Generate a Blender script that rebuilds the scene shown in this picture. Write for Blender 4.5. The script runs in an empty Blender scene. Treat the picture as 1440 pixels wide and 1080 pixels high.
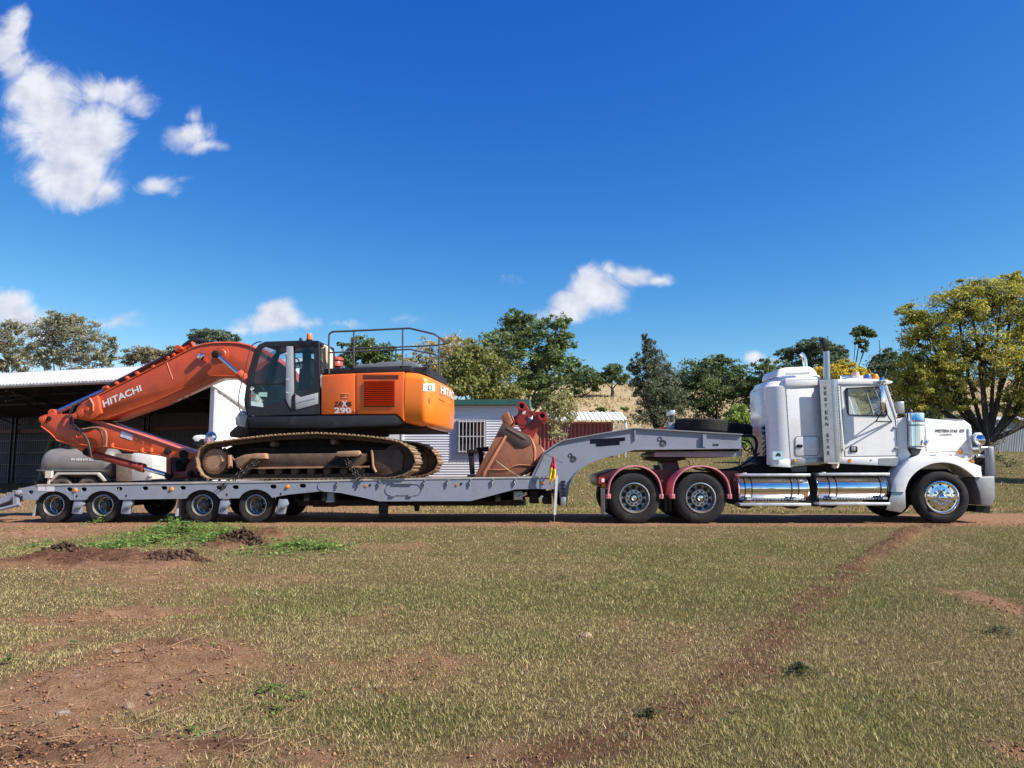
import bpy, bmesh, math, random
import numpy as np
from mathutils import Vector, Matrix
from mathutils.bvhtree import BVHTree

# ------------------------------------------------------------------ camera
FPX = 1080.0; CAM_D = 15.88; CAM_H = 1.12; PITCH = math.atan(118.8/1080.0)
scene = bpy.context.scene
COL = scene.collection
R = math.radians
cam_d = bpy.data.cameras.new("camera"); cam = bpy.data.objects.new("camera", cam_d); COL.objects.link(cam)
cam.location = (0, -CAM_D, CAM_H); cam.rotation_euler = (math.pi/2+PITCH, 0, 0)
cam_d.sensor_width = 36.0; cam_d.lens = 36.0*FPX/1440.0; cam_d.clip_start = 0.1; cam_d.clip_end = 3000
scene.camera = cam

# ------------------------------------------------------------------ light
SUN_DIR = Vector((1.0, -0.42, 0.98)).normalized()       # towards the sun
SUN_EL = math.asin(SUN_DIR.z); SUN_AZ = math.atan2(SUN_DIR.x, SUN_DIR.y)
sd = bpy.data.lights.new("sun", 'SUN'); sd.energy = 5.0; sd.angle = R(0.55); sd.color = (1.0, 0.925, 0.81)
so = bpy.data.objects.new("sun", sd); COL.objects.link(so)
so.rotation_euler = SUN_DIR.to_track_quat('Z', 'Y').to_euler(); so.location = (20, -10, 30)
scene.view_settings.view_transform = 'Standard'; scene.view_settings.look = 'None'
scene.view_settings.exposure = 0.75; scene.view_settings.gamma = 1.0
scene.view_settings.use_curve_mapping = False
try:
    scene.cycles.use_denoising = True
    scene.cycles.max_bounces = 8; scene.cycles.transparent_max_bounces = 12
    scene.cycles.diffuse_bounces = 3; scene.cycles.glossy_bounces = 4; scene.cycles.transmission_bounces = 6
    scene.cycles.caustics_reflective = False; scene.cycles.caustics_refractive = False
except Exception: pass

def raydir(u, v):
    a = (u-720.0)/FPX; b = (540.0-v)/FPX
    return Vector((a, math.cos(PITCH)-b*math.sin(PITCH), math.sin(PITCH)+b*math.cos(PITCH)))

# ------------------------------------------------------------------ world: sky with clouds
world = bpy.data.worlds.new("World"); scene.world = world; world.use_nodes = True
wn = world.node_tree; wn.nodes.clear()
def WN(t, **kw):
    n = wn.nodes.new(t)
    for k, v in kw.items(): setattr(n, k, v)
    return n
def wmath(op, a, b=None, c=None, clamp=False):
    n = WN('ShaderNodeMath', operation=op, use_clamp=clamp)
    for i, x in enumerate((a, b, c)):
        if x is None: continue
        if isinstance(x, (int, float)): n.inputs[i].default_value = x
        else: wn.links.new(x, n.inputs[i])
    return n.outputs[0]
def wvec(op, a, b=None):
    n = WN('ShaderNodeVectorMath', operation=op)
    for i, x in enumerate((a, b)):
        if x is None: continue
        if isinstance(x, (tuple, list)): n.inputs[i].default_value = x
        else: wn.links.new(x, n.inputs[i])
    return n.outputs['Value'] if op in ('LENGTH', 'DOT_PRODUCT') else n.outputs[0]
sky = WN('ShaderNodeTexSky', sky_type='NISHITA', sun_disc=False)
sky.sun_elevation = SUN_EL; sky.sun_rotation = SUN_AZ; sky.altitude = 600
sky.air_density = 1.0; sky.dust_density = 0.35; sky.ozone_density = 2.6
# grade of the clear sky, the deep polarised blue of the place (same everywhere in the dome)
KS = 0.151
ssep = WN('ShaderNodeSeparateColor'); wn.links.new(sky.outputs[0], ssep.inputs[0]); scomb = WN('ShaderNodeCombineColor')
for ch, (g_, a_, op_) in enumerate(((2.33, 1.84, 'MINIMUM'), (1.46, 1.08, 'MINIMUM'), (0.62, 0.93, 'MAXIMUM'))):
    x_ = wmath('MULTIPLY', ssep.outputs[ch], KS); y_ = wmath('MULTIPLY', wmath('POWER', x_, g_), a_)
    wn.links.new(wmath('DIVIDE', wmath(op_, x_, y_), KS), scomb.inputs[ch])
hs = scomb
tc = WN('ShaderNodeTexCoord'); sep = WN('ShaderNodeSeparateXYZ'); wn.links.new(tc.outputs['Generated'], sep.inputs[0])
ysafe = wmath('MAXIMUM', sep.outputs[1], 0.05)
comb = WN('ShaderNodeCombineXYZ')
wn.links.new(wmath('DIVIDE', sep.outputs[0], ysafe), comb.inputs[0]); wn.links.new(wmath('DIVIDE', sep.outputs[2], ysafe), comb.inputs[1])
P2 = comb.outputs[0]
def wnoise(vec, scale, detail, rough=0.55, dist=0.0):
    n = WN('ShaderNodeTexNoise'); n.inputs['Scale'].default_value = scale; n.inputs['Detail'].default_value = detail
    n.inputs['Roughness'].default_value = rough; n.inputs['Distortion'].default_value = dist
    wn.links.new(vec, n.inputs['Vector']); return n
# warp the plane so that outlines billow
wn1 = wnoise(P2, 9.0, 4); off = wvec('SUBTRACT', wn1.outputs['Color'], (0.5, 0.5, 0.5))
sc_ = WN('ShaderNodeVectorMath', operation='SCALE'); sc_.inputs['Scale'].default_value = 0.055; wn.links.new(off, sc_.inputs[0])
PW = wvec('ADD', P2, sc_.outputs[0])
CLOUDS = [(12,40,30,40,.9),(5,70,38,44,1.0),(20,95,40,40,.8),(45,125,52,50,1.0),(70,150,60,62,1.0),(105,195,85,62,1.1),(95,245,82,52,1.1),(140,180,55,50,.95),(150,262,36,30,.7),(40,190,50,45,.6),
          (165,132,46,26,.7),(195,146,36,20,.5),(130,130,40,30,.6),(258,186,42,22,.62),(288,203,30,14,.6),(266,160,14,16,.4),(232,254,42,19,.75),(262,248,20,14,.4),
          (8,432,46,32,1.1),(30,452,40,32,.9),(62,462,30,32,.8),(160,451,56,13,.36),(120,446,40,8,.24),
          (390,452,74,24,.9),(392,438,40,26,.85),(345,460,36,13,.5),(440,456,34,18,.6),(490,462,28,10,.3),
          (845,402,60,40,1.1),(890,384,46,24,.95),(925,388,26,13,.7),(800,426,44,24,.9),(785,440,46,18,.7),(862,376,22,16,.7),
          (1058,508,24,15,.7),(1085,514,30,10,.4),(720,398,14,5,.12),(560,452,30,8,.15)]
acc = None
for (u, v, ru, rv, st) in CLOUDS:
    d = raydir(u, v); c = (d.x/d.y, d.z/d.y, 0)
    m = wvec('MULTIPLY', wvec('SUBTRACT', PW, c), (FPX/ru, FPX/rv, 0))
    val = wmath('MULTIPLY', wmath('SUBTRACT', 1.0, wvec('LENGTH', m)), st)
    acc = val if acc is None else wmath('MAXIMUM', acc, val)
edge = wnoise(P2, 15.0, 10, 0.66, 0.7)
den = wmath('ADD', acc, wmath('MULTIPLY', wmath('SUBTRACT', edge.outputs['Fac'], 0.50), 1.35))
mr = WN('ShaderNodeMapRange', interpolation_type='SMOOTHSTEP'); mr.inputs[1].default_value = -0.04; mr.inputs[2].default_value = 0.66
wn.links.new(den, mr.inputs[0])
inside = wmath('GREATER_THAN', sep.outputs[1], 0.06)
dens_in = wmath('MULTIPLY', mr.outputs[0], inside)
# the rest of the sky carries the same scattered small cumulus
zz = wmath('ADD', wmath('MAXIMUM', sep.outputs[2], 0.0), 0.22)
pd = WN('ShaderNodeVectorMath', operation='SCALE'); wn.links.new(tc.outputs['Generated'], pd.inputs[0]); wn.links.new(wmath('DIVIDE', 1.0, zz), pd.inputs['Scale'])
gen = wnoise(pd.outputs[0], 1.7, 7, 0.56, 0.3)
mg = WN('ShaderNodeMapRange', interpolation_type='SMOOTHSTEP'); mg.inputs[1].default_value = 0.585; mg.inputs[2].default_value = 0.70
wn.links.new(gen.outputs['Fac'], mg.inputs[0])
outx = wmath('GREATER_THAN', wmath('ABSOLUTE', wmath('DIVIDE', sep.outputs[0], ysafe)), 0.80)
outz = wmath('GREATER_THAN', wmath('DIVIDE', sep.outputs[2], ysafe), 0.70)
outf = wmath('MAXIMUM', wmath('MAXIMUM', outx, outz), wmath('SUBTRACT', 1.0, inside))
dens = wmath('MAXIMUM', dens_in, wmath('MULTIPLY', mg.outputs[0], outf))
sh1 = wnoise(P2, 17.0, 5, 0.55); sh2 = wnoise(wvec('ADD', P2, (0.012, 0.014, 0)), 17.0, 5, 0.55)
lit = wmath('ADD', wmath('MULTIPLY', wmath('SUBTRACT', sh1.outputs['Fac'], sh2.outputs['Fac']), 3.2), 0.62, clamp=True)
cr = WN('ShaderNodeMix', data_type='RGBA'); wn.links.new(lit, cr.inputs[0])
cr.inputs[6].default_value = (3.9, 4.2, 5.1, 1); cr.inputs[7].default_value = (5.9, 6.0, 6.4, 1)
mx = WN('ShaderNodeMix', data_type='RGBA'); wn.links.new(wmath('MULTIPLY', dens, 0.96), mx.inputs[0])
wn.links.new(hs.outputs[0], mx.inputs[6]); wn.links.new(cr.outputs[2], mx.inputs[7])
bg = WN('ShaderNodeBackground'); bg.inputs['Strength'].default_value = 0.09
wn.links.new(mx.outputs[2], bg.inputs['Color'])
wo = WN('ShaderNodeOutputWorld'); wn.links.new(bg.outputs[0], wo.inputs['Surface'])
world.cycles.sampling_method = 'MANUAL'; world.cycles.sample_map_resolution = 512

# ------------------------------------------------------------------ helpers
rnd = random.Random(7); nrs = np.random.RandomState(11)
def lin(c): return tuple(((x/255.0)/12.92 if x/255.0 <= 0.04045 else ((x/255.0+0.055)/1.055)**2.4) for x in c)
MATS = {}
def mat(name, col, rough=0.5, metal=0.0, var=0.12, scale=6.0, dirt=None, dirt_amt=0.0, dirt_scale=3.0, bump=0.0, bump_scale=40.0, coat=0.0, stretch=None, spec=None):
    if name in MATS: return MATS[name]
    m = bpy.data.materials.new(name); m.use_nodes = True; nt = m.node_tree; b = nt.nodes['Principled BSDF']
    N = nt.nodes.new; L = nt.links.new
    t = N('ShaderNodeTexCoord'); src = t.outputs['Object']
    if stretch:
        mp = N('ShaderNodeMapping'); mp.inputs['Scale'].default_value = stretch; L(src, mp.inputs[0]); src = mp.outputs[0]
    n = N('ShaderNodeTexNoise'); n.inputs['Scale'].default_value = scale; n.inputs['Detail'].default_value = 6; n.inputs['Roughness'].default_value = 0.6; L(src, n.inputs['Vector'])
    mix = N('ShaderNodeMix'); mix.data_type = 'RGBA'
    lo = tuple(max(0, x*(1-var)) for x in col)+(1,); hi = tuple(min(1, x*(1+var)) for x in col)+(1,)
    mix.inputs[6].default_value = lo; mix.inputs[7].default_value = hi
    r = N('ShaderNodeMapRange'); r.inputs[1].default_value = 0.3; r.inputs[2].default_value = 0.7; L(n.outputs['Fac'], r.inputs[0]); L(r.outputs[0], mix.inputs[0])
    out = mix.outputs[2]
    rr = N('ShaderNodeMapRange'); rr.inputs[1].default_value = 0.25; rr.inputs[2].default_value = 0.75
    rr.inputs[3].default_value = max(0.02, rough*0.8); rr.inputs[4].default_value = min(1, rough*1.2); L(n.outputs['Fac'], rr.inputs[0]); L(rr.outputs[0], b.inputs['Roughness'])
    if dirt:
        n2 = N('ShaderNodeTexNoise'); n2.inputs['Scale'].default_value = dirt_scale; n2.inputs['Detail'].default_value = 8; n2.inputs['Roughness'].default_value = 0.68; L(src, n2.inputs['Vector'])
        r2 = N('ShaderNodeMapRange'); r2.inputs[1].default_value = 0.62-dirt_amt*0.5; r2.inputs[2].default_value = 0.82-dirt_amt*0.3; r2.inputs[4].default_value = min(1, 0.35+dirt_amt); L(n2.outputs['Fac'], r2.inputs[0])
        m2 = N('ShaderNodeMix'); m2.data_type = 'RGBA'; L(r2.outputs[0], m2.inputs[0]); L(out, m2.inputs[6]); m2.inputs[7].default_value = tuple(dirt)+(1,)
        out = m2.outputs[2]
    L(out, b.inputs['Base Color'])
    b.inputs['Metallic'].default_value = metal
    if coat: b.inputs['Coat Weight'].default_value = coat; b.inputs['Coat Roughness'].default_value = 0.08
    if spec is not None: b.inputs['Specular IOR Level'].default_value = spec
    if bump:
        nb = N('ShaderNodeTexNoise'); nb.inputs['Scale'].default_value = bump_scale; nb.inputs['Detail'].default_value = 5; L(src, nb.inputs['Vector'])
        bp = N('ShaderNodeBump'); bp.inputs['Strength'].default_value = bump; bp.inputs['Distance'].default_value = 0.02; L(nb.outputs['Fac'], bp.inputs['Height']); L(bp.outputs[0], b.inputs['Normal'])
    MATS[name] = m; return m
def glass_mat(name, tint, refl=1.0):
    m = bpy.data.materials.new(name); m.use_nodes = True; nt = m.node_tree; nt.nodes.clear()
    tr = nt.nodes.new('ShaderNodeBsdfTransparent'); tr.inputs[0].default_value = tint+(1,)
    gl = nt.nodes.new('ShaderNodeBsdfGlossy'); gl.inputs['Roughness'].default_value = 0.02; gl.inputs[0].default_value = (.9, .95, 1, 1)
    fr = nt.nodes.new('ShaderNodeFresnel'); fr.inputs[0].default_value = 1.5
    mu = nt.nodes.new('ShaderNodeMath'); mu.operation = 'MULTIPLY'; mu.inputs[1].default_value = refl; nt.links.new(fr.outputs[0], mu.inputs[0])
    mx_ = nt.nodes.new('ShaderNodeMixShader'); nt.links.new(mu.outputs[0], mx_.inputs[0]); nt.links.new(tr.outputs[0], mx_.inputs[1]); nt.links.new(gl.outputs[0], mx_.inputs[2])
    o = nt.nodes.new('ShaderNodeOutputMaterial'); nt.links.new(mx_.outputs[0], o.inputs[0]); MATS[name] = m; return m

DUST = lin((150, 112, 82))
M_white = mat('white_paint', (0.80, 0.80, 0.80), 0.28, var=0.03, dirt=lin((186, 168, 148)), dirt_amt=0.13, dirt_scale=2.2, coat=0.4)
M_whiteflat = mat('white_sheet', (0.78, 0.78, 0.77), 0.5, var=0.04)
M_chrome = mat('chrome', (0.82, 0.83, 0.85), 0.07, 1.0, var=0.04, dirt=lin((150, 130, 110)), dirt_amt=0.02)
M_alloy = mat('polished_alloy', (0.60, 0.60, 0.60), 0.34, 0.85, var=0.06, dirt=lin((140, 120, 100)), dirt_amt=0.1)
M_steel = mat('brushed_steel', (0.40, 0.40, 0.41), 0.42, 0.75, var=0.1, dirt=DUST, dirt_amt=0.1)
M_alum = mat('aluminium_step', (0.66, 0.67, 0.70), 0.4, 0.7, var=0.08)
M_black = mat('black_paint', (0.014, 0.014, 0.017), 0.45, spec=0.25, var=0.25, dirt=DUST, dirt_amt=0.06)
M_under = mat('grimy_black', (0.016, 0.014, 0.014), 0.8, spec=0.15, var=0.4, dirt=lin((84, 66, 56)), dirt_amt=0.2)
M_tyre = mat('tyre_rubber', (0.024, 0.023, 0.024), 0.78, spec=0.2, var=0.3, scale=9, dirt=lin((104, 88, 76)), dirt_amt=0.16, dirt_scale=4, bump=0.2, bump_scale=60)
M_tyredust = mat('dusty_tread', (0.10, 0.085, 0.07), 0.9, var=0.35, scale=8, dirt=lin((150, 125, 100)), dirt_amt=0.3, dirt_scale=5)
M_rimdark = mat('dark_rim', (0.10, 0.10, 0.11), 0.4, 0.6, var=0.3, dirt=DUST, dirt_amt=0.1)
M_grey = mat('trailer_grey', (0.235, 0.262, 0.325), 0.5, var=0.05, scale=2.5, dirt=lin((128, 110, 98)), dirt_amt=0.2, dirt_scale=2.6, bump=0.08, bump_scale=12)
M_deck = mat('deck_plank', (0.27, 0.22, 0.18), 0.8, var=0.3, scale=5, dirt=DUST, dirt_amt=0.3)
M_red = mat('maroon_paint', (0.065, 0.008, 0.011), 0.4, var=0.2, dirt=lin((84, 54, 50)), dirt_amt=0.12)
M_pink = mat('faded_red_guard', (0.56, 0.20, 0.23), 0.32, var=0.12, dirt=lin((196, 140, 140)), dirt_amt=0.12)
M_boom = mat('boom_orange', (0.57, 0.082, 0.024), 0.42, var=0.1, scale=3, dirt=lin((120, 66, 46)), dirt_amt=0.22, dirt_scale=2.4, coat=0.2)
M_body = mat('body_orange', (0.78, 0.135, 0.016), 0.36, var=0.05, scale=2, dirt=lin((160, 84, 50)), dirt_amt=0.14, dirt_scale=3, coat=0.2)
M_cw = mat('counterweight_sunlit_orange', (0.85, 0.20, 0.016), 0.38, var=0.05, scale=2, dirt=lin((186, 108, 54)), dirt_amt=0.12, dirt_scale=3, coat=0.2)  # same paint as the body, sunlit tone put into the colour
M_char = mat('charcoal_plastic', (0.026, 0.028, 0.034), 0.5, spec=0.25, var=0.15, dirt=lin((104, 96, 90)), dirt_amt=0.06)
M_hoodgrey = mat('hood_grey', (0.16, 0.17, 0.19), 0.5, var=0.1, dirt=DUST, dirt_amt=0.08)
M_cabgrey = mat('cab_grey', (0.36, 0.37, 0.40), 0.4, var=0.05)
M_rail = mat('rail_grey', (0.085, 0.085, 0.095), 0.45, 0.3, var=0.2)
M_under_exc = mat('undercarriage_dust', (0.115, 0.07, 0.048), 0.85, var=0.3, scale=5, dirt=lin((64, 44, 36)), dirt_amt=0.35, dirt_scale=3, bump=0.3, bump_scale=25)
M_hubdust = mat('hub_dust', (0.36, 0.20, 0.115), 0.9, var=0.2, scale=8, dirt=lin((110, 74, 54)), dirt_amt=0.2)
M_shoe = mat('track_shoe_steel', (0.30, 0.20, 0.115), 0.65, 0.15, var=0.35, scale=7, dirt=lin((76, 54, 40)), dirt_amt=0.25, dirt_scale=6)
M_link = mat('track_link_steel', (0.075, 0.052, 0.04), 0.8, 0.1, var=0.35, scale=8, dirt=lin((116, 82, 56)), dirt_amt=0.2)
M_rust = mat('rusty_bucket', (0.26, 0.10, 0.05), 0.75, var=0.25, scale=4, dirt=lin((92, 58, 46)), dirt_amt=0.25, dirt_scale=2.6, bump=0.2, bump_scale=20)
M_rustdark = mat('dark_wear_plate', (0.085, 0.055, 0.048), 0.7, var=0.3, scale=5, dirt=lin((110, 70, 56)), dirt_amt=0.2)
M_rustlight = mat('bright_rust', (0.50, 0.20, 0.10), 0.7, var=0.2, scale=6)
M_hitch = mat('hitch_red', (0.27, 0.025, 0.02), 0.42, var=0.2, dirt=lin((80, 40, 34)), dirt_amt=0.2)
M_amber = mat('amber_lens', (0.75, 0.25, 0.01), 0.25, var=0.05)
M_redlens = mat('red_lens', (0.5, 0.02, 0.015), 0.25, var=0.05)
M_cream = mat('cream_panel', (0.66, 0.55, 0.40), 0.7, var=0.08)
M_rod = mat('chrome_rod', (0.75, 0.77, 0.82), 0.1, 1.0, var=0.02)
M_hose = mat('hose_rubber', (0.02, 0.02, 0.022), 0.5, var=0.2)
M_seat = mat('seat_fabric', (0.03, 0.032, 0.04), 0.8, var=0.2)
M_txtwhite = mat('lettering_white', (0.80, 0.78, 0.76), 0.5, var=0.03)
M_txtgrey = mat('lettering_silver', (0.60, 0.60, 0.62), 0.4, var=0.03)
M_txtblack = mat('lettering_black', (0.02, 0.02, 0.022), 0.5, var=0.1)
M_glass = glass_mat('window_glass', (0.86, 0.91, 0.93), 0.6)
M_glassdk = glass_mat('tinted_glass', (0.55, 0.62, 0.66), 0.9)

class Frame:
    def __init__(s, loc, yaw=0.0):
        s.o = Vector(loc); s.yaw = yaw; s.m = Matrix.Translation(s.o) @ Matrix.Rotation(yaw, 4, 'Z'); s.inv = s.m.inverted()
        s.c = s.inv @ Vector((0, -CAM_D, CAM_H))
    def p(s, u, v, y):
        d = s.inv.to_3x3() @ raydir(u, v); t = (y-s.c.y)/d.y
        return s.c + d*t
    def ps(s, pts, y): return [s.p(u, v, y) for u, v in pts]
    def scale(s, u, v, y):                       # metres per pixel there
        return (s.p(u+1, v, y)-s.p(u, v, y)).length

def gnd(u, v, z=0.0):                            # where a pixel meets the level ground
    d = raydir(u, v); t = (z-CAM_H)/d.z
    return (d.x*t, -CAM_D+d.y*t)

def obj(name, me, m=None, parent=None):
    o = bpy.data.objects.new(name, me); COL.objects.link(o)
    if m is not None and len(me.materials) == 0: me.materials.append(m)
    if parent is not None: o.parent = parent
    return o
def tag(o, label=None, cat=None, group=None, kind=None):
    if label: o['label'] = label
    if cat: o['category'] = cat
    if group: o['group'] = group
    if kind: o['kind'] = kind
    return o
def root(name, fr, label, cat, group=None):
    o = bpy.data.objects.new(name, None); COL.objects.link(o); o.location = fr.o; o.rotation_euler = (0, 0, fr.yaw); o.empty_display_size = 0.3
    return tag(o, label, cat, group)
def part_empty(name, parent):
    o = bpy.data.objects.new(name, None); COL.objects.link(o); o.parent = parent; o.empty_display_size = 0.1; return o

def smooth_path(pts, n=6, closed=False):
    P = [Vector(p) for p in pts]; out = []; N = len(P); rng = range(N if closed else N-1)
    for i in rng:
        g = (lambda k: P[k % N]) if closed else (lambda k: P[min(max(k, 0), N-1)])
        p0, p1, p2, p3 = g(i-1), g(i), g(i+1), g(i+2)
        for k in range(n):
            t = k/n
            out.append(0.5*((2*p1)+(p2-p0)*t+(2*p0-5*p1+4*p2-p3)*t*t+(3*p1-p0-3*p2+p3)*t**3))
    if not closed: out.append(P[-1])
    return out

class MB:
    def __init__(s): s.v = []; s.f = []
    def add(s, vs, fs):
        b = len(s.v); s.v += [tuple(x) for x in vs]; s.f += [tuple(i+b for i in f) for f in fs]; return s
    def prism(s, poly, y1):                      # poly: local points at one y; extrude along y to y1
        n = len(poly); A = [Vector(p) for p in poly]; B = [Vector((p.x, y1, p.z)) for p in A]
        area = sum(A[i].x*A[(i+1) % n].z-A[(i+1) % n].x*A[i].z for i in range(n))
        front = list(range(n)) if (area > 0) == (y1 > A[0].y) else list(range(n))[::-1]
        back = [i+n for i in front[::-1]]
        fs = [front, back]
        for k in range(n):
            a, b = front[k], front[(k+1) % n]; fs.append((b, a, a+n, b+n))
        return s.add(A+B, fs)
    def box(s, a, b):
        x0, y0, z0 = a; x1, y1, z1 = b
        x0, x1 = min(x0, x1), max(x0, x1); y0, y1 = min(y0, y1), max(y0, y1); z0, z1 = min(z0, z1), max(z0, z1)
        return s.add([(x0,y0,z0),(x1,y0,z0),(x1,y1,z0),(x0,y1,z0),(x0,y0,z1),(x1,y0,z1),(x1,y1,z1),(x0,y1,z1)],
                     [(0,3,2,1),(4,5,6,7),(0,1,5,4),(1,2,6,5),(2,3,7,6),(3,0,4,7)])
    def tube(s, pts, r, n=8, closed=False, caps=True):
        P = [Vector(p) for p in pts]; N = len(P); rs = r if isinstance(r, (list, tuple)) else [r]*N; vs = []
        prev = None
        for i in range(N):
            if closed: t = (P[(i+1) % N]-P[i-1])
            else: t = P[min(i+1, N-1)]-P[max(i-1, 0)]
            t = t.normalized() if t.length > 1e-9 else Vector((0, 0, 1))
            if prev is None:
                a = t.cross(Vector((0, 1, 0)));
                if a.length < 1e-3: a = t.cross(Vector((1, 0, 0)))
            else: a = prev - t*prev.dot(t)
            a.normalize(); prev = a; b = t.cross(a)
            for k in range(n):
                an = 2*math.pi*k/n; vs.append(P[i]+(a*math.cos(an)+b*math.sin(an))*rs[i])
        fs = []
        for i in range(N if closed else N-1):
            j = (i+1) % N
            for k in range(n): fs.append((i*n+k, i*n+(k+1) % n, j*n+(k+1) % n, j*n+k))
        if caps and not closed: fs += [tuple(range(n))[::-1], tuple(range((N-1)*n, N*n))]
        return s.add(vs, fs)
    def cyl(s, p0, p1, r0, r1=None, n=20): return s.tube([p0, p1], [r0, r0 if r1 is None else r1], n)
    def lathe(s, c, prof, n=32, axis='y'):       # prof: (radius, offset along axis)
        c = Vector(c); vs = []; m = len(prof)
        for k in range(n):
            a = 2*math.pi*k/n; ca, sa = math.cos(a), math.sin(a)
            for r, y in prof:
                if axis == 'y': vs.append(c+Vector((r*ca, y, r*sa)))
                elif axis == 'z': vs.append(c+Vector((r*ca, r*sa, y)))
                else: vs.append(c+Vector((y, r*ca, r*sa)))
        fs = []
        for k in range(n):
            k2 = (k+1) % n
            for i in range(m-1): fs.append((k*m+i, k*m+i+1, k2*m+i+1, k2*m+i))
        return s.add(vs, fs)
    def strip(s, A, B):                          # sheet between two polylines
        n = len(A); return s.add(list(A)+list(B), [(i, i+1, n+i+1, n+i) for i in range(n-1)])
    def mesh(s, name='m', bevel=0.0, seg=2, smooth=38, weld=False):
        me = bpy.data.meshes.new(name); me.from_pydata(s.v, [], s.f); me.update()
        bm = bmesh.new(); bm.from_mesh(me)
        if weld: bmesh.ops.remove_doubles(bm, verts=bm.verts, dist=1e-4)
        bmesh.ops.recalc_face_normals(bm, faces=bm.faces)
        if bevel:
            es = [e for e in bm.edges if len(e.link_faces) == 2 and e.calc_face_angle(0) > 0.5]
            bmesh.ops.bevel(bm, geom=es, offset=bevel, segments=seg, profile=0.5, affect='EDGES', clamp_overlap=True)
        bm.to_mesh(me); bm.free()
        if smooth:
            me.polygons.foreach_set('use_smooth', [True]*len(me.polygons)); me.set_sharp_from_angle(angle=R(smooth))
        return me
    def build(s, name, m, parent=None, bevel=0.0, seg=2, smooth=38, weld=False):
        return obj(name, s.mesh(name, bevel, seg, smooth, weld), m, parent)

def cut(o, cutters):                             # real openings: boolean difference, applied
    c = obj('cutter', cutters.mesh('cutter', smooth=0)); c.parent = o.parent
    md = o.modifiers.new('cut', 'BOOLEAN'); md.operation = 'DIFFERENCE'; md.solver = 'EXACT'; md.object = c
    bpy.context.view_layer.update()
    dg = bpy.context.evaluated_depsgraph_get()
    me = bpy.data.meshes.new_from_object(o.evaluated_get(dg)); old = o.data
    o.modifiers.clear(); o.data = me
    bpy.data.objects.remove(c); bpy.data.meshes.remove(old)
    me.polygons.foreach_set('use_smooth', [False]*len(me.polygons))
    return o

def stadium(fr, u0, v0, u1, v1, y, n=6):
    r = (v1-v0)/2; cy = (v0+v1)/2; pts = []
    for k in range(n+1): a = math.pi/2+math.pi*k/n; pts.append((u0+r+r*math.cos(a), cy-r*math.sin(a)))
    for k in range(n+1): a = -math.pi/2+math.pi*k/n; pts.append((u1-r+r*math.cos(a), cy-r*math.sin(a)))
    return fr.ps(pts, y)
def rrect(u0, v0, u1, v1, r, n=4):
    pts = []
    for cx, cy, a0 in ((u1-r, v0+r, -90), (u1-r, v1-r, 0), (u0+r, v1-r, 90), (u0+r, v0+r, 180)):
        for k in range(n+1): a = R(a0+90*k/n); pts.append((cx+r*math.cos(a), cy+r*math.sin(a)))
    return pts
def arc_px(cx, cy, rx, ry, a0, a1, n):
    return [(cx+rx*math.cos(R(a0+(a1-a0)*k/n)), cy-ry*math.sin(R(a0+(a1-a0)*k/n))) for k in range(n+1)]

def text_mesh(s, shear=0.0, bold=0.0):
    cu = bpy.data.curves.new('t', 'FONT'); cu.body = s; cu.shear = shear; cu.offset = bold; cu.resolution_u = 3
    o = bpy.data.objects.new('t', cu); COL.objects.link(o); bpy.context.view_layer.update()
    me = bpy.data.meshes.new_from_object(o.evaluated_get(bpy.context.evaluated_depsgraph_get()))
    V = np.array([v.co[:] for v in me.vertices]); Fc = [tuple(p.vertices) for p in me.polygons]
    bpy.data.objects.remove(o); bpy.data.curves.remove(cu); bpy.data.meshes.remove(me)
    mn = V.min(0); mx2 = V.max(0)
    return (V[:, 0]-mn[0])/(mx2[0]-mn[0]), (V[:, 1]-mn[1])/(mx2[1]-mn[1]), Fc
def lettering(fr, s, quad, y, m, parent, name='lettering', shear=0.0, bold=0.0):
    """quad: pixel corners bottom-left, bottom-right, top-right, top-left of the writing; laid on the plane y"""
    X, Y, Fc = text_mesh(s, shear, bold); bl, br, tr, tl = [np.array(q, float) for q in quad]
    vs = []
    for a, b in zip(X, Y):
        q = (bl*(1-a)+br*a)*(1-b)+(tl*(1-a)+tr*a)*b
        vs.append(fr.p(q[0], q[1], y))
    mb = MB(); mb.add(vs, Fc); return mb.build(name, m, parent, smooth=0)
def plate(fr, quad, y, m, parent, name, t=0.006):
    mb = MB(); mb.prism(fr.ps(quad, y), y+t); return mb.build(name, m, parent, smooth=0)

def np_mesh(name, V, Fq, m, attrs=None, smooth=False):
    me = bpy.data.meshes.new(name); V = np.asarray(V, np.float32); Fq = np.asarray(Fq, np.int32); k = Fq.shape[1]
    me.vertices.add(len(V)); me.vertices.foreach_set('co', V.ravel())
    me.loops.add(Fq.size); me.loops.foreach_set('vertex_index', Fq.ravel())
    me.polygons.add(len(Fq)); me.polygons.foreach_set('loop_start', np.arange(0, Fq.size, k, dtype=np.int32))
    me.polygons.foreach_set('loop_total', np.full(len(Fq), k, np.int32))
    if smooth: me.polygons.foreach_set('use_smooth', np.ones(len(Fq), bool))
    for nm, (typ, data) in (attrs or {}).items():
        a = me.attributes.new(nm, typ, 'POINT'); a.data.foreach_set('color' if typ == 'FLOAT_COLOR' else 'value', np.asarray(data, np.float32).ravel())
    me.update(calc_edges=True); me.validate()
    me.materials.append(m); return me

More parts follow.
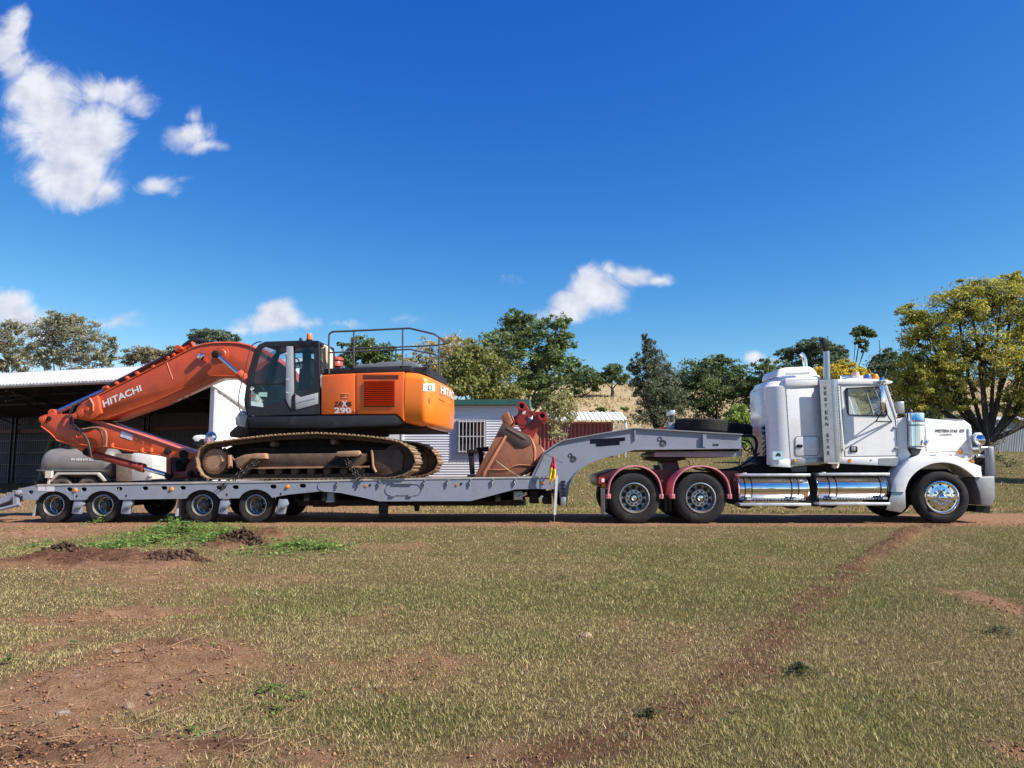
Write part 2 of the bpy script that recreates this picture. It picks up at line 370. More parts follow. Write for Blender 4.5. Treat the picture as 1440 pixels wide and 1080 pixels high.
# value noise for terrain
_tab = np.random.RandomState(3).rand(256, 256)
def vnoise(x, y):
    xi = np.floor(x).astype(int); yi = np.floor(y).astype(int); fx = x-xi; fy = y-yi
    fx = fx*fx*(3-2*fx); fy = fy*fy*(3-2*fy); T = _tab
    a = T[xi % 256, yi % 256]; b = T[(xi+1) % 256, yi % 256]; c = T[xi % 256, (yi+1) % 256]; d = T[(xi+1) % 256, (yi+1) % 256]
    return (a*(1-fx)+b*fx)*(1-fy)+(c*(1-fx)+d*fx)*fy
def fbm(x, y, o=4):
    s = 0; a = 0.5; t = 0
    for i in range(o): s = s+a*vnoise(x+17.3*i, y+9.1*i); t += a; x = x*2.03; y = y*2.03; a *= 0.5
    return s/t
def sst(a, b, x): t = np.clip((x-a)/(b-a), 0, 1); return t*t*(3-2*t)

# ------------------------------------------------------------------ terrain
def gpx(u, v): return gnd(u, v)
def blob(u, v, ru, rv, s):
    x, y = gpx(u, v); x2, _ = gpx(u+ru, v); ya = gpx(u, max(v-rv, 650))[1]; yb = gpx(u, v+rv)[1]
    return (x, (ya+yb)/2, abs(x2-x), abs(ya-yb)/2, s)
DIRT = [blob(185, 955, 190, 62, 1.25), blob(70, 985, 170, 70, 1.2), blob(300, 950, 75, 48, .9), blob(90, 1065, 260, 50, 1.0), blob(260, 1060, 130, 34, .7),
        blob(120, 792, 190, 15, 1.1), blob(30, 752, 150, 12, .9), blob(335, 763, 46, 13, 1.1), blob(190, 850, 270, 56, .5), blob(440, 1060, 90, 26, .6),
        blob(930, 905, 80, 42, .42), blob(600, 940, 150, 45, .40), blob(1440, 862, 60, 46, .75), blob(1430, 1060, 60, 40, .5), blob(70, 905, 60, 22, .7),
        blob(560, 768, 90, 8, .5), blob(480, 870, 110, 35, .38), blob(1120, 790, 70, 12, .35), blob(700, 1075, 160, 30, .45), blob(380, 840, 160, 44, .34), blob(60, 830, 120, 60, .45), blob(420, 930, 90, 60, .3), blob(1290, 1040, 90, 40, .3)]
SOIL = [blob(110, 790, 170, 13, 1.0), blob(335, 763, 42, 12, 1.25), blob(215, 782, 90, 9, .8), blob(60, 1065, 230, 40, .55), blob(300, 1050, 90, 26, .6), blob(240, 905, 50, 14, .6)]
GREEN = [blob(250, 752, 150, 22, 1.2), blob(420, 772, 80, 12, .9), blob(180, 770, 60, 10, .6), blob(300, 905, 60, 10, .55), blob(160, 835, 70, 10, .45), blob(1120, 772, 240, 20, .5),
         blob(760, 780, 240, 24, .45), blob(980, 860, 160, 36, .4), blob(560, 1010, 170, 30, .5), blob(1250, 880, 130, 40, .4), blob(500, 800, 130, 22, .45), blob(860, 650, 70, 6, 1.0)]
TRK = [gpx(*p) for p in ((1330, 738), (1285, 748), (1235, 778), (1175, 820), (1100, 880), (1040, 945), (965, 1000), (860, 1040), (740, 1085), (600, 1150))]
def blobs(L, x, y, na=0.7):
    n = fbm(x*1.3+5, y*1.3+3, 5)-0.5; n2 = fbm(x*5.1, y*5.1, 3)-0.5; o = np.zeros_like(x)-1
    for (cx, cy, rx, ry, s) in L:
        d = np.sqrt(((x-cx)/rx)**2+((y-cy)/ry)**2); o = np.maximum(o, s*(1.25-d))
    return o+na*n*1.6+n2*0.5
def track_d(x, y):
    o = np.full_like(x, 1e9)
    for (a, b) in zip(TRK[:-1], TRK[1:]):
        dx, dy = b[0]-a[0], b[1]-a[1]; t = np.clip(((x-a[0])*dx+(y-a[1])*dy)/(dx*dx+dy*dy), 0, 1)
        o = np.minimum(o, np.hypot(x-a[0]-t*dx, y-a[1]-t*dy))
    return o
def f_dirt(x, y):
    d = sst(0.15, 0.85, blobs(DIRT, x, y))
    n = fbm(x*0.9, y*2.2, 4)-0.5
    wl = 0.55*sst(-5, -8, x)
    road = sst(-0.95-wl, -0.45-wl, y+n*1.0)*(1-sst(2.9, 3.9, y+n*1.6))
    road2 = sst(4.6, 5.2, y+n*1.2)*(1-sst(6.0, 6.8, y+n*1.2))*0.55
    yard = sst(-1, -4, x)*sst(3, 4, y)*(1-sst(40, 48, y))*0.8
    t = track_d(x, y); tr = sst(0.28, 0.04, t+n*0.3)*0.42*sst(-0.6, 0.4, fbm(x*2.1, y*2.1, 3)*2-0.7)
    return np.clip(np.maximum.reduce([d, road, road2, yard, tr]), 0, 1)
def f_soil(x, y):
    t = track_d(x, y); n = fbm(x*1.9, y*1.9, 3)-0.5
    return np.clip(np.maximum(sst(0.3, 0.9, blobs(SOIL, x, y, 0.6)), sst(0.25, 0.03, t+n*0.35)*0.9), 0, 1)
def f_green(x, y): return np.clip(np.maximum(sst(0.1, 0.9, blobs(GREEN, x, y, 0.6)), 0.78*sst(0.42, 0.68, fbm(x*0.55+31, y*0.55+7, 4))*(0.35+0.65*sst(-5.5, -2.0, x-0.25*y))), 0, 1)
def gz(x, y):
    x = np.asarray(x, float); y = np.asarray(y, float)
    z = (0.004+0.062*sst(-9, 1, x))*np.maximum(0, y-6.0)*sst(6, 12, y)
    z = z + sst(50, 128, y)*(9.2+1.3*(fbm(x*0.02+3, y*0.02, 3)-0.5)*2)*(0.75+0.25*sst(-60, -5, x))
    z = z + 0.08*(fbm(x*0.35, y*0.35, 3)-0.5)*sst(-2.2, -4.5, y)
    return z
def gdetail(x, y, di, so_):
    near = sst(30, 6, y)*sst(-0.2, -1.2, y)
    z = near*di*(0.10*(fbm(x*3.3, y*3.3, 4)-0.42)+0.075*(fbm(x*9, y*9, 3)-0.5))
    z = z+so_*near*(0.16*fbm(x*4.2+9, y*4.2, 4)*sst(-11, -4, y)) + near*0.03*(fbm(x*2.2+40, y*2.2, 4)-0.5)
    h = np.zeros_like(x)
    for (cx, cy, rx, ry, s) in DIRT[:3]: h = np.maximum(h, np.exp(-(((x-cx)/rx)**2+((y-cy)/ry)**2)*1.2))
    return z+0.06*h
xs = np.concatenate([-np.geomspace(15, 420, 40)[::-1], np.arange(-14.95, 15, 0.065), np.geomspace(15.05, 420, 40)])
ys = np.concatenate([-np.geomspace(15.4, 60, 8)[::-1], np.arange(-15.3, -12.6, 0.12), np.arange(-12.55, -0.2, 0.05), np.arange(-0.2, 9, 0.2), np.arange(9, 60, 0.9), np.arange(60, 135, 2.0), np.geomspace(136, 700, 26)])
GX, GY = np.meshgrid(xs, ys); di = f_dirt(GX, GY); so2 = f_soil(GX, GY); gr = f_green(GX, GY)
GZ = gz(GX, GY)+gdetail(GX, GY, di, so2)
hill = sst(46, 58, GY+6*(fbm(GX*0.1, GY*0.1, 3)-0.5))
ny, nx = GX.shape; idx = np.arange(nx*ny).reshape(ny, nx)
Fq = np.stack([idx[:-1, :-1], idx[:-1, 1:], idx[1:, 1:], idx[1:, :-1]], -1).reshape(-1, 4)
def ground_mat():
    m = bpy.data.materials.new('ground_soil_and_turf'); m.use_nodes = True; nt = m.node_tree; b = nt.nodes['Principled BSDF']; N = nt.nodes.new; L = nt.links.new
    t = N('ShaderNodeTexCoord')
    def noise(sc, det, rough=0.6):
        n = N('ShaderNodeTexNoise'); n.inputs['Scale'].default_value = sc; n.inputs['Detail'].default_value = det; n.inputs['Roughness'].default_value = rough; L(t.outputs['Object'], n.inputs['Vector']); return n.outputs['Fac']
    def ramp(f, c0, c1, a=0.35, bb=0.65):
        r = N('ShaderNodeMapRange'); r.inputs[1].default_value = a; r.inputs[2].default_value = bb; L(f, r.inputs[0])
        x = N('ShaderNodeMix'); x.data_type = 'RGBA'; L(r.outputs[0], x.inputs[0]); x.inputs[6].default_value = c0+(1,); x.inputs[7].default_value = c1+(1,); return x.outputs[2]
    def mixc(f, a, bb):
        x = N('ShaderNodeMix'); x.data_type = 'RGBA'; L(f, x.inputs[0]); L(a, x.inputs[6]); L(bb, x.inputs[7]); return x.outputs[2]
    def att(nm): a = N('ShaderNodeAttribute'); a.attribute_name = nm; return a.outputs['Fac']
    turf = ramp(noise(38, 6, 0.7), (0.062, 0.046, 0.019), (0.29, 0.205, 0.095), 0.36, 0.66)
    turfg = ramp(noise(30, 6, 0.7), (0.045, 0.044, 0.014), (0.19, 0.165, 0.055), 0.36, 0.66)
    dirt = ramp(noise(9, 8, 0.7), (0.215, 0.108, 0.056), (0.43, 0.255, 0.15), 0.32, 0.68)
    soil = ramp(noise(14, 7, 0.7), (0.075, 0.034, 0.02), (0.23, 0.11, 0.062), 0.35, 0.68)
    dry = ramp(noise(1.6, 9, 0.72), (0.23, 0.16, 0.085), (0.50, 0.40, 0.225), 0.36, 0.62)
    c = mixc(att('green'), turf, turfg); c = mixc(att('dirt'), c, dirt); c = mixc(att('soil'), c, soil); c = mixc(att('hill'), c, dry)
    L(c, b.inputs['Base Color']); b.inputs['Roughness'].default_value = 0.95; b.inputs['Specular IOR Level'].default_value = 0.15
    n1 = noise(55, 6, 0.7); bp = N('ShaderNodeBump'); bp.inputs['Strength'].default_value = 0.9; bp.inputs['Distance'].default_value = 0.05; L(n1, bp.inputs['Height']); L(bp.outputs[0], b.inputs['Normal'])
    return m
me = np_mesh('ground', np.stack([GX, GY, GZ], -1).reshape(-1, 3), Fq, ground_mat(),
             {'dirt': ('FLOAT', di), 'soil': ('FLOAT', so2), 'green': ('FLOAT', gr), 'hill': ('FLOAT', hill)}, smooth=True)
tag(obj('ground', me), kind='structure')
def gzz(x, y):
    x = np.atleast_1d(np.asarray(x, float)); y = np.atleast_1d(np.asarray(y, float))
    return gz(x, y)+gdetail(x, y, f_dirt(x, y), f_soil(x, y))

def leaf_mat(name, trans=0.3, rough=0.55):
    m = bpy.data.materials.new(name); m.use_nodes = True; nt = m.node_tree; nt.nodes.clear(); N = nt.nodes.new; L = nt.links.new
    a = N('ShaderNodeAttribute'); a.attribute_name = 'tint'
    pb = N('ShaderNodeBsdfPrincipled'); pb.inputs['Roughness'].default_value = rough; pb.inputs['Specular IOR Level'].default_value = 0.3; L(a.outputs['Color'], pb.inputs['Base Color'])
    tl = N('ShaderNodeBsdfTranslucent'); L(a.outputs['Color'], tl.inputs[0]); mx_ = N('ShaderNodeMixShader'); mx_.inputs[0].default_value = trans
    L(pb.outputs[0], mx_.inputs[1]); L(tl.outputs[0], mx_.inputs[2]); o = N('ShaderNodeOutputMaterial'); L(mx_.outputs[0], o.inputs[0]); return m
M_leaf = leaf_mat('leaf_green', 0.38); M_blade = leaf_mat('grass_blade', 0.25, 0.8)

def blades(name, X, Y, h, w, col, lean=0.7, zoff=0.0):
    n = len(X); Z = gzz(X, Y)+zoff; a = nrs.rand(n)*2*np.pi; b = nrs.rand(n)*2*np.pi; ln = h*lean*nrs.rand(n)
    P = np.stack([X, Y, Z], -1); s = np.stack([np.cos(a), np.sin(a), np.zeros(n)], -1)*w[:, None]/2
    tip = P+np.stack([np.cos(b)*ln, np.sin(b)*ln, h*(0.35+0.65*nrs.rand(n))], -1)
    V = np.stack([P-s-[0, 0, 0.004], P+s-[0, 0, 0.004], tip], 1).reshape(-1, 3); Fc = np.arange(3*n).reshape(-1, 3)
    c = np.repeat(np.concatenate([col, np.ones((n, 1))], 1), 3, axis=0)
    return np_mesh(name, V, Fc, M_blade, {'tint': ('FLOAT_COLOR', c)})
def sample_ground(n, d0, d1, wide=0.86):
    d = d0*(d1/d0)**nrs.rand(n); x = (nrs.rand(n)*2-1)*d*wide; return x, d-CAM_D, d
def palette(n, cols, wts, jit=0.25):
    C = np.array(cols); k = nrs.choice(len(C), n, p=np.array(wts)/sum(wts)); return C[k]*(1+jit*(nrs.rand(n, 1)*2-1))
STRAW = (0.52, 0.415, 0.20); TAN = (0.37, 0.27, 0.135); OLIVE = (0.245, 0.225, 0.068); GRN = (0.13, 0.165, 0.045); BRN = (0.17, 0.10, 0.055); LIME = (0.24, 0.275, 0.075)
# turf in front of the rig
X, Y, Dd = sample_ground(820000, 2.5, 15.6)
di_ = f_dirt(X, Y); g_ = f_green(X, Y); keep = nrs.rand(len(X)) < np.clip(1.0-1.08*di_, 0.02, 1)*(0.55+0.45*sst(.35, .6, fbm(X*2.3+50, Y*2.3, 3)))
X, Y, Dd, g_ = X[keep], Y[keep], Dd[keep], g_[keep]; n = len(X)
c0 = palette(n, ((.72, .60, .36), STRAW, TAN, OLIVE, BRN), (.05, .34, .25, .28, .08)); c1 = palette(n, (GRN, LIME, OLIVE, STRAW, (.62, .55, .30)), (.27, .20, .32, .18, .03))
col = np.where((nrs.rand(n) < g_)[:, None], c1, c0)
tag(obj('grass', blades('grass', X, Y, (0.012+0.024*nrs.rand(n))*(0.8+0.4*g_), 0.0028+0.00055*Dd, col, 1.0)), 'short dry turf in front of the rig', 'grass', kind='stuff')
# pasture behind
X, Y, Dd = sample_ground(120000, 19.5, 62, 0.8)
keep = nrs.rand(len(X)) < np.clip(1-f_dirt(X, Y), 0.03, 1); X, Y, Dd = X[keep], Y[keep], Dd[keep]; n = len(X)
tag(obj('pasture_grass', blades('pasture_grass', X, Y, 0.04+0.05*nrs.rand(n), 0.012+0.0008*Dd, palette(n, (OLIVE, GRN, STRAW, LIME), (.3, .28, .24, .18)), 0.8)), 'green pasture grass behind the rig', 'grass', kind='stuff')
# dry hillside tussocks
n = 60000; Y = 50+85*nrs.rand(n); X = (nrs.rand(n)*2-1)*(Y+16)*0.72; kp = fbm(X*0.35, Y*0.2, 3) > 0.42; X, Y = X[kp], Y[kp]; n = len(X)
tag(obj('hillside_tussocks', blades('hillside_tussocks', X, Y, 0.25+0.45*nrs.rand(n), 0.10+0.14*nrs.rand(n), palette(n, ((.50, .40, .21), (.40, .30, .15), (.20, .17, .08), (.12, .13, .05)), (.5, .3, .12, .08)), 0.7)), 'pale dry tussock grass on the hillside', 'grass', kind='stuff')

# broad-leaved weeds along the soil heap
def weeds(name, B, n, size, cols, wts, hgt, label):
    L = []
    for (u, v, ru, rv, wt, hh) in B:
        k = int(n*wt); x0, y0, rx, ry, _ = blob(u, v, ru, rv, 1)
        r = np.abs(nrs.randn(k))*0.62; a = nrs.rand(k)*2*np.pi; L.append(np.stack([x0+rx*r*np.cos(a), y0+ry*r*np.sin(a), np.exp(-1.6*r*r)*hh*(0.15+0.85*nrs.rand(k))], -1))
    P = np.concatenate(L); kp = fbm(P[:, 0]*4.2, P[:, 1]*4.2, 4) > 0.44; P = P[kp]; k = len(P); P[:, 2] = gzz(P[:, 0], P[:, 1])+0.01+P[:, 2]*hgt*(0.6+0.8*fbm(P[:, 0]*6, P[:, 1]*6, 2))
    a = nrs.rand(k)*2*np.pi; sz = size*(0.5+nrs.rand(k)); d = np.stack([np.cos(a), np.sin(a), (nrs.rand(k)-0.3)*0.9], -1)*sz[:, None]
    e = np.stack([-np.sin(a), np.cos(a), (nrs.rand(k)-0.5)*0.7], -1)*sz[:, None]*0.42
    V = np.stack([P-d*0.5, P+e, P+d*0.6, P-e], 1).reshape(-1, 3)
    c = np.repeat(np.concatenate([palette(k, cols, wts), np.ones((k, 1))], 1), 4, axis=0)
    tag(obj(name, np_mesh(name, V, np.arange(4*k).reshape(-1, 4), M_leaf, {'tint': ('FLOAT_COLOR', c)})), label, 'weeds', kind='stuff')
weeds('weeds', [(245, 752, 60, 14, .26, .75), (200, 766, 80, 16, .18, .4), (300, 762, 60, 12, .16, .5), (405, 769, 80, 14, .15, .3), (160, 772, 40, 9, .06, .4), (450, 773, 50, 10, .05, .2), (65, 770, 32, 5, .03, .3), (150, 735, 12, 5, .03, .9), (236, 744, 22, 7, .06, 1.0)],
      12000, 0.04, ((.15, .25, .05), (.21, .33, .075), (.08, .14, .03), (.30, .36, .12)), (.4, .3, .2, .1), 0.22, 'leafy green weeds growing along the soil heap')
weeds('clover', [(300, 905, 50, 7, .15, .3), (160, 836, 45, 7, .12, .3), (380, 978, 30, 8, .1, .3), (12, 935, 12, 4, .06, .5), (120, 835, 30, 5, .08, .3), (395, 1000, 60, 16, .1, .2), (270, 1030, 60, 12, .05, .2), (218, 990, 9, 4, .04, .7), (100, 905, 40, 6, .08, .3), (430, 985, 40, 8, .08, .2), (680, 815, 20, 4, .05, .3), (180, 830, 26, 5, .06, .35)],
      1300, 0.016, ((.16, .23, .055), (.22, .32, .08), (.10, .16, .04)), (.4, .35, .25), 0.09, 'low green clover creeping over bare dirt')
# dark clumps of cropped weed in the turf
weeds('dark_tufts', [(490, 865, 14, 3, .1, .5), (1125, 945, 26, 7, .2, .5), (1400, 888, 34, 8, .2, .5), (1215, 757, 24, 4, .1, .5), (730, 779, 26, 3, .1, .4), (1045, 887, 14, 4, .08, .5), (1310, 1028, 14, 5, .08, .5), (790, 815, 16, 3, .06, .4), (1090, 776, 14, 3, .06, .4), (915, 1010, 20, 5, .07, .4)],
      1500, 0.016, ((.085, .10, .035), (.11, .12, .045), (.05, .06, .025)), (.4, .3, .3), 0.09, 'dark green cropped weed clumps in the turf')

# clods and gravel on bare ground
M_clod = leaf_mat('clod_soil', 0.0, 0.95)
ico = bmesh.new(); bmesh.ops.create_icosphere(ico, subdivisions=1, radius=1.0); IV = np.array([v.co[:] for v in ico.verts]); IF = np.array([[v.index for v in f.verts] for f in ico.faces]); ico.free()
OV = np.array([(1, 0, 0), (0, 1, 0), (-1, 0, 0), (0, -1, 0), (0, 0, 1), (0, 0, -1)], float); OF_ = np.array([(0, 1, 4), (1, 2, 4), (2, 3, 4), (3, 0, 4), (1, 0, 5), (2, 1, 5), (3, 2, 5), (0, 3, 5)])
def clods(name, n, label):
    X, Y, Dd = sample_ground(n*6, 2.6, 16.4, 0.8); k = nrs.rand(len(X)) < f_dirt(X, Y)**1.5*(0.25+0.75*sst(0.45, 0.62, fbm(X*2.2+80, Y*2.2, 3))); X, Y, Dd = X[k][:n], Y[k][:n], Dd[k][:n]; n = len(X)
    s = (0.003+0.011*nrs.rand(n)**5)*(0.7+0.06*Dd); so_ = f_soil(X, Y)
    V = OV[None]*(s[:, None, None]*(0.5+0.9*nrs.rand(n, 6, 1)))*[1, 1, 0.55]; a = nrs.rand(n)*6.28; ca, sa = np.cos(a)[:, None], np.sin(a)[:, None]
    V = np.stack([V[..., 0]*ca-V[..., 1]*sa, V[..., 0]*sa+V[..., 1]*ca, V[..., 2]], -1)+np.stack([X, Y, gzz(X, Y)+s*0.25], -1)[:, None]
    c = np.where((nrs.rand(n) < so_)[:, None], palette(n, ((.085, .04, .025), (.05, .025, .018)), (.5, .5)), palette(n, ((.27, .13, .068), (.31, .165, .09), (.20, .10, .055), (.34, .22, .15)), (.45, .28, .22, .05)))
    Fc = (OF_[None]+(np.arange(n)*6)[:, None, None]).reshape(-1, 3); c = np.repeat(np.concatenate([c, np.ones((n, 1))], 1), 6, axis=0)
    tag(obj(name, np_mesh(name, V.reshape(-1, 3), Fc, M_clod, {'tint': ('FLOAT_COLOR', c)})), label, 'soil', kind='stuff')
clods('soil_clods', 48000, 'crumbled red soil clods on the bare patches')
# the dug heap of dark soil beside the weeds
def heap(name, u, v, ru, h, label, n=900):
    x0, y0 = gpx(u, v); rx = abs(gpx(u+ru, v)[0]-x0); r = np.sqrt(nrs.rand(n)); a = nrs.rand(n)*6.28; X = x0+rx*r*np.cos(a); Y = y0+rx*0.6*r*np.sin(a)
    s = 0.006+0.024*nrs.rand(n)**3; Z = gzz(X, Y)+h*(1-r**1.5)*nrs.rand(n)
    V = IV[None]*(s[:, None, None]*(0.6+0.8*nrs.rand(n, 12, 1)))+np.stack([X, Y, Z], -1)[:, None]
    c = np.repeat(np.concatenate([palette(n, ((.075, .04, .026), (.045, .026, .018), (.12, .065, .04)), (.4, .4, .2)), np.ones((n, 1))], 1), 12, axis=0)
    tag(obj(name, np_mesh(name, V.reshape(-1, 3), (IF[None]+(np.arange(n)*12)[:, None, None]).reshape(-1, 3), M_clod, {'tint': ('FLOAT_COLOR', c)})), label, 'soil', kind='stuff')
heap('soil_heap', 345, 766, 34, 0.22, 'dark crumbly soil heap at the right end of the weeds', 1300)
heap('soil_heap', 85, 785, 40, 0.12, 'low dark soil heap left of the weeds', 700)
heap('soil_heap', 250, 790, 46, 0.08, 'flat dark soil heap in front of the weeds', 600)

# dry stalks and roots
def stalks():
    mb = MB(); B = [(170, 1040, 200, 40, 70), (200, 870, 260, 60, 90), (300, 930, 110, 40, 40), (60, 780, 90, 14, 22), (330, 1020, 90, 40, 40), (900, 960, 500, 110, 60)]
    for (u, v, ru, rv, k) in B:
        for _ in range(k):
            x, y = gpx(u+rnd.uniform(-1, 1)*ru, max(752, v+rnd.uniform(-1, 1)*rv)); z = float(gzz(x, y)[0]); a = rnd.uniform(0, 6.28); l = rnd.uniform(.06, .28); up = rnd.choice((0.02, 0.03, 0.05, 0.3, 0.8))
            pts = [Vector((x, y, z))]
            for i in range(3): a += rnd.uniform(-.5, .5); pts.append(pts[-1]+Vector((math.cos(a)*l/3, math.sin(a)*l/3, up*l/3*rnd.uniform(.3, 1.3))))
            mb.tube(pts, [.002, .0018, .0015, .0008], 3)
    return mb
tag(stalks().build('dry_stalks', mat('dry_stalk', (.26, .18, .10), 0.9, var=0.5, scale=2), None), 'thin dry stalks lying on the bare dirt', 'stalks', kind='stuff')
def stone(u, v, wpx, hpx, col, label):
    x, y = gpx(u, v); dd = y+CAM_D; w = wpx*dd/FPX/2; bm = bmesh.new(); bmesh.ops.create_icosphere(bm, subdivisions=3, radius=1)
    for q in bm.verts:
        k = 0.82+0.36*rnd.random()*0.3+0.22*math.sin(q.co.x*3+u)*math.cos(q.co.y*2.3+v); q.co = Vector((q.co.x*w*k, q.co.y*w*0.8*k, max(-.3, q.co.z)*w*hpx/wpx*1.2*k))
    me_ = bpy.data.meshes.new('stone'); bm.to_mesh(me_); bm.free(); o = obj('stone', me_, mat('stone_%d' % u, col, 0.9, var=0.3, scale=18, bump=0.6, bump_scale=45)); o.location = (x, y, float(gzz(x, y)[0])+w*0.12)
    tag(o, label, 'stone')
stone(823, 899, 18, 10, (.30, .21, .135), 'single tan stone lying alone in the middle of the turf')
stone(181, 990, 19, 13, (.22, .155, .11), 'largest pale stone in the bare dirt patch, bottom left')
stone(87, 1011, 20, 9, (.22, .17, .135), 'flat pale stone near the left edge of the dirt patch')
stone(211, 980, 11, 6, (.2, .14, .1), 'small pale stone just right of the largest dirt patch stone')
stone(163, 928, 12, 7, (.22, .145, .10), 'small stone at the back of the bare dirt patch')
stone(108, 966, 10, 5, (.23, .17, .13), 'little flat stone in the middle of the bare dirt patch')

# ------------------------------------------------------------------ trees
def bark(name, col): return mat(name, col, 0.9, var=0.35, scale=4, stretch=(3, 3, 0.7), bump=0.6, bump_scale=14)
B_dark = bark('dark_bark', (.055, .042, .034)); B_grey = bark('grey_bark', (.26, .23, .20)); B_brown = bark('brown_bark', (.14, .105, .08))
def tree(name, label, dist, base_px, E, nleaf, size, cols, wts, bk=B_dark, trunk_r=0.16, aspect=2.2, clumps=26, droop=0.0, clump_r=0.27, group=None, cat='tree', fork=0.45, wind=None, base_v=None, shell=0.55, minz=None, scat=0.1):
    """E: crown lobes as pixel ellipses (u, v, ru, rv, weight) standing dist metres from the camera"""
    y0 = dist-CAM_D; fr0 = Frame((0, 0, 0)); b = fr0.p(base_px, 600, y0); gzv = float(gz(b.x, y0)); fr = Frame((b.x, y0, gzv))
    rt = root(name, fr, label, cat, group); nleaf = int(nleaf*1.75); clumps = int(clumps*1.5); tb = MB(); pts = []; tot = sum(e[4] for e in E)
    lob = []
    for (u, v, ru, rv, w) in E:
        c = fr.p(u, v, 0); s = dist/FPX; c.y = rnd.uniform(-.35, .35)*ru*s; lob.append((c, ru*s, rv*s, w))
    cx = sum(l[0].x*l[3] for l in lob)/tot; zt = min(l[0].z-l[2]*0.6 for l in lob); zt = max(0.4, zt)
    fk = Vector((cx*fork, 0, zt*0.6)); lean = Vector((rnd.uniform(-.06, .06)*zt, 0, 0))
    tb.tube(smooth_path([Vector((0, 0, -0.3)), Vector((0, 0, zt*0.25))+lean, fk], 4), [trunk_r*(1.25-0.5*i/8) for i in range(9)], 8)
    LV = []; LC = []
    for (c, rx, rz, w) in lob:
        st = fk+Vector((rnd.uniform(-.1, .1), 0, 0)); mid = (st+c)/2+Vector((rnd.uniform(-.12, .12)*rx, rnd.uniform(-.2, .2)*rx, -0.12*rz))
        tb.tube(smooth_path([st, mid, c], 4), [trunk_r*(0.42-0.30*i/8) for i in range(9)], 6)
        nc = max(5, int(clumps*w/tot*len(lob)))
        ms = int(nleaf*w/tot*scat); g = nrs.randn(ms, 3); g = g/np.maximum(1e-6, np.linalg.norm(g, axis=1))[:, None]*(nrs.rand(ms, 1)**0.40)*(0.80+0.38*nrs.rand(ms, 1))
        LV.append(np.array(c)+g*[rx, rx*0.9, rz]); LC.append(palette(ms, cols, wts, 0.3))
        for k in range(nc):
            d = Vector((rnd.gauss(0, 1), rnd.gauss(0, 1), rnd.gauss(0, 1))).normalized(); rr = (shell+(1-shell)*rnd.random()) if rnd.random() < .8 else rnd.random()*.6
            q = c+Vector((d.x*rx*rr, d.y*rx*rr*0.9, d.z*rz*rr))
            if minz is not None and q.z < minz: continue
            tb.tube([c+(q-c)*0.1, (c+q)/2+Vector((0, 0, -.04*rz)), q], [trunk_r*0.13, trunk_r*0.08, trunk_r*0.035], 4)
            m = max(8, int(nleaf*w/tot/nc*rnd.uniform(.5, 1.45))); cr = clump_r*1.0*rnd.uniform(.55, 1.4)
            g = nrs.randn(m, 3); g = g/np.maximum(1e-6, np.linalg.norm(g, axis=1))[:, None]*(nrs.rand(m, 1)**0.45)
            pos = np.array(q)+g*[rx*cr, rx*cr, rz*cr*0.8]
            if wind is not None: pos = pos+np.array(wind)*(nrs.rand(m, 1))*rx*cr*1.4
            LV.append(pos); t = palette(m, cols, wts, 0.22)*rnd.uniform(.78, 1.22); LC.append(t)
    tb.build('trunk', bk, rt, smooth=60)
    P = np.concatenate(LV); C = np.concatenate(LC)*2.35; k = len(P)
    d = nrs.randn(k, 3); d[:, 2] -= droop
    if wind is not None: d += np.array(wind)*1.6
    d /= np.linalg.norm(d, axis=1)[:, None]; e = np.cross(d, nrs.randn(k, 3)); e /= np.maximum(1e-6, np.linalg.norm(e, axis=1))[:, None]
    sz = size*(0.6+0.8*nrs.rand(k, 1)); d *= sz; e *= sz/aspect
    V = np.stack([P-d*.5, P+e*.5-d*.05, P+d*.5, P-e*.5-d*.05], 1).reshape(-1, 3)
    me_ = np_mesh('crown', V, np.arange(4*k).reshape(-1, 4), M_leaf, {'tint': ('FLOAT_COLOR', np.repeat(np.concatenate([C, np.ones((k, 1))], 1), 4, axis=0))})
    cr_ = obj('crown', me_, None, rt); cr_['kind'] = 'stuff'
    return rt, fr
GUM = ((.10, .105, .06), (.15, .145, .09), (.06, .062, .038), (.19, .165, .11)); GW = (.35, .3, .2, .15)
DKG = ((.045, .07, .025), (.075, .10, .035), (.03, .045, .018), (.11, .12, .05)); DW = (.4, .3, .2, .1)
OLV = ((.085, .10, .03), (.13, .13, .04), (.05, .065, .022), (.20, .17, .05)); OW = (.35, .3, .2, .15)
YLW = ((.30, .22, .025), (.20, .18, .03), (.12, .13, .03), (.40, .27, .03)); YW = (.28, .3, .3, .12)
tree('gum_tree', 'grey-green gum tree with pale trunk behind the open shed roof', 52, 62, [(75, 470, 40, 26, 1), (112, 468, 36, 26, 1), (60, 500, 34, 22, .8), (110, 505, 44, 22, .9), (142, 492, 22, 26, .6), (90, 452, 30, 16, .6)], 11000, .17, GUM, GW, B_grey, .22, 2.6, 30, .5, .2, fork=.9)
tree('gum_tree', 'gum tree cut by the left edge above the shed roof', 56, -10, [(0, 478, 32, 26, 1), (12, 505, 30, 24, 1), (-30, 470, 40, 34, .8), (15, 458, 18, 14, .4)], 8000, .17, GUM, GW, B_grey, .2, 2.6, 26, .5, .22)
tree('gum_tree', 'small brownish tree above the shed roof beside the boom', 60, 200, [(200, 497, 26, 13, 1), (180, 505, 16, 9, .5), (222, 502, 18, 12, .6), (240, 495, 16, 12, .4)], 5500, .17, ((.12, .105, .06), (.17, .14, .09), (.08, .075, .045)), (.4, .3, .3), B_brown, .15, 2.4, 24, .3, .25)
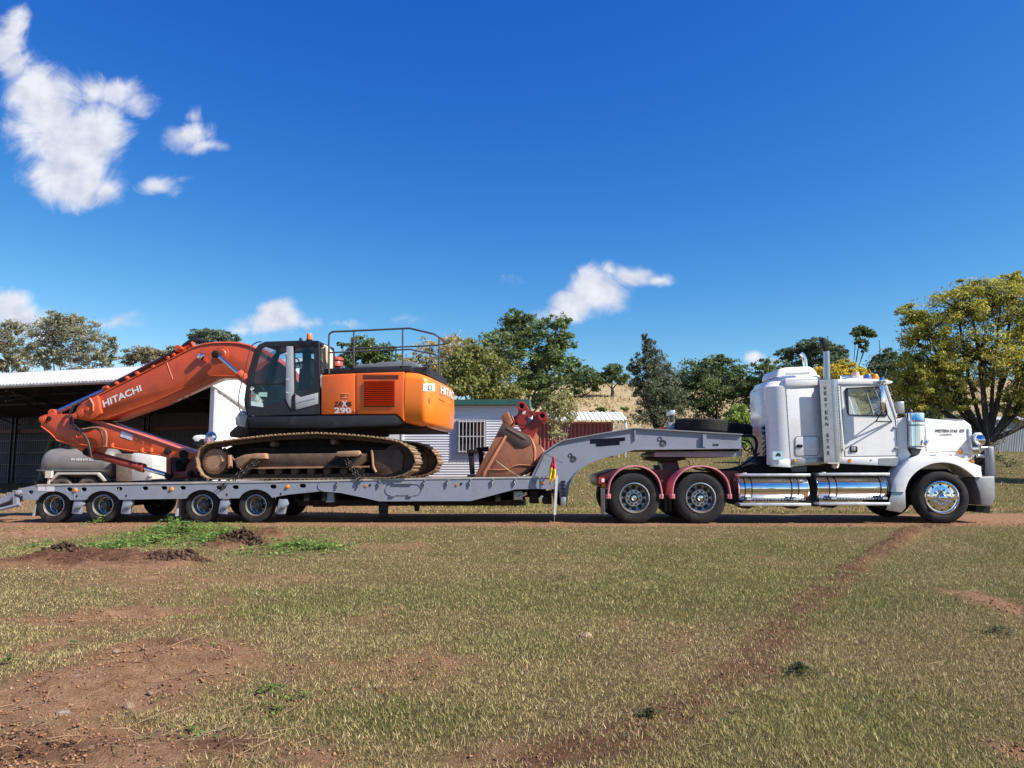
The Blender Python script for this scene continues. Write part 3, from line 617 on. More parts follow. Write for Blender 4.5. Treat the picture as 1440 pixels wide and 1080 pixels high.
tree('gum_tree', 'rounded dark treetop showing over the top of the boom', 66, 302, [(300, 472, 26, 8, 1), (280, 475, 16, 8, .6), (318, 476, 20, 9, .7), (300, 490, 36, 16, .6)], 6000, .2, ((.06, .085, .06), (.09, .115, .08), (.04, .055, .04)), (.4, .3, .3), B_dark, .2, 2.0, 26, .2, .25)
tree('leafy_tree', 'leafy green tree behind the excavator hood and handrail', 36, 515, [(512, 490, 24, 20, 1), (535, 500, 26, 18, 1), (495, 505, 20, 16, .7), (480, 484, 6, 4, .1), (540, 525, 40, 26, 1), (500, 530, 30, 24, .6)], 8500, .15, DKG, DW, B_dark, .13, 2.4, 22, .6, .24)
tree('sparse_tree', 'thin yellowing tree with sparse leaves right of the handrail', 38, 630, [(605, 495, 30, 22, .5), (640, 490, 28, 24, .8), (590, 520, 30, 18, .8), (655, 505, 24, 22, .6), (630, 525, 34, 20, .9), (570, 510, 20, 12, .4)], 5200, .13, ((.17, .14, .04), (.26, .19, .06), (.11, .11, .04), (.33, .20, .07)), (.35, .25, .25, .15), B_grey, .09, 2.2, 34, .3, .22)
tree('leafy_tree', 'big windswept green tree behind the grey corrugated building', 33, 712, [(735, 470, 40, 30, 1), (700, 495, 40, 30, 1), (770, 495, 36, 28, .9), (745, 520, 56, 32, 1.2), (785, 455, 20, 18, .4), (725, 447, 18, 14, .35), (760, 545, 40, 18, .6), (800, 520, 18, 22, .4), (790, 478, 22, 16, .4)], 9500, .19, ((.055, .085, .03), (.09, .115, .04), (.035, .05, .02), (.16, .16, .05)), DW, B_brown, .12, 3.4, 30, .5, .2, wind=(.6, 0, .4), fork=.5, scat=.12)
tree('bushy_tree', 'dense olive bush standing against the grey building roof', 31, 672, [(660, 520, 40, 30, 1), (690, 530, 40, 34, 1), (650, 545, 44, 26, 1), (700, 555, 40, 20, .8), (640, 515, 20, 18, .4), (670, 495, 28, 18, .5)], 12000, .13, OLV, OW, B_brown, .1, 2.4, 34, .4, .24)
tree('gum_tree', 'left of the two small trees on the hilltop skyline', 112, 825, [(822, 528, 20, 14, 1), (812, 540, 16, 14, .7), (838, 538, 14, 14, .7), (800, 555, 18, 10, .5)], 4200, .3, DKG, DW, B_dark, .25, 2.0, 26, .2, .25)
tree('gum_tree', 'right of the two small trees on the hilltop skyline', 112, 861, [(862, 522, 16, 11, 1), (850, 532, 12, 9, .7), (874, 533, 12, 9, .6)], 3600, .3, DKG, DW, B_dark, .25, 2.0, 26, .2, .25)
tree('conifer_tree', 'tall dark conifer with pointed top left of the spare tyres', 58, 926, [(922, 580, 34, 26, 1), (925, 550, 30, 28, 1.1), (938, 535, 22, 28, .8), (920, 515, 22, 24, .8), (912, 492, 11, 20, .4), (908, 476, 6, 11, .15), (902, 540, 18, 20, .5), (950, 565, 20, 24, .6), (898, 512, 14, 14, .35), (890, 520, 10, 10, .2)], 13000, .19, ((.05, .065, .038), (.08, .09, .05), (.032, .04, .026), (.12, .115, .07)), DW, B_dark, .2, 3.0, 30, .6, .25)
tree('spreading_tree', 'broad dark green tree right of the conifer', 62, 1000, [(985, 525, 34, 22, 1), (1020, 525, 34, 24, 1), (1000, 550, 50, 24, 1.1), (965, 545, 20, 20, .6), (1005, 508, 22, 10, .5), (1040, 548, 26, 24, .7), (985, 575, 36, 20, .7), (1000, 600, 50, 16, .5)], 10500, .2, DKG, DW, B_dark, .22, 2.0, 30, .2, .24)
tree('spreading_tree', 'dark tree rising behind the sleeper cab', 60, 1075, [(1062, 545, 26, 26, 1), (1085, 520, 28, 18, .8), (1075, 560, 30, 30, 1), (1060, 590, 30, 24, .8), (1095, 545, 24, 24, .6)], 9000, .2, DKG, DW, B_dark, .2, 2.0, 28, .2, .25)
tree('spreading_tree', 'flat-topped dark tree behind the exhaust stacks', 74, 1140, [(1140, 490, 30, 13, 1), (1112, 497, 20, 10, .6), (1172, 497, 20, 12, .7), (1150, 508, 44, 14, .9), (1130, 530, 40, 16, .6)], 9000, .24, ((.05, .075, .045), (.075, .10, .06), (.03, .045, .03)), (.4, .3, .3), B_dark, .22, 2.0, 30, .2, .24)
tree('sparse_tree', 'tall bare-stemmed tree with a small tuft right of the exhaust', 64, 1188, [(1212, 465, 11, 7, 1), (1224, 470, 9, 6, .6), (1203, 470, 8, 5, .4), (1208, 480, 10, 6, .4), (1216, 488, 7, 7, .25)], 1300, .24, DKG, DW, B_dark, .13, 1.8, 14, .2, .32, fork=.35)
tree('yellow_bush', 'yellow-flowering bush showing just above the cab roof', 42, 1180, [(1165, 525, 24, 16, 1), (1190, 522, 22, 16, 1), (1210, 530, 14, 12, .6), (1180, 545, 40, 20, 1)], 6500, .13, ((.34, .25, .02), (.24, .20, .03), (.14, .14, .03)), (.4, .35, .25), B_brown, .1, 1.8, 26, .2, .25, cat='bush')
tree('dark_tree', 'dense dark tree behind the cab door and mirror', 58, 1250, [(1240, 520, 26, 24, 1), (1275, 530, 40, 36, 1.2), (1225, 545, 26, 20, .8), (1290, 570, 50, 30, 1.1), (1250, 500, 16, 12, .4), (1310, 545, 40, 40, 1), (1340, 590, 50, 24, .8)], 14000, .2, ((.04, .06, .028), (.065, .085, .035), (.028, .038, .02), (.10, .11, .045)), DW, B_dark, .2, 2.2, 30, .3, .25)
tree('green_bush', 'bright green rounded bush behind the gooseneck hoses', 34, 1040, [(1038, 585, 18, 18, 1), (1048, 600, 16, 18, .8), (1028, 600, 14, 14, .6), (1040, 620, 20, 14, .6)], 6000, .09, ((.11, .16, .035), (.16, .21, .05), (.07, .10, .025)), (.4, .3, .3), B_brown, .06, 1.8, 30, .2, .26, cat='bush')
tree('sapling', 'slender pale green sapling in front of the red container', 30, 790, [(785, 570, 16, 18, 1), (795, 560, 12, 14, .7), (778, 590, 16, 14, .7), (798, 585, 14, 14, .6), (785, 612, 16, 12, .3), (770, 575, 10, 10, .4), (780, 635, 12, 10, .25), (805, 570, 8, 10, .3)], 2600, .10, ((.22, .20, .10), (.16, .17, .07), (.30, .25, .14), (.11, .12, .05)), (.3, .3, .2, .2), B_grey, .035, 2.2, 26, .5, .3)
tree('hill_shrub', 'dark rounded shrub on the hill above the green roof', 95, 762, [(762, 562, 14, 9, 1), (752, 568, 12, 7, .7), (775, 566, 10, 7, .5)], 2600, .25, DKG, DW, B_dark, .12, 2.0, 22, .2, .25, cat='shrub')
for i, (u, v, s_, lb) in enumerate(((845, 575, 6, 'small scrub bush in the middle of the dry hillside'), (862, 580, 5, 'tiny scrub bush right of centre on the dry hillside'), (878, 574, 5, 'scrub bush on the dry hillside nearest the conifer'), (832, 580, 5, 'low scrub bush on the dry hillside above the container roof'))):
    tree('hill_shrub', lb, 82+2*i, u, [(u, v, s_, s_*.6, 1), (u+3, v+2, s_, s_*.6, .7)], 500, .2, OLV, OW, B_dark, .05, 2.0, 8, .2, .4, cat='shrub')
# the big yellowing tree on the right
tree('shade_tree', 'big spreading tree with yellowing leaves right of the truck bonnet', 34, 1388,
     [(1300, 470, 42, 34, 1), (1345, 435, 50, 34, 1.1), (1400, 425, 46, 36, 1.1), (1440, 450, 46, 50, 1), (1320, 510, 52, 36, 1.2), (1375, 500, 60, 46, 1.5), (1430, 520, 50, 50, 1.2), (1285, 440, 24, 20, .4), (1430, 395, 26, 14, .5), (1280, 530, 32, 30, .7), (1500, 480, 60, 70, 1.3), (1345, 555, 44, 26, .7), (1430, 575, 34, 26, .5), (1490, 560, 50, 40, .8), (1300, 560, 36, 24, .5), (1365, 405, 30, 16, .4)],
     40000, .14, ((.24, .20, .03), (.18, .18, .035), (.115, .135, .032), (.065, .08, .026), (.31, .235, .035)), (.24, .26, .26, .14, .10), B_dark, .30, 3.0, 40, .5, .22, fork=.15)
tree('garden_shrub', 'small twiggy shrub on the lawn right of the bull bar', 40, 1412, [(1412, 646, 13, 10, 1), (1404, 642, 8, 8, .6), (1422, 650, 8, 7, .5)], 420, .10, ((.11, .12, .05), (.18, .16, .09)), (.6, .4), B_brown, .03, 2.2, 12, .2, .35, cat='shrub')
tree('flowering_shrub', 'dark shrub with pale flowers in front of the far shed', 46, 1402, [(1402, 612, 10, 14, 1), (1394, 622, 8, 10, .6), (1408, 600, 8, 9, .5)], 900, .10, ((.07, .08, .05), (.5, .48, .46), (.05, .06, .04)), (.5, .2, .3), B_brown, .04, 2.0, 14, .2, .35, cat='shrub')

# trees on the far side of the paddock, behind the photographer: they show in the chrome only
_src = [o for o in COL.objects if o.parent is None and o.type == 'EMPTY' and o.get('category') == 'tree' and o.name.split('.')[0] in ('spreading_tree', 'bushy_tree', 'gum_tree', 'dark_tree')]
for i, xx_ in enumerate(np.linspace(-70, 75, 13)):
    o = _src[(i*5) % len(_src)]; c = o.copy(); COL.objects.link(c); y_ = -62+9*math.sin(i*2.1); c.location = (xx_, y_, float(gz(xx_, y_))); c.scale = (1.25, 1.25, 1.05); c.rotation_euler = (0, 0, i*1.3)
    c['label'] = 'tree across the paddock behind the photographer, seen only in chrome reflections'; c['group'] = 'trees behind the photographer'
    for ch in [q for q in COL.objects if q.parent == o]:
        d = ch.copy(); COL.objects.link(d); d.parent = c

_st = [o for o in COL.objects if o.parent is None and o.name.startswith('shade_tree')][0]; c = _st.copy(); COL.objects.link(c); c.location = (27.5, 11.5, float(gz(27.5, 11.5))); c.scale = (.85, .85, .95); c.rotation_euler = (0, 0, 2.2)
c['label'] = 'yellowing tree just beyond the right edge, its shadow falling on the lawn'
for ch in [q for q in COL.objects if q.parent == _st]:
    d = ch.copy(); COL.objects.link(d); d.parent = c

# ------------------------------------------------------------------ buildings
def corrug(mb, A, B, up, out, pitch, depth, thick=None):
    """corrugated sheet: runs from A to B (ridges repeat that way), extends by vector up; out = ridge direction"""
    A = Vector(A); B = Vector(B); up = Vector(up); out = Vector(out).normalized(); L = (B-A).length; n = max(2, int(L/pitch))
    pa = []
    for i in range(n):
        for f, h in ((0, 0), (.25, 0), (.5, 1), (.75, 1)): pa.append(A+(B-A)*((i+f)/n)+out*(depth*h))
    pa.append(B); mb.strip(pa, [p+up for p in pa]); return mb
def corrug_round(mb, A, B, up, out, pitch, depth, k=4):
    A = Vector(A); B = Vector(B); up = Vector(up); out = Vector(out).normalized(); n = max(2, int((B-A).length/pitch)); pa = []
    for i in range(n*k+1): pa.append(A+(B-A)*(i/(n*k))+out*(depth*(0.5-0.5*math.cos(2*math.pi*i/k))))
    mb.strip(pa, [p+up for p in pa]); return mb
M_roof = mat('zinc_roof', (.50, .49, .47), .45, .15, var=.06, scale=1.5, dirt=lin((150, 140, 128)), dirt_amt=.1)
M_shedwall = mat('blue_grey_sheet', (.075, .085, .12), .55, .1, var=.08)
M_shedred = mat('red_oxide_steel', (.20, .055, .04), .6, var=.15)
M_shedsteel = mat('galvanised_purlin', (.10, .10, .11), .5, .4, var=.15)
# open machinery shed
SH = Frame((-11.67, 14.1, 0.0), R(-18.0)); sh = root('machinery_shed', SH, 'long open-fronted machinery shed with pale zinc roof behind the boom', 'shed')
gh = SH.p(300, 533, 0).z; LW = -32.0; rh = gh+1.8; dp = 7.5
mb = MB(); corrug(mb, (LW, -.35, gh+.08), (.25, -.35, gh+.08), (0, dp+.35, rh-gh), (0, 0, 1), .19, .03); mb.build('roof_sheet', M_roof, sh, smooth=0)
mb = MB(); corrug(mb, (LW, 2*dp, gh+.1), (.25, 2*dp, gh+.1), (0, -dp, rh-gh), (0, 0, 1), .19, .03); mb.build('roof_sheet', M_roof, sh, smooth=0)
M_dimsheet = mat('dimming_sheet_dark', (.05, .05, .055), .9)
mb = MB(); mb.add([(LW, -.3, gh+.0), (.2, -.3, gh+.0), (.2, dp, rh-.08), (LW, dp, rh-.08), (.2, 2*dp-.1, gh), (LW, 2*dp-.1, gh)], [(0, 1, 2, 3), (3, 2, 4, 5)]); mb.build('roof_dimming_sheet', M_dimsheet, sh, smooth=0)  # dark sheet added under the roof to dim the shed interior
mb = MB(); mb.tube([(LW, -.42, gh+.0), (.3, -.42, gh+.0)], .075, 8); mb.build('gutter', mat('old_gutter', (.30, .29, .28), .6, .2, var=.25, scale=3), sh)
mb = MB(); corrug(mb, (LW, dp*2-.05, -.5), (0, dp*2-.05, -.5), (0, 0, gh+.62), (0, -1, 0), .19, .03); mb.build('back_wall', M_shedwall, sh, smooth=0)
mb = MB(); mb.add([(0, 0, -.5), (0, 2*dp, -.5), (0, 2*dp, gh), (0, dp, rh-.05), (0, 0, gh)], [(0, 1, 2, 3, 4)]); mb.add([(-.05, 0, -.5), (-.05, 2*dp, -.5), (-.05, 2*dp, gh), (-.05, dp, rh-.05), (-.05, 0, gh)], [(4, 3, 2, 1, 0)]); mb.build('end_wall', M_whiteflat, sh, smooth=0)
mb = MB(); corrug(mb, (.012, .3, -.5), (.012, 2*dp-.1, -.5), (0, 0, gh+.4), (1, 0, 0), .2, .02); mb.build('end_wall_sheet', M_whiteflat, sh, smooth=0)
mb = MB(); mb.box((-.14, -.06, -.5), (.05, .10, gh)); mb.build('corner_post', mat('post_grey', (.42, .43, .46), .5, var=.06), sh)
mb = MB(); mb.tube(smooth_path([(-.25, -.42, gh), (-.25, -.42, gh-.16), (.05, -.1, gh-.3), (.12, 2.5, gh-1.25), (.14, 5.0, gh-2.2)], 4), .06, 8); mb.build('downpipe', M_whiteflat, sh)
for x in (-5.6, -11.2, -16.8, -22.4, -28):
    mb = MB(); mb.box((x-.08, -.05, -.5), (x+.08, .11, gh-.02))
    if x in (-16.8, -22.4, -28): mb.build('front_post', M_shedsteel, sh)
    mb = MB()
    for s in (-.18, .18): mb.box((x+s-.03, 2*dp-.75, -.5), (x+s+.03, 2*dp-.6, gh))
    for k in range(9):
        z = .1+k*.45; mb.tube([(x-.18, 2*dp-.67, z), (x+.18, 2*dp-.67, z+.225), (x-.18, 2*dp-.67, z+.45)], .018, 4)
    mb.build('lattice_column', M_shedsteel, sh)
    mb = MB(); mb.tube([(x, .2, gh-.1), (x, dp, rh-.12), (x, 2*dp-.2, gh-.1)], .05, 6); mb.tube([(x, .2, gh-.55), (x, dp, rh-.6), (x, 2*dp-.2, gh-.55)], .04, 6)
    for k in range(14):
        y = .4+k*1.03; zt = gh-.1+(rh-gh)*(1-abs(y-dp)/dp); mb.tube([(x, y, zt-.02), (x, y+.5, zt-.45), (x, y+1.0, zt)], .018, 4)
    mb.build('roof_truss', M_shedsteel, sh)
mb = MB(); mb.box((LW, 2*dp-.55, gh-1.1), (-.1, 2*dp-.4, gh-.86)); mb.build('red_beam', M_shedred, sh)
for z in (.55, 1.35, 2.15, 2.95):
    mb = MB(); mb.box((LW, 2*dp-.3, z), (-.1, 2*dp-.14, z+.09)); mb.build('wall_girt', M_shedsteel, sh)
for y in (1.2, 2.8, 4.4, 6.0, 7.4, 9.0, 10.6, 12.2):
    mb = MB(); z = gh+(rh-gh)*(1-abs(y-dp)/dp)-.1; mb.box((LW, y-.04, z), (-.1, y+.04, z+.12)); mb.build('purlin', M_shedsteel, sh)

# grey corrugated site office
OF = Frame((OFX := Frame((0, 0, 0)).p(735, 640, 7.1).x, 7.1, 0.0), R(-2.0)); of = root('site_office', OF, 'grey horizontally corrugated building with barred window and green roof trim', 'building')
M_of = mat('office_sheet', (.68, .68, .71), .45, .05, var=.04, scale=1.5, dirt=lin((170, 160, 150)), dirt_amt=.05)
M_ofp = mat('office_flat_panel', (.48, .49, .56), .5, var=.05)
M_green = mat('green_trim', (.03, .10, .085), .45, var=.1)
wt = OF.p(690, 569, 0).z; WL = -7.6
mb = MB(); corrug_round(mb, (WL, 0, .25), (WL, 0, wt), (-WL, 0, 0), (0, -1, 0), .074, .018, 4)
for q in mb.v: pass
wall = mb.build('wall_sheet', M_of, of, smooth=60)
mb = MB(); mb.box((WL, .01, .2), (0, 3.0, wt)); mb.build('wall_core', M_of, of)
mb = MB(); corrug_round(mb, (.01, 0, .25), (.01, 0, wt), (0, 3.0, 0), (1, 0, 0), .074, .018, 4); mb.build('end_wall_sheet', M_of, of, smooth=60)
rz = .62
mb = MB(); a = OF.p(735, 562, -.15); mb.add([(WL-.15, -.15, wt+.02), (.2, -.15, wt+.02), (.2, 1.5, wt+.02+rz*.35), (WL-.15, 1.5, wt+.02+rz*.35), (.2, 3.2, wt+.02), (WL-.15, 3.2, wt+.02)], [(0, 1, 2, 3), (3, 2, 4, 5)]); mb.build('roof', mat('green_roof', (.10, .22, .17), .5, .1, var=.08), of, smooth=0)
mb = MB(); mb.box((WL-.15, -.19, wt-.02), (.2, -.15, wt+.14)); mb.build('fascia', M_green, of)
mb = MB(); mb.prism([Vector((.2, -.17, wt-.02)), Vector((.24, -.17, wt-.02)), Vector((.24, -.17, wt+.14)), Vector((.2, -.17, wt+.14))], 3.2); mb.build('barge_board', mat('barge_green', (.12, .30, .22), .5, var=.1), of)
# corner and joint flashings, door panel
for u0, u1 in ((541, 565),):
    x0 = OF.p(u0, 620, 0).x; x1 = OF.p(u1, 620, 0).x; mb = MB(); mb.box((x0, -.035, .3), (x1, .0, wt-.1)); mb.build('flat_panel', M_of, of)
    mb = MB(); mb.box((x1, -.06, .3), (x1+.05, 0, wt-.1)); mb.build('joint_strip', M_whiteflat, of)
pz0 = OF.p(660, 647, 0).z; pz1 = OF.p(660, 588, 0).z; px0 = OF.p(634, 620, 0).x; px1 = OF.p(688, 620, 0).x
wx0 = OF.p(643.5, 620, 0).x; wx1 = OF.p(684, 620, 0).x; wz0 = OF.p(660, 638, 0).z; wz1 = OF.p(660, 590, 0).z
mb = MB(); mb.box((px0, -.03, pz0), (wx0+.02, -.002, pz1)); mb.box((wx0+.02, -.03, pz0), (px1, -.002, wz0+.02)); mb.build('lilac_panel', M_ofp, of)  # flat lilac-grey panel left of and below the window
wnw = part_empty('window', of)
mb = MB(); mb.box((wx0, -.10, wz0), (wx1, -.04, wz0+.05)); mb.box((wx0, -.10, wz1-.05), (wx1, -.04, wz1)); mb.box((wx0, -.10, wz0+.05), (wx0+.05, -.04, wz1-.05)); mb.box((wx1-.05, -.10, wz0+.05), (wx1, -.04, wz1-.05)); mb.build('frame', mat('frame_grey', (.30, .31, .34), .5, var=.06), wnw)
mb = MB(); mb.box((wx0+.04, -.045, wz0+.04), (wx1-.04, -.035, wz1-.04)); mb.build('pane', mat('dark_pane', (.012, .014, .018), .12, var=.2), wnw)
for k in range(8):
    x = wx0+.06+(wx1-wx0-.12)*k/7; mb = MB(); mb.tube([(x, -.12, wz0+.02), (x, -.12, wz1-.02)], .009, 6); mb.build('bar', mat('bar_grey', (.55, .55, .56), .5, var=.06), wnw)
for z in (wz0+.07, (wz0+wz1)/2, wz1-.07): mb = MB(); mb.box((wx0+.02, -.125, z-.012), (wx1-.02, -.098, z+.012)); mb.build('cross_bar', MATS['bar_grey'], wnw)
# stumps
for x in (WL+.3, -5, -2.5, -.3):
    mb = MB(); mb.box((x-.12, .2, -.2), (x+.12, .45, .3)); mb.build('stump', M_shedsteel, of)

# red shipping container with awning
cy = 34.0; cxr = Frame((0, 0, 0)).p(861, 610, cy).x; CT = Frame((cxr, cy, float(gz(cxr, cy))-.1), R(0)); ct = root('shipping_container', CT, 'rust red shipping container with ribbed side behind the gooseneck', 'container')
M_cred = mat('container_red', (.235, .04, .035), .55, var=.15, scale=2, dirt=lin((120, 70, 60)), dirt_amt=.15)
M_cedge = mat('container_edge_red', (.40, .10, .085), .5, var=.12)
chh = CT.p(800, 593, 0).z
mb = MB(); corrug(mb, (-6.0, 0, .15), (-.15, 0, .15), (0, 0, chh-.3), (0, 1, 0), .25, .045); mb.build('side_wall', M_cred, ct, smooth=0)
mb = MB(); mb.box((-6.0, .06, .15), (-.05, 2.4, chh-.12)); mb.build('body', M_cred, ct)
for k in range(24):
    x = -5.9+.25*k; mb = MB(); mb.box((x-.035, -.015, .16), (x+.035, .0, chh-.15)); mb.build('rib', M_cedge, ct)
mb = MB(); mb.box((-6.05, -.03, chh-.14), (0, .06, chh-.02)); mb.box((-6.05, -.03, 0), (0, .06, .15)); mb.build('rail', M_cedge, ct)
mb = MB(); mb.box((-.14, -.035, .0), (.02, .12, chh-.14)); mb.build('corner_post', M_cedge, ct)
CA = Frame((cxr, cy-.3, CT.o.z), 0); ca = root('awning', CA, 'white corrugated awning roof above the red container', 'awning')
mb = MB(); corrug(mb, (-6.4, -.2, chh+.05), (.95, -.2, chh+.05), (0, 2.8, .72), (0, 0, 1), .3, .06); mb.build('roof_sheet', M_whiteflat, ca, smooth=0)
for x in (.3, .75):
    mb = MB(); mb.box((x, -.1, -.2), (x+.1, .05, chh+.05)); mb.build('post', mat('post_blue_grey', (.40, .44, .50), .5, var=.06), ca)
mb = MB(); mb.tube([(.82, -.05, chh), (1.05, -.05, chh-1.6)], .05, 6); mb.build('stay', M_whiteflat, ca)

# far grey shed under the big tree
FS = Frame((Frame((0, 0, 0)).p(1405, 610, 42).x, 42, float(gz(36, 42))-.1), 0); fs = root('garden_shed', FS, 'low blue-grey sheet shed under the big tree at the right edge', 'shed')
M_fs = mat('weathered_sheet', (.27, .29, .31), .6, .05, var=.12, scale=1.2)
fh = FS.p(1420, 591, 0).z
for k in range(12):
    x = -1.2+.76*k; mb = MB(); corrug(mb, (x, 0, 0), (x+.755, 0, 0), (0, 0, fh), (0, -1, 0), .12, .02); mb.build('wall_panel', M_fs, fs, smooth=0)
mb = MB(); mb.box((-1.2, .05, 0), (7.9, 3, fh-.02)); mb.build('core', M_fs, fs)
mb = MB(); mb.add([(-1.4, -.3, fh+.02), (8.1, -.3, fh+.02), (8.1, 3.2, fh+.5), (-1.4, 3.2, fh+.5)], [(0, 1, 2, 3)]); mb.build('roof', M_roof, fs, smooth=0)

# ------------------------------------------------------------------ things in front of the shed
WT = Frame((-15.0, 12.8, 0), 0); wtk = root('water_tank_trailer', WT, 'dark grey cylindrical tank trailer with tandem wheels in front of the shed', 'tank trailer')
M_tank = mat('tank_grey', (.20, .185, .175), .45, .1, var=.2, scale=2, dirt=lin((150, 130, 112)), dirt_amt=.22, dirt_scale=1.5)
a = WT.p(65, 652, 0); b_ = WT.p(166, 652, 0); rt_ = abs(WT.p(100, 630, -.6).z-WT.p(100, 674, -.6).z)/2; cz = WT.p(100, 652, -.6).z; L = b_.x-a.x
mb = MB(); mb.lathe((a.x, 0, cz), [(0, .02), (rt_*.5, .03), (rt_*.82, .1), (rt_*.95, .22), (rt_, .4), (rt_, L-.25), (rt_*.96, L-.1), (rt_*.8, L), (0, L+.02)], 28, 'x'); mb.build('tank', M_tank, wtk)
mb = MB(); mb.box((a.x+.02, -rt_-.012, cz-.25), (b_.x, -rt_+.05, cz-.225)); mb.build('rub_rail', M_steel, wtk)
mb = MB(); mb.lathe((a.x+.9, 0, cz+rt_-.03), [(0, .12), (.2, .12), (.2, 0)], 16, 'z'); mb.tube([(a.x+.45, 0, cz+rt_-.1), (a.x+.45, 0, cz+rt_+.2)], .03, 6); mb.build('hatch', M_black, wtk)
mb = MB(); gpts = [(68, 676), (80, 664.5), (138, 664.5), (149, 676), (145, 677.5), (135.5, 667.5), (82.5, 667.5), (72, 678)]; mb.prism(WT.ps(gpts, -rt_-.1), -rt_+.35); mb.build('mudguard', mat('pale_guard', (.45, .42, .38), .6, var=.1), wtk, bevel=.01)
mb = MB(); mb.box((a.x-.1, -.5, cz-rt_-.22), (b_.x+1.6, .5, cz-rt_-.05)); mb.build('chassis', M_under, wtk)
for u in (87, 124):
    c = WT.p(u, 684, -rt_+.05); r_ = .40; w = part_empty('wheel', wtk)
    mb = MB(); mb.lathe((c.x, -rt_-.02, .41), [(.22, .02), (.30, -.01), (.37, .0), (.41, .05), (.41, .19), (.37, .24), (.22, .22)], 28); mb.build('tyre', M_tyredust, w)
    mb = MB(); mb.lathe((c.x, -rt_, .41), [(.0, .04), (.07, .03), (.10, .08), (.2, .07), (.23, .01)], 24); mb.build('rim', M_steel, w)
mb = MB(); c = WT.p(69, 672, -rt_-.1); mb.box((c.x-.09, -rt_-.2, c.z), (c.x+.12, -rt_-.05, c.z+.25)); mb.box((c.x-.02, -rt_-.15, .3), (c.x+.05, -rt_-.1, c.z)); mb.build('tail_lamp', mat('lamp_box', (.55, .5, .45), .5), wtk)
lettering(WT, 'PH 0428 679 153', [(100, 647.8), (131, 648.2), (131, 644.6), (100.5, 644.2)], -rt_-.01, M_txtwhite, wtk, bold=.02)
# square spray tank / cabinet behind it
SP = Frame((-13.4, 12.6, 0), 0); sp = root('equipment_cabinet', SP, 'white and brown checker-plate cabinet right of the dark tank', 'cabinet')
mb = MB(); mb.prism(SP.ps([(163, 638), (184, 638), (184, 677), (163, 677)], -.6), .6); mb.build('brown_module', mat('brown_plate', (.21, .16, .12), .5, .2, var=.3, scale=14), sp, bevel=.02)
mb = MB(); mb.prism(SP.ps([(184.3, 640), (188, 637), (211, 639), (215, 646), (214.5, 674), (211, 675.5), (184.3, 676.5)], -.6), .6); mb.build('white_module', mat('white_plate', (.62, .60, .56), .5, .1, var=.14, scale=20), sp, bevel=.02)
mb = MB(); c = SP.p(212, 668, -.62); mb.lathe((c.x, -.66, c.z), [(0, 0), (.06, 0), (.07, .05)], 12); mb.build('round_lamp', M_whiteflat, sp)
mb = MB(); c0 = SP.p(163, 680, -.55); c1 = SP.p(232, 680, -.55); mb.box((c0.x, -.5, .45), (c1.x, .5, .62)); mb.box((c0.x+.3, -.45, -.02), (c0.x+.5, -.3, .45)); mb.box((c1.x-.4, -.45, -.02), (c1.x-.2, -.3, .45)); mb.box((c0.x+.3, .3, -.02), (c0.x+.5, .45, .45)); mb.box((c1.x-.4, .3, -.02), (c1.x-.2, .45, .45)); mb.build('stand', M_under, sp)
# pump set with blue hose
PU = Frame((-11.2, 11.4, 0), 0); pu = root('pump_set', PU, 'white and black motor pump set with coiled blue hose behind the track', 'pump')
c = PU.p(281, 618, 0)
mb = MB(); mb.prism(PU.ps([(270, 616), (273, 613), (276, 612), (284, 611.5), (284, 617), (280, 619), (279, 621), (274, 621)], -.2), .2); mb.build('white_cover', M_whiteflat, pu, bevel=.02)
mb = MB(); mb.prism(PU.ps([(271, 621), (279, 621), (280, 617), (283, 616), (283, 629), (271, 629)], -.18), .2); mb.build('motor', M_black, pu, bevel=.015)
mb = MB(); mb.prism(PU.ps(rrect(287, 614, 297, 623, 3), -.2), .2); mb.build('tank', M_steel, pu, bevel=.02)
mb = MB(); mb.prism(PU.ps([(291, 622), (293, 616), (296, 622)], -.23), -.2); mb.build('warning_tag', mat('tag_pink', (.7, .3, .35), .5), pu)
mb = MB()
for k in range(4):
    cc = PU.p(297+k, 614+k*.6, .1+.06*k); r_ = .17-.02*k; mb.tube([cc+Vector((r_*math.cos(t*math.pi/14), .02*math.sin(t), r_*math.sin(t*math.pi/14))) for t in range(-3, 18)], .022, 6)
mb.build('hose', mat('blue_hose', (.03, .13, .38), .4, var=.1), pu)
mb = MB(); z = PU.p(285, 630, 0).z; x0, x1 = PU.p(268, 630, 0).x, PU.p(305, 630, 0).x; mb.box((x0, -.4, z-.1), (x1, .5, z))
for x in (x0, x1-.08):
    for y in (-.4, .42): mb.box((x, y, -.03), (x+.08, y+.08, z-.1))
mb.build('table', M_under, pu)
# loose tyre leaning in the shed
tf = Frame((-22.6, 16.9, float(gz(-22.6, 16.9))), 0)
mb = MB(); mb.lathe((0, 0, .48), [(.27, .03), (.36, -.02), (.46, .0), (.50, .07), (.50, .23), (.46, .3), (.27, .27)], 28); o = mb.build('loose_tyre', M_tyre); o.location = tf.o; tag(o, 'black loose tyre standing in the dark shed at the left', 'tyre')

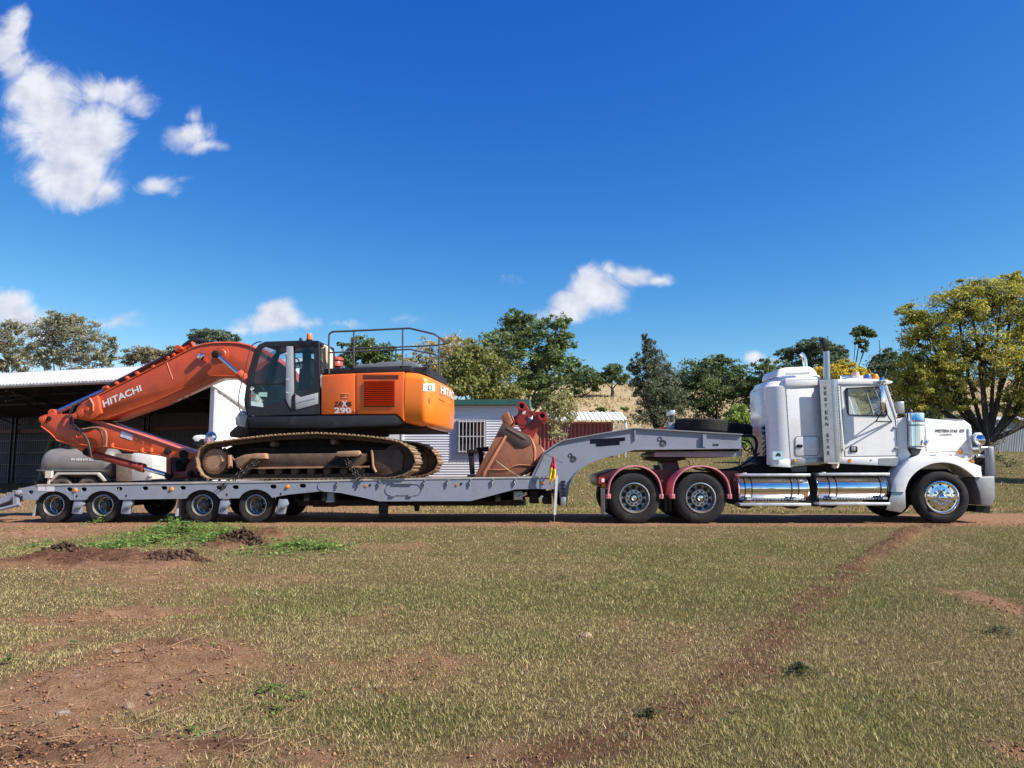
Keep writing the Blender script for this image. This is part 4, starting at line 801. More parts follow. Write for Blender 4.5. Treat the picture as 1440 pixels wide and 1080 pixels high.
# ------------------------------------------------------------------ wheels
def wheel(parent, c, R_, W_, rim, style, side=-1, steer=0.0):
    """c: hub centre on the outer tyre face; side -1 faces the camera (outer face at -y)"""
    w = part_empty('wheel', parent); w.location = c; w.rotation_euler = (0, 0, steer + (0 if side < 0 else math.pi))
    sh_ = W_*0.16
    tp = [(rim*1.02, .03), (rim*1.10, .008), (rim+(R_-rim)*.45, -.006), (R_*.93, .002), (R_*.985, .022), (R_, sh_)]
    for k in range(5):
        y0 = sh_+(W_-2*sh_)*(k+.12)/5; y1 = sh_+(W_-2*sh_)*(k+.88)/5
        if k: tp += [(R_-.014, y0-.004), (R_, y0)]
        tp += [(R_, y1)] + ([(R_-.014, y1+.004)] if k < 4 else [])
    tp += [(R_*.985, W_-.022), (R_*.93, W_-.002), (rim*1.1, W_-.01), (rim*1.02, W_-.03)]
    MB().lathe((0, 0, 0), tp, 56).build('tyre', M_tyre if style != 'steer' else M_tyre, w, smooth=30)
    if style == 'steer':
        a = rim; pr = [(a*1.04, .03), (a*1.035, .005), (a*.98, .0), (a*.95, .012), (a*.93, .05), (a*.80, .055), (a*.62, .035), (a*.45, .03), (a*.30, .028)]
        MB().lathe((0, 0, 0), pr, 56).build('rim', M_chrome, w)
        for k in range(10):
            t = 2*math.pi*(k+.5)/10; q = Vector((a*.80*math.cos(t), .046, a*.80*math.sin(t))); MB().cyl(q, q+Vector((0, .02, 0)), .021, .021, 12).build('hand_hole', M_black, w)
        MB().lathe((0, 0, 0), [(0, -.085), (a*.13, -.082), (a*.22, -.06), (a*.27, -.02), (a*.29, .03)], 36).build('hub_cap', M_chrome, w)
        for k in range(10):
            t = 2*math.pi*k/10; MB().lathe((a*.46*math.cos(t), 0, a*.46*math.sin(t)), [(0, -.045), (.016, -.04), (.023, -.015), (.026, .035)], 12).build('lug_nut', M_chrome, w)
    elif style == 'drive':
        a = rim; pr = [(a*1.04, .03), (a*1.035, .0), (a*.99, -.004), (a*.95, .02), (a*.90, .10), (a*.86, .13)]
        MB().lathe((0, 0, 0), pr, 56).build('rim', M_alloy, w)
        MB().lathe((0, 0, 0), [(a*.87, .128), (a*.60, .15), (a*.57, .09)], 56).build('disc', mat('grimy_disc', (.30, .30, .31), .35, .8, var=.3, scale=9), w)
        MB().lathe((0, 0, 0), [(a*.585, .092), (a*.56, .08), (a*.30, .075)], 56).build('hub_flange', mat('flange_alloy', (.42, .42, .42), .4, .7, var=.15), w)
        for k in range(10):
            t = 2*math.pi*(k+.5)/10; q = Vector((a*.735*math.cos(t), .130, a*.735*math.sin(t))); o = MB().cyl(q, q+Vector((0, .02, 0)), .046, .046, 14).build('hand_hole', M_black, w)
        MB().lathe((0, 0, 0), [(0, .0), (a*.16, .005), (a*.22, .03), (a*.24, .09)], 32).build('hub_cap', M_chrome, w)
        for k in range(10):
            t = 2*math.pi*k/10; MB().lathe((a*.44*math.cos(t), 0, a*.44*math.sin(t)), [(0, .045), (.015, .05), (.02, .065), (.02, .09)], 10).build('lug_nut', M_black, w)
    else:
        a = rim; pr = [(a*1.05, .03), (a*1.04, .0), (a*.99, -.003), (a*.95, .015), (a*.91, .09), (a*.80, .16), (a*.72, .17)]
        MB().lathe((0, 0, 0), pr, 44).build('rim', M_alloy, w)
        MB().lathe((0, 0, 0), [(a*.74, .165), (a*.70, .20), (a*.45, .215), (a*.42, .12), (a*.30, .11), (a*.28, .07), (0, .065)], 36).build('hub', M_rimdark, w)
        for k in range(6):
            t = 2*math.pi*(k+.3)/6; q = Vector((a*.58*math.cos(t), .17, a*.58*math.sin(t))); MB().cyl(q, q+Vector((0, .05, 0)), .016, .016, 8).build('lug_nut', M_steel, w)
    return w

# ------------------------------------------------------------------ low loader
TR = Frame((-4.0, 0, 0), 0); tr = root('low_loader_trailer', TR, 'long grey gooseneck low loader trailer carrying the excavator', 'trailer')
YN, YF = 0.12, 3.05                                 # near and far faces
def P(pts, y=YN): return TR.ps(pts, y)
beam = [(32, 686), (52, 681.8), (100, 681), (300, 678), (450, 675.7), (600, 672.6), (779, 670.5), (779, 687.5), (725, 688), (662, 704.6), (533, 705), (506, 698.8), (478, 693), (450, 691), (405, 695.5), (383, 699.7)]
def arch(cx, cy, r, x0, x1, ye):
    a0 = math.degrees(math.acos(max(-1, min(1, (x1-cx)/r)))); a1 = math.degrees(math.acos(max(-1, min(1, (x0-cx)/r))))
    return [(cx+r*math.cos(R(a)), cy-r*math.sin(R(a))) for a in np.linspace(a0, a1, 12)]
for (cx, x0, x1, ye) in ((359.5, 333, 382, 699.5), (285, 258, 311, 700), (144.4, 122, 166, 701.5), (75.4, 52, 96, 702)):
    r = 26.5; cyy = ye+13.0; pts = [(cx+r*1.02*math.cos(R(a)), cyy-r*0.92*math.sin(R(a))) for a in np.linspace(29, 151, 12)]
    beam += pts
beam += [(46, 703), (32, 703)]
def beam_side(y0, y1, nm):
    o = MB().prism(P(beam, YN), 0).build(nm, M_grey, tr, smooth=0)
    # rebuild at the wanted depth with the same outline in metres
    pts = P(beam, YN); bpy.data.objects.remove(o)
    return MB().prism([Vector((p.x, y0, p.z)) for p in pts], y1).build(nm, M_grey, tr, smooth=0)
sb = beam_side(YN, YN+.05, 'side_beam')
slots = [(39.7, 689.5, 47.5, 695), (93.8, 685.3, 102, 691.2), (114, 685.3, 122, 691), (163.5, 684.5, 172, 690), (200, 683.8, 208.5, 689.3), (226.5, 683.5, 235, 689), (253, 683.2, 261.5, 688.7), (304, 682.8, 313, 688.2), (326.5, 682.3, 336, 687.8), (379.5, 681.5, 389, 687.2), (421, 680.3, 430.5, 686)]
cm = MB()
for s_ in slots: cm.prism([Vector((p.x, YN-.1, p.z)) for p in stadium(TR, *s_, YN)], YN+.2)
cut(sb, cm); sb.data.materials.clear(); sb.data.materials.append(M_grey)
for (u0, v0, u1, v1) in slots:                      # the post seen in the middle of each double slot
    x = TR.p((u0+u1)/2+.4, 0, YN).x; z0 = TR.p(u0, v1, YN).z; z1 = TR.p(u0, v0, YN).z
    if u0 in (304, 326.5): continue
    MB().box((x-.012, YN+.012, z0-.005), (x+.012, YN+.04, z1+.005)).build('slot_post', M_grey, tr)
beam_side(YF-.05, YF, 'side_beam')
pts = P(beam, YN)
zt = lambda u: TR.p(u, np.interp(u, [32, 52, 100, 300, 450, 600, 779], [686, 681.8, 681, 678, 675.7, 672.6, 670.5]), YN).z
xs_ = [32, 52, 100, 300, 450, 600, 747]
# deck of cross planks between the beams
pl = 0; xa = TR.p(50, 682, YN).x; xb = TR.p(752, 671, YN).x; npl = 62
for k in range(npl):
    x0 = xa+(xb-xa)*k/npl; x1 = xa+(xb-xa)*(k+1)/npl-.012; u = 50+702*(k+.5)/npl; z = zt(u)
    MB().box((x0, YN+.06, z-.05), (x1, YF-.06, z-.006)).build('deck_plank', M_deck, tr, smooth=0)
mb = MB()                                           # edge capping
A = [TR.p(u, v, YN) for u, v in ((52, 681.8), (300, 678), (450, 675.7), (600, 672.6), (775, 670.6))]
for off, yy in ((0, YN-.012),):
    pa = [Vector((p.x, yy, p.z+.012)) for p in A]; pb = [Vector((p.x, yy+.12, p.z+.012)) for p in A]; pc = [Vector((p.x, yy, p.z-.022)) for p in A]
    mb.strip(pa, pb); mb.strip(pc, pa)
mb.build('edge_capping', mat('scuffed_capping', (.42, .38, .34), .6, .1, var=.25, scale=4), tr, smooth=0)
# chassis underneath
mb = MB()
for y in (.95, 2.15): mb.box((TR.p(40, 690, YN).x, y-.09, TR.p(40, 701, YN).z), (TR.p(770, 690, YN).x, y+.09, zt(400)-.07))
mb.build('chassis_beam', M_under, tr)
zb = TR.p(600, 712, YN).z; MB().box((TR.p(412, 700, YN).x, .45, zb), (TR.p(740, 700, YN).x, 2.6, zb+.12)).build('belly_frame', M_under, tr)
for u in (430, 455, 560, 590, 620, 650, 700): x = TR.p(u, 700, YN).x; MB().box((x-.05, .17, zb+.1), (x+.05, YF-.1, zt(u)-.06)).build('cross_member', M_under, tr)
mb = MB(); mb.prism(P([(440, 705), (476, 697), (478, 708), (470, 713), (440, 713)], .5), 2.5); mb.build('air_tank_bay', M_under, tr)
MB().prism(P([(458, 693), (469, 693), (469, 706), (458, 706)], .2), .35).build('bracket', M_grey, tr)
MB().prism(P([(532, 705), (545, 705), (543, 729), (533, 729)], .35), .55).build('landing_leg', M_black, tr, bevel=.01)
MB().prism(P([(581, 706), (590, 706), (588, 719), (583, 719)], .9), 1.1).build('landing_leg', M_black, tr, bevel=.01)
MB().prism(P([(527, 729), (548, 729), (548, 731.5), (527, 731.5)], .3), .6).build('leg_foot', M_under, tr)
# axles, wheels, hangers
for u in (75.4, 144.4, 284.4, 359.7):
    c = TR.p(u, 709.8, YN+.10); cz_ = .36
    wheel(tr, (c.x, YN+.10, cz_), .365, .24, .212, 'trailer'); wheel(tr, (c.x, YF-.10, cz_), .365, .24, .212, 'trailer', side=1)
    MB().cyl((c.x, YN+.2, cz_), (c.x, YF-.2, cz_), .07, .07, 12).build('axle', M_under, tr)
for u in (109, 178, 315, 397):
    q = [(u-4.5, 702), (u+6.5, 702), (u+8, 709), (u+4.5, 713), (u+2.5, 723), (u-8.5, 722.5), (u-7, 712)]
    MB().prism(P(q, YN+.02), YN+.14).build('hanger_plate', M_grey, tr, bevel=.008)
    MB().prism(P([(u-1, 711), (u+4.5, 711), (u+4.5, 714), (u-1, 714)], YN-.02), YN+.02).build('hanger_bolt', M_steel, tr)
for (u, v) in ((108, 697.5), (177.5, 697), (319, 695.5), (395, 694.5)): MB().prism(P(rrect(u-.9, v-1.6, u+.9, v+1.6, .8), YN-.008), YN+.001).build('grease_hole', M_black, tr)
for (u0, u1) in ((46, 51), (247, 250)):
    MB().prism(P([(u1, 702), (u1+1.2, 703), (u0+1.5, 726), (u0-1, 726)], YN+.1), YN+.6).build('mud_flap', mat('mudflap_pale', (.32, .31, .32), .7, var=.1), tr)
# marker lamps, stickers, lashing rings
for (u, v) in ((106.4, 689.5), (241.5, 688), (404.5, 684.5)):
    c = TR.p(u, v, YN); MB().lathe(c, [(0, -.03), (.03, -.025), (.042, 0)], 14).build('marker_lamp', M_amber, tr)
for (u, v) in ((514.5, 683.5), (642, 682), (764, 679.5)):
    c = TR.p(u, v, YN); MB().lathe(c, [(0, -.012), (.03, -.01), (.033, 0)], 14).build('marker_lamp', mat('amber_faded', (.45, .17, .04), .4), tr)
for (u, v) in ((520.5, 682.2), (648.5, 680.3)):
    c = TR.p(u, v, YN); MB().lathe(c, [(0, -.01), (.02, -.01), (.026, 0)], 12).build('reflector', M_black, tr)
M_sticker = mat('sticker', (.62, .58, .62), .5, var=.12, scale=20)
plate(TR, [(53, 690.5), (63.5, 690.5), (63.5, 683), (53, 683)], YN-.005, M_sticker, tr, 'sticker'); plate(TR, [(65, 691), (76, 691), (76, 683.3), (65, 683.3)], YN-.005, M_sticker, tr, 'sticker')
for u in (475, 504.5, 534, 597.5, 630, 662, 693.5, 725, 751.5):
    v = np.interp(u, [450, 779], [676.5, 671.5]); mb = MB(); a = TR.p(u, v+1.5, YN-.02); b = TR.p(u, v+9.5, YN-.03)
    mb.lathe(a, [(0, -.02), (.018, -.02), (.018, .03)], 8); mb.tube([a, a+(b-a)*.4+Vector((-.028, 0, 0)), b+Vector((0, 0, .0)), a+(b-a)*.4+Vector((.028, 0, 0))], .010, 6, closed=True)
    mb.build('lashing_ring', M_steel, tr)
mb = MB(); q = P(rrect(542, 681, 592, 696.5, 7), YN-.004); n_ = len(q); mb.tube(q, .007, 5, closed=True); mb.build('hatch_outline', mat('seam_dark', (.12, .13, .17), .6), tr)
q = P([(450, 678.5), (447, 683), (449, 688), (456, 691.5)], YN-.004); MB().tube(smooth_path(q, 4), .008, 5).build('seam', MATS['seam_dark'], tr)
for u in (552, 577): MB().prism(P([(u-3, 695), (u+3, 695), (u+3, 698), (u-3, 698)], YN-.03), YN).build('hatch_hinge', M_grey, tr)
MB().prism(P([(553, 679), (580, 679), (580, 680.6), (553, 680.6)], YN-.03), YN).build('hatch_handle', M_grey, tr)
x = TR.p(104.8, 690, YN).x; MB().box((x-.006, YN-.006, TR.p(104.8, 701, YN).z), (x+.006, YN, TR.p(104.8, 682, YN).z)).build('joint_seam', M_alum, tr)
# gooseneck
GNy0, GNy1 = .3, 2.55
neck = [(747, 671.5), (766, 636), (790.6, 620), (840, 611), (891.7, 602.5), (1044, 611.5), (1044, 629.5), (892, 631.3), (870, 637), (848, 643), (829, 650), (815, 659), (805, 671), (800, 684), (798, 698), (797, 711), (789, 711), (786, 690), (779, 688)]
np_ = TR.ps(neck, GNy0)
for y0, y1 in ((GNy0, GNy0+.06), (GNy1-.06, GNy1)): MB().prism([Vector((p.x, y0, p.z)) for p in np_], y1).build('gooseneck_side', M_grey, tr, smooth=0)
def sheet(pts, y0, y1, nm, m, th=.02, dz=0.012):
    mb = MB(); a = [Vector((p.x, y0, p.z+dz)) for p in pts]; b = [Vector((p.x, y1, p.z+dz)) for p in pts]; c = [Vector((p.x, y0, p.z+dz-th)) for p in pts]; d = [Vector((p.x, y1, p.z+dz-th)) for p in pts]
    mb.strip(a, b); mb.strip(d, c); mb.strip(c, a); mb.strip(b, d); return mb.build(nm, m, tr, smooth=0)
M_flange = mat('flange_grey', (.24, .245, .27), .55, var=.1)
sheet(np_[0:6], GNy0-.05, GNy1+.05, 'top_flange', M_flange, .022, .018)
sheet(np_[6:16], GNy0-.05, GNy1+.05, 'bottom_flange', M_flange, .022, 0.0)
MB().prism([Vector((p.x, GNy0, p.z)) for p in np_[5:7]]+[Vector((np_[6].x-.02, GNy0, np_[6].z)), Vector((np_[5].x-.02, GNy0, np_[5].z))], GNy1).build('front_plate', M_grey, tr)
def pn(pts, d=0): return TR.ps(pts, GNy0-.004-d)
MB().prism(pn([(830, 618), (879, 614.8), (879, 619.8), (871.5, 620.3), (871.5, 625.5), (838.5, 628), (838, 623.5), (830, 624)]), GNy0).build('dark_sign', mat('sign_navy', (.012, .014, .024), .8, spec=.0), tr, smooth=0)
def rings(u, v, s_=1.0):
    for (du, dv, r) in ((-2.8*s_, -4*s_, 2.5*s_), (1.6*s_, 1.5*s_, 3.8*s_), (1.2*s_, 1.2*s_, 2.3*s_)):
        MB().tube(TR.ps(arc_px(u+du, v+dv, r, r, 0, 345, 18), GNy0-.006), .006, 4, closed=True).build('ring_emblem', mat('emblem_dark', (.03, .033, .045), .5, spec=.2), tr)
rings(805, 644); rings(931, 621.5, 1.1)
for u in (893,): MB().prism(pn([(u-1.2, 603.5), (u+1.2, 603.5), (u+.8, 619), (u-.4, 619)], .03), GNy0).build('stiffener', M_grey, tr)
MB().prism(pn([(988.5, 611), (993.5, 611), (993.5, 629), (988.5, 629)], .05), GNy0).build('stiffener', M_grey, tr)
for (u0, u1) in ((1003, 1006), (1007, 1010.5)): plate(TR, [(u0, 626.5), (u1, 626.5), (u1, 624), (u0, 624)], GNy0-.008, M_txtblack, tr, 'stencil')
a, b = TR.p(767, 638, GNy0-.02), TR.p(791, 651, GNy0-.35); MB().tube([a, b], .012, 6).build('stay_rod', M_steel, tr)
# hinge column, ski beam and king-pin plate
MB().prism(TR.ps([(781, 671), (789, 671), (797, 690), (797, 711), (786, 711), (781, 690)], .5), 2.4).build('neck_hinge', M_under, tr)
mb = MB()
for k in range(5): mb.prism(TR.ps([(790, 676+k*5), (795, 676+k*5), (795, 679+k*5), (790, 679+k*5)], GNy0-.06), GNy0)
mb.build('ratchet_plate', M_black, tr)
MB().prism(TR.ps([(788.5, 699), (796, 699), (796.5, 711), (788, 711)], GNy0-.12), GNy0).build('lock_ram', M_steel, tr, bevel=.02)
for (q, nm) in (([(722, 690), (735, 690), (735, 710), (722, 710)], 'front_box'), ([(745, 690), (757, 690), (758, 708), (745, 708)], 'valve_box'), ([(762, 692), (776, 690), (776, 709), (764, 709)], 'hydraulic_pack')):
    MB().prism(TR.ps(q, .45), 1.0).build(nm, M_steel if nm == 'front_box' else M_under, tr, bevel=.015)
for (u0, v0, u1, v1) in ((727, 700, 741, 694), (759, 702, 763, 697)): MB().tube([TR.p(u0, v0, .4), TR.p(u1, v1, .4)], .03, 8).build('ram', M_alum, tr)
MB().prism(TR.ps([(922, 635), (1043, 634.3), (1043, 641.5), (1030, 642.5), (922, 642.5), (920, 639)], .5), 2.3).build('ski_beam', M_grey, tr, bevel=.01)
for u in (925, 976, 1022, 1036): MB().prism(TR.ps([(u-2, 629), (u+3, 629), (u+3, 635.5), (u-2, 635.5)], .7), 2.1).build('spacer_block', M_black, tr)
MB().prism(TR.ps([(928, 631), (962, 631), (960, 635.2), (930, 635.2)], .6), 2.2).build('pivot_block', M_black, tr)
# small pump on the neck, beside the spare tyres
mb = MB(); mb.prism(TR.ps([(940, 604.5), (949, 605), (949, 594), (940, 594)], .9), 1.2); mb.build('toolpost', M_grey, tr, bevel=.01)
MB().prism(TR.ps([(941.5, 577), (949.5, 577), (949.5, 584), (941.5, 584)], .85), 1.2).build('toolpost_cap', M_alum, tr, bevel=.01)
MB().prism(TR.ps([(942, 584), (949, 584), (947.5, 594), (943, 594)], .95), 1.15).build('toolpost_neck', M_rimdark, tr, bevel=.02)
MB().prism(TR.ps([(928, 601), (940, 599.5), (941, 604), (928, 603.5)], 1.3), 1.6).build('red_bracket', M_hitch, tr)
# ramps at the tail
for y in (.45, 2.05):
    mb = MB(); mb.prism(TR.ps([(33, 686.5), (0, 700), (-60, 722), (-60, 730), (0, 709), (33, 696)], y), y+.10); mb.build('ramp_rail', M_grey, tr)
    mb = MB(); mb.prism(TR.ps([(33, 686.5), (0, 700), (-60, 722), (-60, 730), (0, 709), (33, 696)], y), y+.10)
    for q in range(len(mb.v)): mb.v[q] = (mb.v[q][0], mb.v[q][1]+.5, mb.v[q][2])
    mb.build('ramp_rail', M_grey, tr)
    for k in range(11):
        u = 28-8.2*k; v = np.interp(-u, [-33, 60], [686, 720]); p = TR.p(u, v, y); MB().box((p.x-.035, y, p.z-.03), (p.x+.035, y+.6, p.z+.02)).build('ramp_cleat', M_deck, tr)
MB().prism(TR.ps([(18, 697), (24, 697), (23, 713), (18, 713)], .4), .5).build('ramp_leg', M_grey, tr)
MB().tube(TR.ps([(-4, 717), (10, 714), (28, 709)], .42), .035, 8).build('ramp_strut', M_grey, tr)
c = TR.p(26.5, 692.5, .4); MB().lathe(c, [(0, -.03), (.05, -.02), (.055, .03)], 14).build('ramp_pivot', M_alum, tr)

# spare tyres lying on the gooseneck
def flat_tyre(u0, u1, v0, v1, y, lb):
    c = TR.p((u0+u1)/2, (v0+v1)/2, y); r_ = abs(TR.p(u1, v0, y).x-TR.p(u0, v0, y).x)/2; h = .29
    tp = [(r_*.55, .02), (r_*.78, .0), (r_*.93, .012), (r_*.985, .04)]
    for k in range(5):
        a, b = .05+(h-.1)*(k+.1)/5, .05+(h-.1)*(k+.9)/5; tp += [(r_-.014, a-.004), (r_, a), (r_, b), (r_-.014, b+.004)]
    tp += [(r_*.985, h-.04), (r_*.93, h-.012), (r_*.78, h), (r_*.55, h-.02)]
    o = MB().lathe((0, 0, 0), tp, 48, 'z').build('spare_tyre', M_tyre, None, smooth=30); zq = TR.p((u0+u1)/2, np.interp((u0+u1)/2, [891, 1044], [602.5, 611.5]), GNy0).z+.02
    o.location = TR.o+Vector((c.x, y, zq)); o.rotation_euler = (0, R(3.3), 0); tag(o, lb, 'tyre', 'spare tyres on the gooseneck')
flat_tyre(949, 1024, 583, 607, .93, 'front spare tyre lying flat on the gooseneck, nearest the grey post')
flat_tyre(989, 1056, 581, 607, 1.98, 'rear spare tyre lying flat on the gooseneck, half hidden behind the other')

# flag on its post
FG = Frame(TR.o+TR.p(781, 735, -.02), 0); fg = root('warning_flag', FG, 'red and yellow warning flag on a pale post beside the gooseneck foot', 'flag')
MB().prism(FG.ps([(781.5, 669), (785, 669), (782, 724), (778.5, 724)], 0), .02).build('post', mat('post_white', (.62, .60, .58), .5, var=.08), fg)
MB().tube(FG.ps([(779.5, 642), (779.6, 734)], .02), .008, 6).build('staff', M_steel, fg)
fp = [((777, 641), (779.5, 642)), ((775.5, 650), (780.5, 652)), ((773.5, 657), (781.5, 660)), ((772.5, 664), (782, 667)), ((772, 672), (781, 673)), ((773, 678), (776, 677)), ((772.5, 682), (773, 681.5))]
mid = 3
for k0, k1, m_, nm in ((0, 3, mat('flag_red', (.62, .03, .06), .7), 'red_cloth'), (2, 6, mat('flag_yellow', (.80, .52, .03), .7), 'yellow_cloth')):
    mb = MB(); n_ = 7; rows = []
    for k in range(k0, k1+1):
        (a, b) = fp[k]; rows.append([FG.p(a[0]+(b[0]-a[0])*i/(n_-1), a[1]+(b[1]-a[1])*i/(n_-1), -.03+(.012 if nm == 'yellow_cloth' else 0)*-1+.035*math.sin(i*1.9+k*.7)) for i in range(n_)])
    for r0, r1 in zip(rows[:-1], rows[1:]): mb.strip(r0, r1)
    o = mb.build(nm, m_, fg, smooth=80, weld=True); o.modifiers.new('t', 'SOLIDIFY').thickness = .004

# ------------------------------------------------------------------ prime mover
TK = Frame((6.5, 0, 0), 0); tk = root('prime_mover', TK, 'white bonneted prime mover with sleeper cab, chrome tanks and bull bar', 'truck')
def T(pts, y): return TK.ps(pts, y)
def tx(u, v, y): return TK.p(u, v, y)
# wheels
for u in (892.4, 985.6):
    c = tx(u, 699.7, 0); wheel(tk, (c.x, 0.0, .52), .525, .28, .30, 'drive'); wheel(tk, (c.x, 2.5, .52), .525, .28, .30, 'drive', side=1)
    for y in (.31, 1.91):
        MB().lathe((c.x, y, .52), [(.30, .02), (.40, 0), (.50, .02), (.525, .06), (.525, .22), (.50, .27), (.30, .26)], 40).build('inner_tyre', M_tyre, tk)
    MB().cyl((c.x, .1, .52), (c.x, 2.4, .52), .1, .1, 14).build('drive_axle', M_under, tk)
    MB().lathe((c.x, 1.25, .52), [(0, -.26), (.2, -.2), (.26, 0), (.2, .2), (0, .26)], 18).build('differential', M_under, tk)
c = tx(1325, 699, .02); wheel(tk, (c.x, .02, .53), .53, .30, .325, 'steer', steer=R(-7)); wheel(tk, (c.x, 2.48, .53), .53, .30, .325, 'steer', side=1, steer=R(-7))
MB().cyl((c.x, .2, .5), (c.x, 2.3, .5), .07, .07, 10).build('steer_axle', M_under, tk)
# chassis
z0 = tx(950, 690, .8).z; z1 = tx(950, 672, .8).z
for y in (.82, 1.6): MB().box((tx(853, 680, .8).x, y, z0), (tx(1375, 680, .8).x, y+.09, z1)).build('chassis_rail', M_red, tk)
MB().prism(T([(846, 671), (872, 660), (940, 660), (955, 664), (1036, 662), (1040, 668), (1040, 694), (1030, 697), (946, 690), (930, 697), (870, 690), (848, 681)], .62), .80).build('side_skirt', M_red, tk)
MB().prism(T([(843, 669), (872, 659), (872, 663), (858, 672), (858, 685), (849, 686), (843, 679)], .25), 2.3).build('tail_beam', M_red, tk, bevel=.01)
c = tx(849.5, 683, .22); MB().lathe(c, [(0, -.03), (.045, -.02), (.055, .03)], 14).build('tail_lamp', M_amber, tk)
MB().prism(T([(842.5, 671), (850, 671), (850, 680), (842.5, 680)], .2), .26).build('tail_lamp', M_redlens, tk); MB().prism(T([(846, 673), (850, 673), (850, 678), (846, 678)], .19), .2).build('reverse_lamp', M_whiteflat, tk)
MB().prism(T([(849, 687), (851, 687), (851, 724), (849.3, 724)], .1), .65).build('mud_flap', M_steel, tk); MB().prism(T([(852, 687), (856, 692), (855, 716), (852, 716)], .1), .65).build('mud_flap', M_black, tk)
for (u0, u1) in ((934, 939), (940, 945)): MB().prism(T([(u0, 697), (u1, 697), (u1-1, 720), (u0+1, 719)], .15), .6).build('mud_flap', M_black, tk)
for (u, v) in ((931, 676), (944.5, 673), (1024.5, 675)): MB().lathe(tx(u, v, .60), [(0, -.02), (.03, -.015), (.035, .01)], 12).build('marker_lamp', mat('lamp_dull', (.32, .16, .10), .5), tk)
MB().prism(T([(1024, 692), (1040, 692), (1046, 704), (1040, 711), (1030, 706)], .4), 1.2).build('tank_bracket', M_black, tk)
# mudguards: curved sheets with rolled outer lip
def guard(u0, ua, u1, va, ve):
    pts = [(u0, ve), (u0+1, ve-9)] + [(ua-(ua-u0-1.5)*math.cos(R(a)), ve-11-(ve-11-va)*math.sin(R(a))) for a in np.linspace(8, 172, 18)] + [(u1-1, ve-9), (u1, ve)]
    q = T(pts, .0); g = MB(); a = [Vector((p.x, -.02, p.z)) for p in q]; b = [Vector((p.x, .62, p.z)) for p in q]; g.strip(a, b)
    cx = sum(p.x for p in q)/len(q); cz_ = q[0].z; inn = [Vector((p.x+(cx-p.x)*.035, -.02, p.z+(cz_-p.z)*.045)) for p in q]; inn2 = [Vector((p.x, .62, p.z)) for p in inn]
    g.strip(inn, a); g.strip(inn2, inn); g.strip(b, inn2)
    o = g.build('mudguard', M_pink, tk, smooth=50, weld=True)
    i2 = [Vector((p.x+(cx-p.x)*.018, -.03, p.z+(cz_-p.z)*.024)) for p in q]; MB().tube(i2, .016, 6).build('guard_lip', mat('lip_pink', (.62, .22, .26), .3), tk)
    for e in (0, -1):
        p = q[e]; MB().box((p.x-.02 if e == 0 else p.x-.07, -.035, p.z-.05), (p.x+.07 if e == 0 else p.x+.02, .3, p.z+.05)).build('guard_end', M_pink, tk, bevel=.01)
guard(854, 892.5, 931.5, 654.5, 698); guard(944, 985.5, 1027.5, 654.5, 698)
# fifth wheel
MB().prism(T([(911, 645.5), (918, 643), (963, 643), (966, 646), (952, 648.5), (930, 648.8)], .75), 1.75).build('fifth_wheel_plate', M_black, tk, bevel=.01)
MB().prism(T([(934, 648.5), (953, 648.5), (957, 662), (962, 668), (928, 668), (933, 660)], .85), 1.65).build('fifth_wheel_pedestal', M_red, tk, bevel=.01)
MB().prism(T([(920, 654), (927, 654), (930, 662), (922, 664)], .8), 1.0).build('valve', M_black, tk, bevel=.01)
